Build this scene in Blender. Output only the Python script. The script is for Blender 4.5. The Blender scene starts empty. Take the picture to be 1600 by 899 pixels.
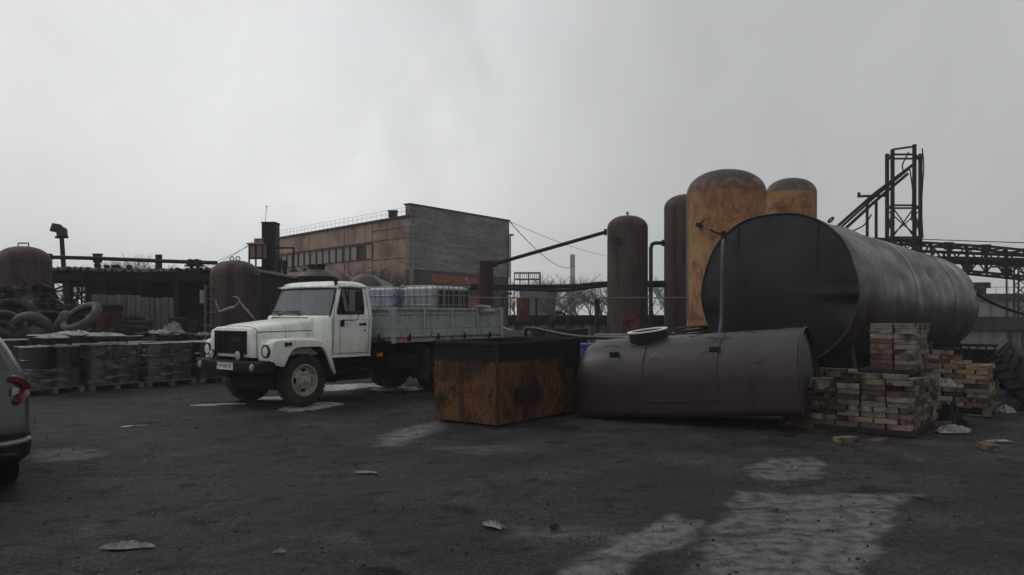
import bpy, math, random
import numpy as np
from mathutils import Vector, Matrix, Euler
PI = math.pi
R = math.radians
random.seed(7)
# ------------------------------------------------------------------ camera
F, HY, H = 1250.0, 488.0, 1.756          # focal length in px (1600 wide), horizon row, eye height
scn = bpy.context.scene
cam_d = bpy.data.cameras.new('camera')
cam_d.sensor_width = 36.0
cam_d.lens = 36.0 * F / 1600.0
cam_d.shift_y = (HY - 449.5) / 1600.0
cam_d.clip_start = 0.1
cam_d.clip_end = 3000
cam = bpy.data.objects.new('camera', cam_d)
scn.collection.objects.link(cam)
cam.location = (0, 0, H)
cam.rotation_euler = (R(90), 0, 0)
scn.camera = cam
# ------------------------------------------------------------------ sky
SUN_EL, SUN_AZ = R(48), R(-70)
w = bpy.data.worlds.new('World')
scn.world = w
w.use_nodes = True
nt = w.node_tree
N = nt.nodes
L = nt.links
N.clear()


def nd(t, **k):
    n = N.new(t)
    for a, b in k.items():
        setattr(n, a, b)
    return n


def wmath(op, a, b=None, c=None, clamp=False):
    n = nd('ShaderNodeMath', operation=op, use_clamp=clamp)
    for i, v in enumerate((a, b, c)):
        if v is None:
            continue
        if hasattr(v, 'is_output'):
            L.new(v, n.inputs[i])
        else:
            n.inputs[i].default_value = v
    return n.outputs[0]


sky = nd('ShaderNodeTexSky', sky_type='NISHITA', sun_disc=False, sun_elevation=SUN_EL, sun_rotation=SUN_AZ % (2 * PI),
         air_density=1.6, dust_density=4.0)
tc = nd('ShaderNodeTexCoord')
sep = nd('ShaderNodeSeparateXYZ')
L.new(tc.outputs['Generated'], sep.inputs[0])
n1 = nd('ShaderNodeTexNoise')
n1.inputs['Scale'].default_value = 2.3
n1.inputs['Detail'].default_value = 3.0
n1.inputs['Roughness'].default_value = 0.45
n1.inputs['Distortion'].default_value = 0.6
L.new(tc.outputs['Generated'], n1.inputs['Vector'])
n2 = nd('ShaderNodeTexNoise')
n2.inputs['Scale'].default_value = 6.0
n2.inputs['Detail'].default_value = 5.0
n2.inputs['Distortion'].default_value = 1.0
mp = nd('ShaderNodeMapping')
mp.inputs['Scale'].default_value = (1.0, 1.0, 0.55)
mp.inputs['Rotation'].default_value = (0, R(25), 0)
L.new(tc.outputs['Generated'], mp.inputs[0])
L.new(mp.outputs[0], n2.inputs['Vector'])
# cloud deck is thinner (brighter) on the left, thicker on the right; a pale drift of smoke between
xx = wmath('ADD', sep.outputs['X'], wmath('MULTIPLY', wmath('SUBTRACT', n1.outputs['Fac'], 0.5), 0.5))
deck = nd('ShaderNodeMapRange', interpolation_type='SMOOTHSTEP')
L.new(xx, deck.inputs['Value'])
deck.inputs['From Min'].default_value = -0.34
deck.inputs['From Max'].default_value = 0.24
deck.inputs['To Min'].default_value = 8.9
deck.inputs['To Max'].default_value = 5.1
left = nd('ShaderNodeMapRange', interpolation_type='SMOOTHSTEP')
L.new(sep.outputs['X'], left.inputs['Value'])
left.inputs['From Min'].default_value = -0.75
left.inputs['From Max'].default_value = -0.2
left.inputs['To Min'].default_value = 0.88
left.inputs['To Max'].default_value = 1.0
# a pale, warm drift of smoke rising in a leaning column right of the middle
az = wmath('DIVIDE', sep.outputs['X'], wmath('MAXIMUM', sep.outputs['Y'], 0.2))
el = wmath('DIVIDE', sep.outputs['Z'], wmath('MAXIMUM', sep.outputs['Y'], 0.2))
wob = wmath('MULTIPLY', wmath('SUBTRACT', n2.outputs['Fac'], 0.5), 0.55)
ctr = wmath('ADD', wmath('MULTIPLY', el, 0.42), -0.135)
dd_ = wmath('ABSOLUTE', wmath('ADD', wmath('SUBTRACT', az, ctr), wob))
plm = nd('ShaderNodeMapRange', interpolation_type='SMOOTHSTEP')
L.new(dd_, plm.inputs['Value'])
plm.inputs['From Min'].default_value = 0.0
plm.inputs['From Max'].default_value = 0.18
plm.inputs['To Min'].default_value = 0.10
plm.inputs['To Max'].default_value = 0.0
det = wmath('ADD', wmath('ADD', 0.89, wmath('MULTIPLY', n2.outputs['Fac'], 0.22)), plm.outputs[0])
zen = wmath('SUBTRACT', 1.0, wmath('MULTIPLY', wmath('MAXIMUM', wmath('SUBTRACT', sep.outputs['Z'], 0.36), 0.0), 0.35))  # unseen sky overhead dimmed to lower the light on the yard
val = wmath('MULTIPLY', wmath('MULTIPLY', wmath('MULTIPLY', deck.outputs[0], det), left.outputs[0]), zen)
grey = nd('ShaderNodeVectorMath', operation='SCALE')
grey.inputs[0].default_value = (0.985, 1.0, 1.015)
L.new(val, grey.inputs['Scale'])
mx = nd('ShaderNodeMix', data_type='RGBA')
mx.inputs[0].default_value = 0.94
L.new(sky.outputs[0], mx.inputs[6])
L.new(grey.outputs[0], mx.inputs[7])
bg = nd('ShaderNodeBackground')
bg.inputs['Strength'].default_value = 0.1
L.new(mx.outputs[2], bg.inputs['Color'])
out = nd('ShaderNodeOutputWorld')
L.new(bg.outputs[0], out.inputs['Surface'])
# ------------------------------------------------------------------ sun behind the overcast
sd = bpy.data.lights.new('sun', 'SUN')
sd.energy = 0.5
sd.angle = R(25)
sd.color = (1.0, 0.97, 0.93)
so = bpy.data.objects.new('sun', sd)
scn.collection.objects.link(so)
dv = Vector((math.sin(SUN_AZ) * math.cos(SUN_EL), math.cos(SUN_AZ) * math.cos(SUN_EL), math.sin(SUN_EL)))
so.rotation_euler = (-dv).to_track_quat('-Z', 'Y').to_euler()
vs = scn.view_settings
vs.view_transform = 'Standard'
vs.look = 'None'
vs.exposure = 0.0
vs.gamma = 1.0
vs.use_curve_mapping = False
try:
    scn.cycles.volume_bounces = 1
    scn.cycles.max_bounces = 6
    scn.cycles.transparent_max_bounces = 12
    scn.cycles.use_denoising = True
except Exception:
    pass


# ------------------------------------------------------------------ materials
def S(r, g, b):
    f = lambda c: (c / 255 / 12.92 if c / 255 <= 0.04045 else ((c / 255 + 0.055) / 1.055) ** 2.4)
    return (f(r), f(g), f(b), 1.0)


MATS = {}


def mat(name, cols, scale=3.0, stretch=(1, 1, 1), rough=0.7, rvar=0.15, metal=0.0, bump=0.0, bscale=None, spots=None,
        detail=8.0, rnd=0.0, spec=None, k_=0.58, sat=0.82, soft=0.14, coat=0.0, lo=0.35, hi=0.65, top=None, dist=0.0, streak=None, alpha=None):
    """weathered surface: two/three colours mixed by stretched noise, optional spots (colour, scale, threshold),
    optional vertical run stains, optional dark or pale cap above a local height"""
    if name in MATS:
        return MATS[name]
    def dk(c):
        g_ = 0.3 * c[0] + 0.55 * c[1] + 0.15 * c[2]
        return tuple((g_ + (v - g_) * sat) * k_ for v in c[:3]) + (1.0,)
    cols = [dk(c) for c in cols]
    if spots:
        spots = [(dk(a), b_, c) for a, b_, c in (spots if isinstance(spots, list) else [spots])]
    if streak:
        streak = (dk(streak[0]),) + streak[1:]
    if top:
        top = (dk(top[0]),) + top[1:]
    m = bpy.data.materials.new(name)
    m.use_nodes = True
    t = m.node_tree
    n = t.nodes
    l = t.links
    b = n['Principled BSDF']
    tc_ = n.new('ShaderNodeTexCoord')
    vec = tc_.outputs['Object']
    if rnd > 0:
        oi = n.new('ShaderNodeObjectInfo')
        add = n.new('ShaderNodeVectorMath')
        add.operation = 'ADD'
        sc = n.new('ShaderNodeVectorMath')
        sc.operation = 'SCALE'
        sc.inputs[0].default_value = (17.3, 9.1, 23.7)
        l.new(oi.outputs['Random'], sc.inputs['Scale'])
        l.new(vec, add.inputs[0])
        l.new(sc.outputs[0], add.inputs[1])
        vec = add.outputs[0]
    mpn = n.new('ShaderNodeMapping')
    mpn.inputs['Scale'].default_value = stretch
    l.new(vec, mpn.inputs[0])
    nz = n.new('ShaderNodeTexNoise')
    nz.inputs['Scale'].default_value = scale
    nz.inputs['Detail'].default_value = detail
    nz.inputs['Roughness'].default_value = 0.62
    nz.inputs['Distortion'].default_value = dist
    l.new(mpn.outputs[0], nz.inputs['Vector'])
    cr = n.new('ShaderNodeValToRGB')
    els = cr.color_ramp.elements
    k = len(cols)
    els[0].position = lo
    els[1].position = hi
    els[0].color = cols[0]
    els[1].color = cols[-1]
    for i in range(1, k - 1):
        e = els.new(lo + (hi - lo) * i / (k - 1))
        e.color = cols[i]
    l.new(nz.outputs['Fac'], cr.inputs[0])
    col = cr.outputs[0]

    def mixc(fac, c2, c1=None):
        x = n.new('ShaderNodeMix')
        x.data_type = 'RGBA'
        l.new(fac, x.inputs[0])
        l.new(c1 if c1 is not None else col, x.inputs[6])
        x.inputs[7].default_value = c2
        return x.outputs[2]
    if streak:
        scol, sscale, sthr = streak
        mp2 = n.new('ShaderNodeMapping')
        mp2.inputs['Scale'].default_value = (sscale, sscale, sscale * 0.06)
        l.new(vec, mp2.inputs[0])
        nn = n.new('ShaderNodeTexNoise')
        nn.inputs['Scale'].default_value = 1.0
        nn.inputs['Detail'].default_value = 4
        l.new(mp2.outputs[0], nn.inputs['Vector'])
        mr = n.new('ShaderNodeMapRange')
        mr.inputs['From Min'].default_value = sthr
        mr.inputs['From Max'].default_value = sthr + 0.15
        mr.inputs['To Max'].default_value = 0.85
        l.new(nn.outputs['Fac'], mr.inputs['Value'])
        col = mixc(mr.outputs[0], scol)
    if spots:
        for (scol, sscale, sthr) in (spots if isinstance(spots, list) else [spots]):
            nn = n.new('ShaderNodeTexNoise')
            nn.inputs['Scale'].default_value = sscale
            nn.inputs['Detail'].default_value = 6
            nn.inputs['Distortion'].default_value = 0.4
            l.new(vec, nn.inputs['Vector'])
            mr = n.new('ShaderNodeMapRange')
            mr.inputs['From Min'].default_value = sthr
            mr.inputs['From Max'].default_value = sthr + soft
            l.new(nn.outputs['Fac'], mr.inputs['Value'])
            col = mixc(mr.outputs[0], scol)
    if top:
        tcol, z0, z1, jit = top[:4]
        upv = top[4] if len(top) > 4 else (0, 0, 1)
        sp = n.new('ShaderNodeVectorMath')
        sp.operation = 'DOT_PRODUCT'
        l.new(tc_.outputs['Object'], sp.inputs[0])
        sp.inputs[1].default_value = upv
        ad = n.new('ShaderNodeMath')
        ad.operation = 'MULTIPLY_ADD'
        l.new(nz.outputs['Fac'], ad.inputs[0])
        ad.inputs[1].default_value = jit
        l.new(sp.outputs['Value'], ad.inputs[2])
        mr = n.new('ShaderNodeMapRange')
        mr.inputs['From Min'].default_value = z0 + jit * 0.5
        mr.inputs['From Max'].default_value = z1 + jit * 0.5
        l.new(ad.outputs[0], mr.inputs['Value'])
        col = mixc(mr.outputs[0], tcol)
    if rnd > 0:
        hs = n.new('ShaderNodeHueSaturation')
        mr = n.new('ShaderNodeMapRange')
        mr.inputs['To Min'].default_value = 1 - rnd
        mr.inputs['To Max'].default_value = 1 + rnd
        l.new(oi.outputs['Random'], mr.inputs['Value'])
        l.new(mr.outputs[0], hs.inputs['Value'])
        l.new(col, hs.inputs['Color'])
        col = hs.outputs[0]
    l.new(col, b.inputs['Base Color'])
    mr = n.new('ShaderNodeMapRange')
    mr.inputs['From Min'].default_value = 0.3
    mr.inputs['From Max'].default_value = 0.7
    mr.inputs['To Min'].default_value = max(0.03, rough - rvar)
    mr.inputs['To Max'].default_value = min(1, rough + rvar)
    l.new(nz.outputs['Fac'], mr.inputs['Value'])
    l.new(mr.outputs[0], b.inputs['Roughness'])
    b.inputs['Metallic'].default_value = metal
    b.inputs['Specular IOR Level'].default_value = spec if spec is not None else (0.16 if rough > 0.5 else 0.35)
    b.inputs['Coat Weight'].default_value = coat
    b.inputs['Coat Roughness'].default_value = 0.15
    if alpha is not None:
        b.inputs['Alpha'].default_value = alpha
    if bump > 0:
        nb = n.new('ShaderNodeTexNoise')
        nb.inputs['Scale'].default_value = bscale or scale * 4
        nb.inputs['Detail'].default_value = 5
        l.new(vec, nb.inputs['Vector'])
        bp = n.new('ShaderNodeBump')
        bp.inputs['Strength'].default_value = bump
        bp.inputs['Distance'].default_value = 0.02
        l.new(nb.outputs['Fac'], bp.inputs['Height'])
        l.new(bp.outputs[0], b.inputs['Normal'])
    MATS[name] = m
    return m


def glass(name, tint, alpha, rough=0.05):
    m = bpy.data.materials.new(name)
    m.use_nodes = True
    b = m.node_tree.nodes['Principled BSDF']
    b.inputs['Base Color'].default_value = tint
    b.inputs['Roughness'].default_value = rough
    b.inputs['Alpha'].default_value = alpha
    b.inputs['Specular IOR Level'].default_value = 0.9
    MATS[name] = m
    return m


BLACK = S(28, 26, 30)
M_white = mat('truck_paint', [S(218, 221, 211), S(204, 208, 199), S(226, 227, 217)], 2.0, rough=0.38, rvar=0.1, coat=0.25, k_=1.05, sat=1,
              spots=[(S(150, 136, 112), 9.0, 0.66), (S(120, 78, 52), 22.0, 0.74)], streak=(S(160, 156, 142), 9.0, 0.57), top=(S(122, 112, 98), -0.98, -0.40, 0.34, (0, 0, -1)))
M_roofpaint = M_white
M_bed = mat('bed_paint', [S(126, 134, 134), S(150, 156, 156), S(134, 140, 140)], 4.0, k_=0.95, rough=0.6, streak=(S(80, 84, 80), 12.0, 0.57),
            spots=[(S(70, 55, 48), 14.0, 0.70)], bump=0.15, bscale=30)
M_blk = mat('black_metal', [S(26, 25, 29), S(42, 40, 45)], 6.0, rough=0.55)
M_under = mat('underbody', [S(22, 20, 22), S(48, 43, 42)], 7.0, rough=0.9)
M_rubber = mat('rubber', [S(32, 31, 36), S(52, 51, 56), S(78, 76, 80)], 5.0, k_=0.5, rough=0.8, bump=0.2, bscale=25, rnd=0.25)
M_rubber_lit = mat('rubber_highlit', [S(60, 59, 64), S(88, 86, 92), S(76, 74, 80)], 4.0, rough=0.6, k_=0.62, bump=0.2, bscale=25)  # paler copy of the rubber, sidewall highlights put into the colour
M_tyre = mat('truck_tyre', [S(40, 37, 36), S(66, 61, 58), S(86, 78, 72)], 5.0, rough=0.85, bump=0.15)
M_rim = mat('rim_paint', [S(128, 122, 108), S(172, 167, 150), S(162, 158, 146)], 6.0, k_=0.85, rough=0.6, spots=[(S(84, 62, 46), 12, 0.60)])
M_chrome = mat('lamp_chrome', [S(225, 225, 225), S(240, 240, 240)], 6.0, k_=1, rough=0.15, rvar=0.05, metal=0.9)
M_lens = glass('lamp_lens', S(225, 228, 225), 0.55, 0.12)
M_glass = glass('cab_glass', S(118, 130, 136), 0.5, 0.06)  # pale bluish tint paints the sky reflection into the glass
M_dglass = glass('dark_glass', S(20, 22, 26), 0.93, 0.04)
M_amber = mat('amber_lens', [S(225, 90, 30), S(235, 110, 40)], 6, k_=0.9, sat=1, rough=0.3)
M_plate = mat('plate_white', [S(215, 215, 210), S(170, 170, 165)], 14, k_=1, rough=0.5)
M_ink = mat('plate_ink', [S(30, 32, 40), S(36, 36, 44)], 6, rough=0.6)
M_yel = mat('plate_yellow', [S(220, 200, 60), S(210, 190, 60)], 6, k_=0.9, sat=1, rough=0.5)
M_blu = mat('plate_blue', [S(60, 90, 170), S(66, 96, 170)], 6, k_=0.9, sat=1, rough=0.5)
M_seat = mat('cab_trim', [S(60, 62, 66), S(84, 86, 90)], 5, rough=0.9)
M_skip = mat('skip_rust', [S(64, 34, 22), S(112, 64, 36), S(150, 96, 56), S(92, 52, 32), S(60, 36, 26)], 4.0, (1.6, 1.6, 0.9), rough=0.7, lo=0.3, hi=0.72, detail=14, k_=0.42, sat=0.88, dist=0.8,
             streak=(S(52, 34, 30), 3.4, 0.55), top=(S(30, 23, 25), 0.95, 1.0, 0.16), bump=0.3, bscale=18,
             spots=[(S(40, 28, 26), 1.6, 0.47), (S(150, 106, 72), 14.0, 0.62), (S(30, 22, 22), 5.0, 0.58)], soft=0.2)
M_prim = mat('oxide_primer_steel', [S(66, 44, 44), S(78, 54, 54), S(56, 37, 38)], 1.6, (1, 1, 2.5), rough=0.42, rvar=0.12, metal=0.1, sat=0.9,
             bump=0.15, bscale=5, streak=(S(48, 31, 32), 3.0, 0.54), spots=[(S(58, 46, 48), 6.0, 0.62)], top=(S(84, 76, 80), 0.6, 1.3, 0.3), spec=0.4, k_=0.4)
M_primend = mat('primer_end', [S(62, 58, 62), S(92, 86, 92)], 2.0, rough=0.5)
M_big = mat('tar_black_steel', [S(78, 74, 76), S(104, 100, 102), S(88, 78, 76)], 1.6, (1, 1, 0.5), rough=0.40, rvar=0.16, metal=0.1, bump=0.6, detail=12,
            bscale=4.0, spots=[(S(96, 64, 50), 0.7, 0.52), (S(26, 24, 27), 3.2, 0.56), (S(34, 30, 32), 9.0, 0.60)], soft=0.08)
M_bigface = mat('tar_black_end', [S(30, 31, 40), S(42, 42, 52), S(36, 34, 42)], 1.0, k_=0.30, sat=1, spec=0.3, rough=0.5, rvar=0.15, bump=0.15, bscale=2.5,
                spots=[(S(70, 40, 40), 1.1, 0.66)])
M_brown = mat('brown_tank_steel', [S(66, 44, 40), S(98, 68, 60), S(80, 56, 52)], 1.4, (1.5, 1.5, 0.35), k_=0.66, sat=0.62, rough=0.6, rvar=0.15, bump=0.2, bscale=9,
              streak=(S(52, 36, 32), 5.0, 0.52), spots=[(S(116, 78, 58), 7.0, 0.68)])
M_yellow = mat('ochre_tank_paint', [S(166, 112, 72), S(186, 134, 84), S(150, 100, 66), S(178, 138, 88)], 2.0, (1.6, 1.6, 0.8), rough=0.75, rvar=0.15, bump=0.2, bscale=8, detail=12, k_=0.66, sat=0.92,
               spots=[(S(128, 84, 58), 1.6, 0.54), (S(110, 74, 54), 5.0, 0.60), (S(180, 150, 96), 0.5, 0.52)])
M_domed = mat('dark_dome_steel', [S(70, 64, 66), S(96, 90, 90), S(60, 54, 56)], 2.2, rough=0.5, bump=0.2, bscale=10, spots=[(S(118, 84, 60), 2.0, 0.52)])
def capped(name, zb):
    return mat(name, [S(150, 104, 72), S(120, 82, 60)], 2.0, rough=0.55, bump=0.2, bscale=10, k_=0.6, detail=10,
               spots=[(S(96, 74, 62), 4.0, 0.52)], top=(S(84, 76, 76), zb, zb + 0.10, 0.9))


M_rust = mat('dark_rust', [S(44, 34, 32), S(72, 52, 46), S(56, 42, 38)], 4.0, rough=0.8, bump=0.2, bscale=20)
M_redr = mat('red_rust', [S(96, 52, 42), S(132, 74, 58), S(64, 42, 38)], 3.0, rough=0.8, bump=0.2, bscale=20)
M_pipe = mat('pipe_black', [S(30, 28, 31), S(50, 46, 48)], 5.0, rough=0.65)
M_lattice = mat('lattice_steel', [S(36, 31, 34), S(58, 46, 46)], 4.0, rough=0.75)
M_greypipe = mat('pipe_grey', [S(92, 88, 88), S(124, 118, 114)], 6.0, rough=0.6)
M_conc = mat('concrete_wall', [S(128, 120, 112), S(168, 160, 150), S(146, 138, 128)], 1.2, rough=0.9, bump=0.3, bscale=14,
             streak=(S(84, 64, 54), 3.2, 0.50), spots=[(S(96, 78, 66), 2.0, 0.62)])
M_conc2 = mat('concrete_light', [S(138, 138, 142), S(176, 176, 180), S(160, 160, 164)], 0.6, rough=0.9, streak=(S(112, 110, 112), 1.5, 0.52))
M_beam = mat('concrete_band', [S(84, 78, 74), S(108, 100, 94)], 1.5, rough=0.9, streak=(S(66, 60, 56), 4.0, 0.55))
M_fac = mat('panel_facade', [S(154, 132, 116), S(174, 150, 132), S(140, 118, 104)], 0.35, k_=0.66, sat=1.0, rough=0.9, detail=5,
            streak=(S(122, 100, 90), 0.9, 0.52), spots=[(S(124, 98, 86), 0.5, 0.50)])
M_frame_red = mat('rusty_frame', [S(74, 44, 38), S(96, 58, 48)], 2, rough=0.85)
M_infill = mat('window_infill', [S(158, 150, 138), S(178, 170, 158)], 1.0, rough=0.8)
M_redband = mat('red_brickwork', [S(158, 84, 66), S(182, 100, 82)], 1.0, rough=0.85)
M_wood = mat('pallet_wood', [S(104, 92, 82), S(136, 122, 108), S(84, 74, 66)], 4.0, (1, 6, 6), rough=0.85, rnd=0.2)
M_drum = mat('drum_black', [S(34, 33, 38), S(54, 52, 57), S(42, 40, 46)], 4.0, k_=0.34, spec=0.4, rough=0.34, rvar=0.12, rnd=0.25, spots=[(S(96, 72, 58), 8.0, 0.70)])
M_drumrim = mat('drum_rim_pale', [S(150, 150, 152), S(190, 190, 192), S(120, 118, 118)], 6.0, k_=0.95, rough=0.5)
M_blue = mat('blue_plastic', [S(28, 52, 130), S(36, 62, 150)], 4.0, sat=1, k_=0.8, rough=0.5)
M_brick = mat('fire_brick', [S(106, 88, 78), S(138, 117, 102), S(154, 134, 118), S(124, 98, 84), S(94, 77, 70)], 4.0, rough=0.95, rnd=0.5, bump=0.9, bscale=20, k_=0.56, sat=0.9,
              spots=[(S(66, 54, 52), 4.0, 0.50), (S(140, 130, 124), 12.0, 0.62)], lo=0.28, hi=0.72)
M_brick2 = mat('fire_brick_pale', [S(146, 132, 118), S(176, 160, 144), S(124, 106, 94)], 5.0, rough=0.95, rnd=0.35, bump=0.9, bscale=20, k_=0.46, sat=1.0,
               spots=[(S(74, 62, 58), 4.0, 0.52)])
M_brick3 = mat('fire_brick_dark', [S(86, 66, 60), S(110, 84, 74), S(66, 54, 50)], 5.0, rough=0.95, rnd=0.5, bump=0.9, bscale=20, k_=0.56, sat=1)
M_bricky = mat('fire_brick_yellow', [S(156, 130, 92), S(176, 150, 110)], 5.0, rough=0.95, rnd=0.4, bump=0.9, bscale=20, k_=0.56, sat=0.9, spots=[(S(60, 50, 46), 5.0, 0.52)])
M_bark = mat('bark', [S(52, 48, 50), S(76, 70, 70)], 4.0, rough=0.95)
M_suv = mat('grey_car_paint', [S(92, 96, 98), S(98, 102, 104)], 1.0, k_=0.42, rough=0.3, rvar=0.05, metal=0.4, coat=0.6)
M_suvlow = mat('car_cladding', [S(30, 29, 32), S(40, 39, 42)], 3.0, rough=0.7)
M_red = mat('red_lens', [S(140, 18, 24), S(160, 26, 32)], 4.0, sat=1, k_=0.35, rough=0.18, rvar=0.03, coat=0.5)
M_clear = mat('clear_lens', [S(190, 180, 175), S(200, 190, 186)], 4.0, rough=0.2)
M_silver = mat('silver_trim', [S(150, 148, 148), S(166, 164, 164)], 4.0, rough=0.35, metal=0.5)
M_tin = mat('corrugated_grey', [S(92, 88, 84), S(122, 116, 110), S(80, 74, 70)], 1.5, (3, 3, 0.5), rough=0.8, streak=(S(64, 56, 52), 8.0, 0.52))
M_slate = mat('roof_sheet', [S(116, 112, 112), S(152, 150, 152), S(90, 86, 88)], 3.0, rough=0.85)
M_plast = mat('pale_plastic', [S(90, 90, 92), S(206, 208, 208), S(120, 120, 122)], 9.0, rough=0.5, k_=0.42)
M_ring = mat('flange_bright', [S(205, 205, 207), S(225, 225, 227)], 4, rough=0.35, k_=1.0)
M_litter = mat('litter_pale', [S(128, 126, 122), S(188, 186, 180)], 8.0, rough=0.8)
M_stone = mat('cinder_stone', [S(44, 42, 45), S(80, 76, 76)], 8.0, rough=0.95)
M_railp = mat('rail_pipe_rust', [S(130, 108, 98), S(160, 138, 126)], 5, rough=0.8)
M_stonep = mat('chip_pale', [S(150, 144, 136), S(190, 184, 176)], 8.0, rough=0.95)
M_ibc_b = mat('tote_plastic_blue', [S(92, 112, 134), S(150, 164, 176), S(66, 80, 104)], 2.5, (3, 3, 0.4), k_=0.85, sat=1, rough=0.4, top=(S(205, 208, 208), 1.0, 1.06, 0.06))
M_ibc_g = mat('tote_plastic_stained', [S(86, 96, 102), S(138, 146, 150), S(70, 74, 76)], 2.5, (3, 3, 0.4), k_=0.8, sat=1, rough=0.4, top=(S(205, 208, 206), 1.0, 1.06, 0.06))
M_ibc_br = mat('tote_brown_side', [S(52, 40, 26), S(82, 66, 44)], 3, (3, 3, 0.4), rough=0.4)
M_ibc_w = mat('tote_plastic_white', [S(176, 180, 178), S(200, 204, 202)], 2.5, rough=0.4)
M_cage = mat('cage_galvanised', [S(112, 114, 116), S(150, 150, 150)], 6, k_=0.8, rough=0.45, metal=0.4)
M_hose = mat('hose_black', [S(32, 31, 34), S(52, 50, 52)], 6, rough=0.5)
M_film = glass('stretch_film', S(150, 150, 156), 0.09, 0.16)
ft_ = M_film.node_tree
fn_ = ft_.nodes.new('ShaderNodeTexNoise')
fn_.inputs['Scale'].default_value = 3.0
fn_.inputs['Detail'].default_value = 4.0
fn_.inputs['Distortion'].default_value = 1.5
fc_ = ft_.nodes.new('ShaderNodeTexCoord')
fm_ = ft_.nodes.new('ShaderNodeMapping')
fm_.inputs['Scale'].default_value = (1.0, 1.0, 4.0)
fb_ = ft_.nodes.new('ShaderNodeBump')
fb_.inputs['Strength'].default_value = 1.0
fb_.inputs['Distance'].default_value = 0.08
ft_.links.new(fc_.outputs['Object'], fm_.inputs[0])
ft_.links.new(fm_.outputs[0], fn_.inputs['Vector'])
ft_.links.new(fn_.outputs['Fac'], fb_.inputs['Height'])
ft_.links.new(fb_.outputs[0], ft_.nodes['Principled BSDF'].inputs['Normal'])
fa_ = ft_.nodes.new('ShaderNodeMapRange')
fa_.inputs['From Min'].default_value = 0.45
fa_.inputs['From Max'].default_value = 0.7
fa_.inputs['To Min'].default_value = 0.05
fa_.inputs['To Max'].default_value = 0.45
ft_.links.new(fn_.outputs['Fac'], fa_.inputs['Value'])
ft_.links.new(fa_.outputs[0], ft_.nodes['Principled BSDF'].inputs['Alpha'])
M_sheet = mat('sheet_dark', [S(38, 34, 36), S(62, 54, 54), S(30, 28, 32)], 3.0, rough=0.85)
M_chim = mat('chimney_concrete', [S(120, 120, 124), S(140, 140, 144)], 0.3, rough=0.9)
M_chimw = mat('chimney_band', [S(178, 178, 180), S(190, 190, 192)], 0.3, rough=0.9)
M_scrap = mat('scrap_rubber', [S(30, 29, 34), S(60, 59, 66), S(92, 90, 98)], 2.5, rough=0.6, rvar=0.25, bump=0.6, bscale=8)


# ------------------------------------------------------------------ mesh helpers
COL = scn.collection


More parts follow.
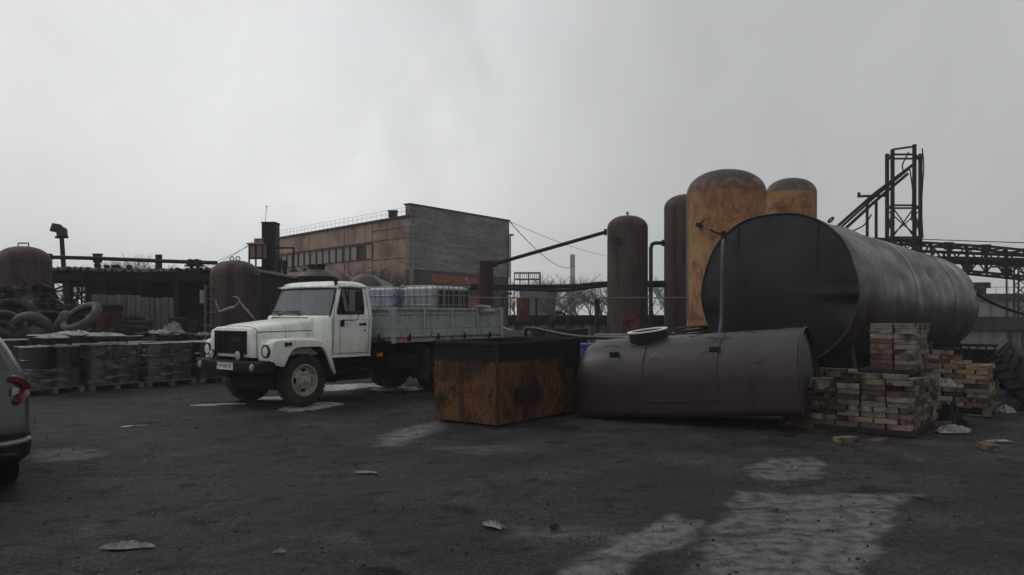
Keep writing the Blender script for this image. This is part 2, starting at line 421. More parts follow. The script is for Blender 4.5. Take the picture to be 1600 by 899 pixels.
class MB:
    def __init__(s):
        s.v = []
        s.f = []

    def add(s, vs, fs, M=None):
        o = len(s.v)
        if M is not None:
            vs = [M @ Vector(p) for p in vs]
        s.v += [tuple(p) for p in vs]
        s.f += [tuple(i + o for i in f) for f in fs]
        return s

    def bb(s, x0, x1, y0, y1, z0, z1, M=None):
        return s.add([(x0, y0, z0), (x1, y0, z0), (x1, y1, z0), (x0, y1, z0), (x0, y0, z1), (x1, y0, z1), (x1, y1, z1), (x0, y1, z1)],
                     [(0, 3, 2, 1), (4, 5, 6, 7), (0, 1, 5, 4), (1, 2, 6, 5), (2, 3, 7, 6), (3, 0, 4, 7)], M)

    def box(s, c, d, rot=(0, 0, 0)):
        M = Matrix.Translation(c) @ Euler(rot).to_matrix().to_4x4()
        a, b, e = d[0] / 2, d[1] / 2, d[2] / 2
        return s.bb(-a, a, -b, b, -e, e, M)

    def cyl(s, p0, p1, r0, r1=None, n=16, caps=True):
        r1 = r0 if r1 is None else r1
        p0 = Vector(p0)
        p1 = Vector(p1)
        q = (p1 - p0).to_track_quat('Z', 'Y')
        vs = []
        for p, r in ((p0, r0), (p1, r1)):
            for i in range(n):
                a = 2 * PI * i / n
                vs.append(p + q @ Vector((r * math.cos(a), r * math.sin(a), 0)))
        fs = [(i, (i + 1) % n, n + (i + 1) % n, n + i) for i in range(n)]
        if caps:
            fs += [tuple(range(n))[::-1], tuple(range(n, 2 * n))]
        return s.add(vs, fs)

    def tube(s, pts, r, n=6, closed=False, taper=None):
        pts = [Vector(p) for p in pts]
        m = len(pts)
        if m < 2:
            return s
        vs = []
        up = None
        for i, p in enumerate(pts):
            a = pts[(i - 1) % m] if (closed or i > 0) else p
            b = pts[(i + 1) % m] if (closed or i < m - 1) else p
            d = (b - a)
            if d.length < 1e-9:
                d = Vector((0, 0, 1))
            d.normalize()
            if up is None:
                up = Vector((0, 0, 1)) if abs(d.z) < 0.9 else Vector((1, 0, 0))
            x = d.cross(up)
            if x.length < 1e-4:
                x = d.orthogonal()
            x.normalize()
            y = x.cross(d)
            up = y
            rr = r if taper is None else r + (taper - r) * i / (m - 1)
            for k in range(n):
                t = 2 * PI * k / n
                vs.append(p + x * rr * math.cos(t) + y * rr * math.sin(t))
        fs = []
        for i in range(m if closed else m - 1):
            j = (i + 1) % m
            for k in range(n):
                k2 = (k + 1) % n
                fs.append((i * n + k, j * n + k, j * n + k2, i * n + k2))
        if not closed:
            fs += [tuple(range(n)), tuple(range((m - 1) * n, m * n))[::-1]]
        return s.add(vs, fs)

    def bar(s, p0, p1, w_, h_=None):
        """rectangular bar"""
        h_ = h_ or w_
        p0 = Vector(p0)
        p1 = Vector(p1)
        d = p1 - p0
        q = d.to_track_quat('Z', 'Y')
        M = Matrix.Translation(p0) @ q.to_matrix().to_4x4()
        return s.bb(-w_ / 2, w_ / 2, -h_ / 2, h_ / 2, 0, d.length, M)

    def lathe(s, prof, n=32, M=None):
        vs = []
        fs = []
        for r, z in prof:
            for i in range(n):
                a = 2 * PI * i / n
                vs.append((r * math.cos(a), r * math.sin(a), z))
        for j in range(len(prof) - 1):
            for i in range(n):
                k = (i + 1) % n
                fs.append((j * n + i, j * n + k, (j + 1) * n + k, (j + 1) * n + i))
        return s.add(vs, fs, M)

    def prism(s, poly, t0, t1, axis='x', M=None):
        n = len(poly)
        g = {'x': lambda a, b, t: (t, a, b), 'y': lambda a, b, t: (a, t, b), 'z': lambda a, b, t: (a, b, t)}[axis]
        vs = [g(a, b, t0) for a, b in poly] + [g(a, b, t1) for a, b in poly]
        fs = [tuple(range(n)), tuple(range(n, 2 * n))[::-1]] + [(i, n + i, n + (i + 1) % n, (i + 1) % n) for i in range(n)]
        return s.add(vs, fs, M)

    def grid(s, fn, nu, nv, skip=None, closed_u=False):
        vs = [fn(i / nu, j / nv) for j in range(nv + 1) for i in range(nu + 1)]
        fs = []
        for j in range(nv):
            for i in range(nu):
                if skip and skip(i, j):
                    continue
                a = j * (nu + 1) + i
                fs.append((a, a + 1, a + nu + 2, a + nu + 1))
        return s.add(vs, fs)

    def loft(s, rings, skip=None, cap0=True, cap1=True):
        m = len(rings[0])
        vs = [p for r in rings for p in r]
        fs = []
        for j in range(len(rings) - 1):
            for i in range(m):
                if skip and skip(i, j):
                    continue
                k = (i + 1) % m
                fs.append((j * m + i, j * m + k, (j + 1) * m + k, (j + 1) * m + i))
        if cap0:
            fs.append(tuple(range(m))[::-1])
        if cap1:
            fs.append(tuple(range((len(rings) - 1) * m, len(rings) * m)))
        return s.add(vs, fs)

    def build(s, name, m, parent=None, smooth=35, bevel=0, solid=0, fix=True):
        me = bpy.data.meshes.new(name)
        me.from_pydata(s.v, [], s.f)
        if fix:
            import bmesh
            b = bmesh.new()
            b.from_mesh(me)
            bmesh.ops.recalc_face_normals(b, faces=b.faces)
            b.to_mesh(me)
            b.free()
        if smooth:
            me.shade_smooth()
            me.set_sharp_from_angle(angle=R(smooth))
        me.materials.append(m)
        me.update()
        o = bpy.data.objects.new(name, me)
        COL.objects.link(o)
        if parent is not None:
            o.parent = parent
        if solid:
            md = o.modifiers.new('solid', 'SOLIDIFY')
            md.thickness = solid
            md.offset = -1
        if bevel:
            md = o.modifiers.new('bevel', 'BEVEL')
            md.width = bevel
            md.segments = 2
            md.limit_method = 'ANGLE'
            md.angle_limit = R(40)
        return o


def thing(name, label, cat, loc=(0, 0, 0), rz=0, group=None, rot=None):
    o = bpy.data.objects.new(name, None)
    o.empty_display_size = 0.2
    COL.objects.link(o)
    o.location = loc
    o.rotation_euler = rot if rot else (0, 0, rz)
    return tag(o, label, cat, group)


def tag(o, label, cat, group=None, kind=None):
    o['label'] = label
    o['category'] = cat
    if group:
        o['group'] = group
    if kind:
        o['kind'] = kind
    return o


def struct(o):
    o['kind'] = 'structure'
    return o


def place(o, loc, rz=0, rot=None):
    o.location = loc
    o.rotation_euler = rot if rot else (0, 0, rz)
    return o


def dup(root, loc, rz=0, label=None, group=None, rot=None, scale=None):
    r = root.copy()
    COL.objects.link(r)
    r.location = loc
    r.rotation_euler = rot if rot else (0, 0, rz)
    if scale:
        r.scale = scale
    if label:
        r['label'] = label
    if group:
        r['group'] = group
    for ch in list(root.children):
        c = ch.copy()
        COL.objects.link(c)
        c.parent = r
        for g in list(ch.children):
            d = g.copy()
            COL.objects.link(d)
            d.parent = c
    return r


def P(px, py, Y):
    """point seen at photo pixel (px, py) at distance Y"""
    return Vector(((px - 800) / F * Y, Y, H - (py - HY) / F * Y))


def G(px, py):
    """ground point under a photo pixel"""
    Y = F * H / (py - HY)
    return Vector(((px - 800) / F * Y, Y, 0))


def ring_pts(c, r, n, ax='z', a0=0, a1=2 * PI):
    o = []
    for i in range(n):
        a = a0 + (a1 - a0) * i / n
        ca, sa = r * math.cos(a), r * math.sin(a)
        o.append({'z': (c[0] + ca, c[1] + sa, c[2]), 'x': (c[0], c[1] + ca, c[2] + sa), 'y': (c[0] + ca, c[1], c[2] + sa)}[ax])
    return o


def smooth_path(pts, n=8):
    pts = [Vector(p) for p in pts]
    q = [pts[0]] + pts + [pts[-1]]
    o = []
    for i in range(1, len(q) - 2):
        a, b, c, d = q[i - 1], q[i], q[i + 1], q[i + 2]
        for k in range(n):
            t = k / n
            o.append(0.5 * ((2 * b) + (c - a) * t + (2 * a - 5 * b + 4 * c - d) * t * t + (3 * b - a - 3 * c + d) * t ** 3))
    o.append(pts[-1])
    return o


def text_mesh(txt, size, name, m, parent, loc, rot, depth=0.002, sx=1.0):
    cu = bpy.data.curves.new(name, 'FONT')
    cu.body = txt
    cu.size = size
    cu.extrude = depth
    cu.align_x = 'CENTER'
    cu.align_y = 'CENTER'
    t = bpy.data.objects.new('tmp', cu)
    COL.objects.link(t)
    bpy.context.view_layer.update()
    me = bpy.data.meshes.new_from_object(t.evaluated_get(bpy.context.evaluated_depsgraph_get()))
    bpy.data.objects.remove(t)
    me.materials.clear()
    me.materials.append(m)
    o = bpy.data.objects.new(name, me)
    COL.objects.link(o)
    o.parent = parent
    o.location = loc
    o.rotation_euler = rot
    o.scale = (sx, 1, 1)
    return o


# ------------------------------------------------------------------ ground
def vnoise(x, y, seed):
    xi = np.floor(x).astype(np.int64)
    yi = np.floor(y).astype(np.int64)
    xf = x - xi
    yf = y - yi

    def h(a, b):
        n_ = (a * 374761393 + b * 668265263 + seed * 1274126177) & 0x7fffffff
        n_ = ((n_ ^ (n_ >> 13)) * 1274126177) & 0x7fffffff
        return ((n_ ^ (n_ >> 16)) & 0xffff) / 65535.0
    u = xf * xf * (3 - 2 * xf)
    v = yf * yf * (3 - 2 * yf)
    return (h(xi, yi) * (1 - u) + h(xi + 1, yi) * u) * (1 - v) + (h(xi, yi + 1) * (1 - u) + h(xi + 1, yi + 1) * u) * v


def fbm(x, y, seed, oct=4):
    s_ = 0
    a = 1
    t = 0
    for i in range(oct):
        s_ = s_ + a * vnoise(x * 2 ** i, y * 2 ** i, seed + i)
        t += a
        a *= 0.55
    return s_ / t - 0.5


# puddle: (x, y, half length, half width, direction in degrees, depth, material key)
PUD = [
    ('slush', -3.75, 15.2, 0.75, 0.38, 60, 0.036, 'slush'),
    ('slush', -3.9, 19.3, 1.2, 0.65, 50, 0.036, 'slush'),
    ('slush', -4.95, 16.6, 0.5, 0.4, 30, 0.036, 'slush'),
    ('slush', -5.65, 15.5, 0.5, 0.2, 20, 0.034, 'slush'),
    ('slush', -2.75, 18.6, 0.6, 0.5, 30, 0.036, 'slush'),
    ('slush', -5.9, 12.6, 0.25, 0.09, 20, 0.034, 'slush'),
]
WZ = -0.030


def gheight(x, y):
    near = np.exp(-((x * x + y * y) / 60.0 ** 2))
    warp = fbm(x * 0.8, y * 0.8, 5) * 0.8
    h_ = -0.012 + (fbm(x * 0.55 + warp, y * 0.55, 11, 5) * 0.030 + fbm(x * 2.2, y * 3.0 + warp, 31, 4) * 0.048 + fbm(x * 9, y * 9, 51, 3) * 0.018) * near
    for _, cx, cy, a, b, deg, dep, _m in PUD:
        ca, sa = math.cos(R(deg)), math.sin(R(deg))
        u = ((x - cx) * ca + (y - cy) * sa) / a
        v = (-(x - cx) * sa + (y - cy) * ca) / b
        ws = fbm(x * 1.7, y * 1.7, 77) * 1.1 + fbm(x * 6, y * 6, 97) * 0.45
        d = np.sqrt(u ** 4 + v ** 4) ** 0.5 + ws
        k = np.clip((1.25 - d) / 0.5, 0, 1)
        h_ = h_ - dep * k * k * (3 - 2 * k)
    return np.maximum(h_, -0.075)


def axis_pts(lo, hi, fine, far):
    """dense between lo and hi, growing outwards to far"""
    p = list(np.arange(lo, hi, fine))
    s_ = fine
    q = p[-1]
    while q < far:
        s_ *= 1.12
        q += s_
        p.append(q)
    s_ = fine
    q = p[0]
    while q > -far:
        s_ *= 1.12
        q -= s_
        p.insert(0, q)
    return np.array(p)


PALE_PATCHES = [   # outlines of pale patches on the yard, in metres
    [(1165, 768), (1290, 772), (1418, 770), (1396, 806), (1372, 842), (1348, 905), (1330, 960), (1080, 960), (1092, 880), (1118, 820)],
    [(1040, 806), (1102, 812), (1090, 836), (1010, 872), (975, 910), (960, 960), (830, 960), (870, 888), (950, 852), (1010, 822)],
    [(1170, 730), (1200, 714), (1262, 712), (1284, 724), (1268, 744), (1215, 750), (1180, 744)],
    [(590, 684), (625, 672), (684, 656), (690, 668), (650, 680), (632, 694), (596, 694)],
    [(48, 700), (110, 697), (170, 708), (110, 716), (50, 722)],
    [(800, 818), (900, 822), (960, 832), (880, 838), (790, 832)],
    [(690, 700), (760, 694), (820, 702), (740, 712)],
]
PALE_PATCHES = [[(G(px, py).x, G(px, py).y) for px, py in pl_] for pl_ in PALE_PATCHES]


def pale_patch_mask(x, y):
    wx = x + fbm(x * 2.0, y * 2.0, 301) * 0.30 + fbm(x * 9, y * 9, 305) * 0.09
    wy = y + fbm(x * 2.0, y * 2.0, 311) * 0.34 + fbm(x * 9, y * 9, 315) * 0.12
    m_ = np.zeros_like(x)
    for k, pl_ in enumerate(PALE_PATCHES):
        inside = np.zeros(x.shape, bool)
        dist = np.full(x.shape, 1e9)
        n_ = len(pl_)
        for i in range(n_):
            x0, y0 = pl_[i]
            x1, y1 = pl_[(i + 1) % n_]
            c_ = ((y0 > wy) != (y1 > wy)) & (wx < (x1 - x0) * (wy - y0) / (y1 - y0 + 1e-12) + x0)
            inside ^= c_
            t_ = np.clip(((wx - x0) * (x1 - x0) + (wy - y0) * (y1 - y0)) / ((x1 - x0) ** 2 + (y1 - y0) ** 2), 0, 1)
            dist = np.minimum(dist, np.hypot(wx - x0 - t_ * (x1 - x0), wy - y0 - t_ * (y1 - y0)))
        sd_ = np.where(inside, dist, -dist)
        soft_ = 0.10 if k < 3 else 0.2
        m_ = np.maximum(m_, np.clip(0.5 + sd_ / soft_, 0, 1) * (1.0 if k < 4 else 0.45))
    streak_ = fbm(x * 1.6 + y * 0.5, y * 9 - x * 1.8, 401, 4)
    m_ = m_ * np.clip(1.0 - np.clip((streak_ - 0.05) * 5.0, 0, 1) * 0.8, 0, 1)
    return m_


FAR = 520.0
gx = axis_pts(-8, 8, 0.035, FAR)
gy = axis_pts(4.6, 17, 0.035, FAR)
X_, Y_ = np.meshgrid(gx, gy)
SM_ = pale_patch_mask(X_, Y_)
Z_ = gheight(X_, Y_)
Z_ = Z_ * (1 - 0.6 * SM_) - 0.010 * SM_
nx, ny = len(gx), len(gy)
me = bpy.data.meshes.new('ground')
me.vertices.add(nx * ny)
me.vertices.foreach_set('co', np.stack([X_, Y_, Z_], -1).astype(np.float32).ravel())
ii, jj = np.meshgrid(np.arange(nx - 1), np.arange(ny - 1))
a_ = (jj * nx + ii).ravel()
quads = np.stack([a_, a_ + 1, a_ + nx + 1, a_ + nx], -1).astype(np.int32)
nq = len(quads)
me.loops.add(nq * 4)
me.loops.foreach_set('vertex_index', quads.ravel())
me.polygons.add(nq)
me.polygons.foreach_set('loop_start', np.arange(0, nq * 4, 4, dtype=np.int32))
me.polygons.foreach_set('loop_total', np.full(nq, 4, dtype=np.int32))
me.update(calc_edges=True)
me.shade_smooth()
at_ = me.attributes.new('pale_patch', 'FLOAT', 'POINT')
at_.data.foreach_set('value', SM_.astype(np.float32).ravel())
M_ground = mat('cinder_ground', [S(38, 34, 38), S(66, 60, 64), S(94, 87, 91)], 0.9, spec=0.2, rough=0.8, rvar=0.2, bump=1.0, bscale=26, detail=14, k_=0.38, sat=1.0,
               spots=[(S(96, 92, 96), 1.3, 0.60), (S(30, 27, 30), 2.6, 0.54), (S(26, 24, 27), 11.0, 0.60), (S(128, 122, 120), 70.0, 0.74)], lo=0.3, hi=0.7)
gt = M_ground.node_tree
gb_ = gt.nodes['Principled BSDF']
# fine grit: strong small-scale variation of the cinder colour
gsrc = gb_.inputs['Base Color'].links[0].from_socket
gtc = gt.nodes.new('ShaderNodeTexCoord')
prev = gsrc
for sc_, lo_, hi_, a_m, b_m in ((95.0, 0.35, 0.65, 0.45, 1.75), (28.0, 0.35, 0.65, 0.6, 1.45), (0.45, 0.35, 0.65, 0.72, 1.28)):
    gz = gt.nodes.new('ShaderNodeTexNoise')
    gz.inputs['Scale'].default_value = sc_
    gz.inputs['Detail'].default_value = 3.0
    gt.links.new(gtc.outputs['Object'], gz.inputs['Vector'])
    gr2 = gt.nodes.new('ShaderNodeMapRange')
    gr2.inputs['From Min'].default_value = lo_
    gr2.inputs['From Max'].default_value = hi_
    gr2.inputs['To Min'].default_value = a_m
    gr2.inputs['To Max'].default_value = b_m
    gt.links.new(gz.outputs['Fac'], gr2.inputs['Value'])
    gs2 = gt.nodes.new('ShaderNodeVectorMath')
    gs2.operation = 'SCALE'
    gt.links.new(prev, gs2.inputs[0])
    gt.links.new(gr2.outputs[0], gs2.inputs['Scale'])
    prev = gs2.outputs[0]
gt.links.new(prev, gb_.inputs['Base Color'])
an = gt.nodes.new('ShaderNodeAttribute')
an.attribute_name = 'pale_patch'
old = gb_.inputs['Base Color'].links[0].from_socket
fz = gt.nodes.new('ShaderNodeTexNoise')
fz.inputs['Scale'].default_value = 7.0
fz.inputs['Detail'].default_value = 12.0
tcx = gt.nodes.new('ShaderNodeTexCoord')
gt.links.new(tcx.outputs['Object'], fz.inputs['Vector'])
fr_ = gt.nodes.new('ShaderNodeValToRGB')
fr_.color_ramp.elements[0].position = 0.32
fr_.color_ramp.elements[0].color = (0.045, 0.045, 0.05, 1)
fr_.color_ramp.elements[1].position = 0.66
fr_.color_ramp.elements[1].color = (0.135, 0.135, 0.145, 1)
gt.links.new(fz.outputs['Fac'], fr_.inputs[0])
mxg = gt.nodes.new('ShaderNodeMix')
mxg.data_type = 'RGBA'
am_ = gt.nodes.new('ShaderNodeMath')
am_.operation = 'MULTIPLY'
agr = gt.nodes.new('ShaderNodeMapRange')
agr.inputs['From Min'].default_value = 0.36
agr.inputs['From Max'].default_value = 0.5
agr.inputs['To Min'].default_value = 0.45
gt.links.new(fz.outputs['Fac'], agr.inputs['Value'])
gt.links.new(an.outputs['Fac'], am_.inputs[0])
gt.links.new(agr.outputs[0], am_.inputs[1])
gt.links.new(am_.outputs[0], mxg.inputs[0])
gt.links.new(old, mxg.inputs[6])
gt.links.new(fr_.outputs[0], mxg.inputs[7])
gt.links.new(mxg.outputs[2], gb_.inputs['Base Color'])
oldr = gb_.inputs['Roughness'].links[0].from_socket
mxr = gt.nodes.new('ShaderNodeMix')
gt.links.new(an.outputs['Fac'], mxr.inputs[0])
gt.links.new(oldr, mxr.inputs[2])
mxr.inputs[3].default_value = 0.45
gt.links.new(mxr.outputs[0], gb_.inputs['Roughness'])
me.materials.append(M_ground)
ground = bpy.data.objects.new('ground', me)
COL.objects.link(ground)
struct(ground)
M_puddle_grey = mat('puddle_grey', [S(84, 84, 88), S(104, 104, 109), S(70, 69, 73)], 2.2, (1, 1, 1), rough=0.42, rvar=0.16, bump=0.3, bscale=30, detail=12, k_=0.75,
             spots=[(S(46, 43, 46), 5.0, 0.54), (S(46, 43, 46), 16.0, 0.62)], soft=0.1)
M_slush = mat('puddle_slush', [S(150, 156, 162), S(196, 200, 206), S(120, 122, 126)], 6.0, k_=0.85, rough=0.25, rvar=0.12, bump=0.3, bscale=30)
for i, (nm, cx, cy, a, b, deg, dep, mk) in enumerate(PUD):
    b_ = MB()
    poly = [(1.45 * a * math.cos(t * 2 * PI / 28), 1.45 * b * math.sin(t * 2 * PI / 28)) for t in range(28)]
    b_.add([(x, y, 0) for x, y in poly], [tuple(range(28))])
    o = b_.build('puddle', M_puddle_grey if mk == 'pale_patch' else M_slush, smooth=0)
    place(o, (cx, cy, WZ - 0.0006 * i), R(deg))
    struct(o)
# ------------------------------------------------------------------ wheels
def wheel(parent, x, y, z, r, wd, side, rimm=None, dual=False, tyre_m=None, name='wheel', simple=False, car=False):
    """side = +1: outer face towards +x"""
    M = Matrix.Translation((x, y, z)) @ Euler((0, R(90) * side, 0)).to_matrix().to_4x4()
    t = MB()
    ri = r * (0.60 if not car else 0.66)
    h2 = wd / 2
    prof = [(ri, -h2 * 0.8), (ri + 0.02, -h2 * 0.92), (r * 0.82, -h2), (r * 0.94, -h2 * 0.94), (r * 0.985, -h2 * 0.78), (r, -h2 * 0.5), (r, h2 * 0.5),
            (r * 0.985, h2 * 0.78), (r * 0.94, h2 * 0.94), (r * 0.82, h2), (ri + 0.02, h2 * 0.92), (ri, h2 * 0.8), (ri, -h2 * 0.8)]
    t.lathe(prof, 48, M)
    if not simple:
        for k in range(40):      # tread blocks on the shoulder
            a = 2 * PI * k / 40
            for zz in (-h2 * 0.55, h2 * 0.55):
                t.box((0, 0, 0), (0, 0, 0)) if False else None
                Mk = M @ Matrix.Rotation(a, 4, 'Z') @ Matrix.Translation((r * 0.996, 0, zz))
                t.bb(-0.012, 0.012, -r * 0.045, r * 0.045, -wd * 0.17, wd * 0.17, Mk)
    wh = t.build(name, tyre_m or M_tyre, parent)
    rm = MB()
    rr = ri + 0.012
    face = h2 * 0.25 if not dual else -h2 * 0.35
    rm.lathe([(rr, h2 * 0.86), (rr - 0.012, h2 * 0.98), (rr - 0.03, h2 * 0.9), (rr - 0.05, h2 * 0.45)], 48, M)
    # disc with hand holes left open
    n = 48
    radii = [rr - 0.05, rr - 0.085, rr - 0.135, r * 0.31]
    zz = [h2 * 0.45, face + 0.01, face + 0.03, face + 0.055]
    vs = [(radii[j] * math.cos(2 * PI * i / n), radii[j] * math.sin(2 * PI * i / n), zz[j]) for j in range(4) for i in range(n)]
    fs = []
    nh = 4 if not car else 5
    for j in range(3):
        for i in range(n):
            k = (i + 1) % n
            ph = (i / n * nh + 0.2) % 1.0
            if j == 1 and ph < (0.36 if not car else 0.55):
                continue
            fs.append((j * n + i, j * n + k, (j + 1) * n + k, (j + 1) * n + i))
    rm.add(vs, fs, M)
    f2 = face + 0.055
    rm.lathe([(r * 0.31, f2), (r * 0.29, f2 + 0.03), (r * 0.20, f2 + 0.035), (r * 0.17, f2 + 0.05), (r * 0.12, f2 + 0.06), (r * 0.11, f2 + 0.11), (0.001, f2 + 0.115)], 32, M)
    for k in range(6 if not car else 5):
        a = 2 * PI * k / (6 if not car else 5)
        c = Vector((r * 0.24 * math.cos(a), r * 0.24 * math.sin(a), f2 + 0.02))
        rm.cyl(M @ c, M @ (c + Vector((0, 0, 0.035))), 0.019 if not car else 0.01, n=6)
    rm.build('rim', rimm or M_rim, wh)
    inn = MB()
    inn.lathe([(rr - 0.005, -h2 * 0.7), (0.001, -h2 * 0.6)], 24, M)
    inn.lathe([(rr - 0.005, -h2 * 0.7), (rr - 0.002, h2 * 0.6)], 24, M)
    inn.build('brake_drum', M_under, wh)
    return wh


# ------------------------------------------------------------------ the truck
TR = (-4.627, 15.61, 0)
TH = 0.669
truck = thing('flatbed_truck', 'white bonneted flatbed truck with grey drop sides parked facing left', 'truck', TR, -TH)
# cab shell: rings over height
lev = [0.90, 0.93, 1.30, 1.62, 1.685, 1.72, 1.95, 2.17, 2.225, 2.27, 2.33, 2.365, 2.38]
hw = [1.00, 1.015, 1.03, 1.04, 1.035, 1.03, 1.00, 0.965, 0.955, 0.945, 0.90, 0.80, 0.62]
yf = [0.50, 0.50, 0.50, 0.50, 0.50, 0.51, 0.60, 0.685, 0.705, 0.69, 0.74, 0.86, 0.98]
yr = [1.58, 1.60, 1.61, 1.62, 1.62, 1.62, 1.61, 1.59, 1.58, 1.58, 1.54, 1.46, 1.34]


def cab_ring(k):
    z, w_, a, b = lev[k], hw[k], yf[k], yr[k]
    c = 0.07 if k < 10 else 0.16
    s1 = a + 0.10 + (0.03 if 4 <= k <= 8 else 0)
    s2 = 1.37 if k < 10 else 1.30
    if k >= 11:
        s1 = a + 0.12
        s2 = b - 0.15
    f = []
    for t in (-0.93, -0.48, 0, 0.48, 0.93):
        f.append((t * w_, a + 0.085 * t * t * (1 if k < 9 else 1.2), z))
    side = [(w_ - 0.01, a + 0.115, z), (w_, s1 + 0.04, z), (w_, s2, z), (w_, b - c, z), (w_ - c * 0.3, b - c * 0.3, z), (w_ - c, b, z)]
    rear = [(0.38 * w_, b + 0.01, z), (-0.38 * w_, b + 0.01, z)]
    oth = [(-x, y, zz) for x, y, zz in side[::-1]]
    return f + side + rear + oth


rings = [cab_ring(k) for k in range(len(lev))]
m_ = len(rings[0])


def cab_skip(i, j):
    if 4 <= j <= 7:
        if i in (0, 1, 2, 3) and j >= 4:
            return True
        if i in (6, m_ - 1 - 0 - 0) and i == 6 and 5 <= j <= 7 or (i == m_ - 3 and 5 <= j <= 7):
            return True
        if i == 11 and 5 <= j <= 7:
            return True
    return False


cab = MB().loft(rings, cab_skip, cap0=True).build('cab', M_white, truck, smooth=50, solid=0.025, fix=True)
# glass
def strip(idx, j0, j1, off):
    g = MB()
    rr = []
    for k in range(j0, j1 + 1):
        rr.append([Vector(rings[k][i]) + Vector(off) for i in idx])
    n = len(idx)
    vs = [p for r_ in rr for p in r_]
    fs = [(a * n + i, a * n + i + 1, (a + 1) * n + i + 1, (a + 1) * n + i) for a in range(len(rr) - 1) for i in range(n - 1)]
    return g.add(vs, fs)


ws = strip([0, 1, 2, 3, 4], 4, 8, (0, 0.008, 0)).build('windshield', M_glass, cab, smooth=60, fix=False)
strip([6, 7], 5, 8, (-0.012, 0, 0)).build('side_window', M_dglass, cab, fix=False)
strip([m_ - 3, m_ - 2], 5, 8, (0.012, 0, 0)).build('side_window', M_glass, cab, fix=False)
strip([11, 12], 5, 8, (0, -0.01, 0)).build('rear_window', M_glass, cab, fix=False)


def frame_loop(idx, j0, j1, off, r, nm, mm, par):
    lo_ = [Vector(rings[j0][i]) for i in idx]
    hi_ = [Vector(rings[j1][i]) for i in idx]
    left_ = [Vector(rings[j][idx[0]]) for j in range(j0 + 1, j1)]
    right_ = [Vector(rings[j][idx[-1]]) for j in range(j0 + 1, j1)]
    path = lo_ + right_ + hi_[::-1] + left_[::-1]
    c = sum(path, Vector()) / len(path)
    # round the corners a little
    out_ = []
    n = len(path)
    corners = (0, len(lo_) - 1, len(lo_) + len(right_), len(lo_) + len(right_) + len(hi_) - 1)
    for i, p in enumerate(path):
        if i in corners:
            a, b = path[i - 1], path[(i + 1) % n]
            da, db = (a - p), (b - p)
            la, lb = min(0.07, da.length * 0.45), min(0.07, db.length * 0.45)
            pa, pb = p + da.normalized() * la, p + db.normalized() * lb
            for t in (0, 0.33, 0.66, 1):
                out_.append((1 - t) ** 2 * pa + 2 * t * (1 - t) * p + t * t * pb)
        else:
            out_.append(p)
    b = MB()
    b.tube([p + Vector(off) for p in out_], r, 8, closed=True)
    return b.build(nm, mm, par)


frame_loop([0, 1, 2, 3, 4], 4, 8, (0, -0.004, 0), 0.016, 'windshield_seal', M_blk, cab)
frame_loop([6, 7], 5, 8, (0.004, 0, 0), 0.013, 'window_seal', M_blk, cab)
frame_loop([m_ - 3, m_ - 2], 5, 8, (-0.004, 0, 0), 0.013, 'window_seal', M_blk, cab)
frame_loop([11, 12], 5, 8, (0, 0.004, 0), 0.014, 'window_seal', M_blk, cab)
# drip rail, roof edge
b = MB()
for sx in (1, -1):
    b.tube([(sx * 0.955, 0.76, 2.262), (sx * 0.962, 1.2, 2.268), (sx * 0.955, 1.56, 2.262)], 0.014, 6)
b.tube([(-0.9, 0.80, 2.262), (-0.45, 0.715, 2.264), (0, 0.685, 2.266), (0.45, 0.715, 2.264), (0.9, 0.80, 2.262)], 0.013, 6)
b.build('drip_rail', M_white, cab)
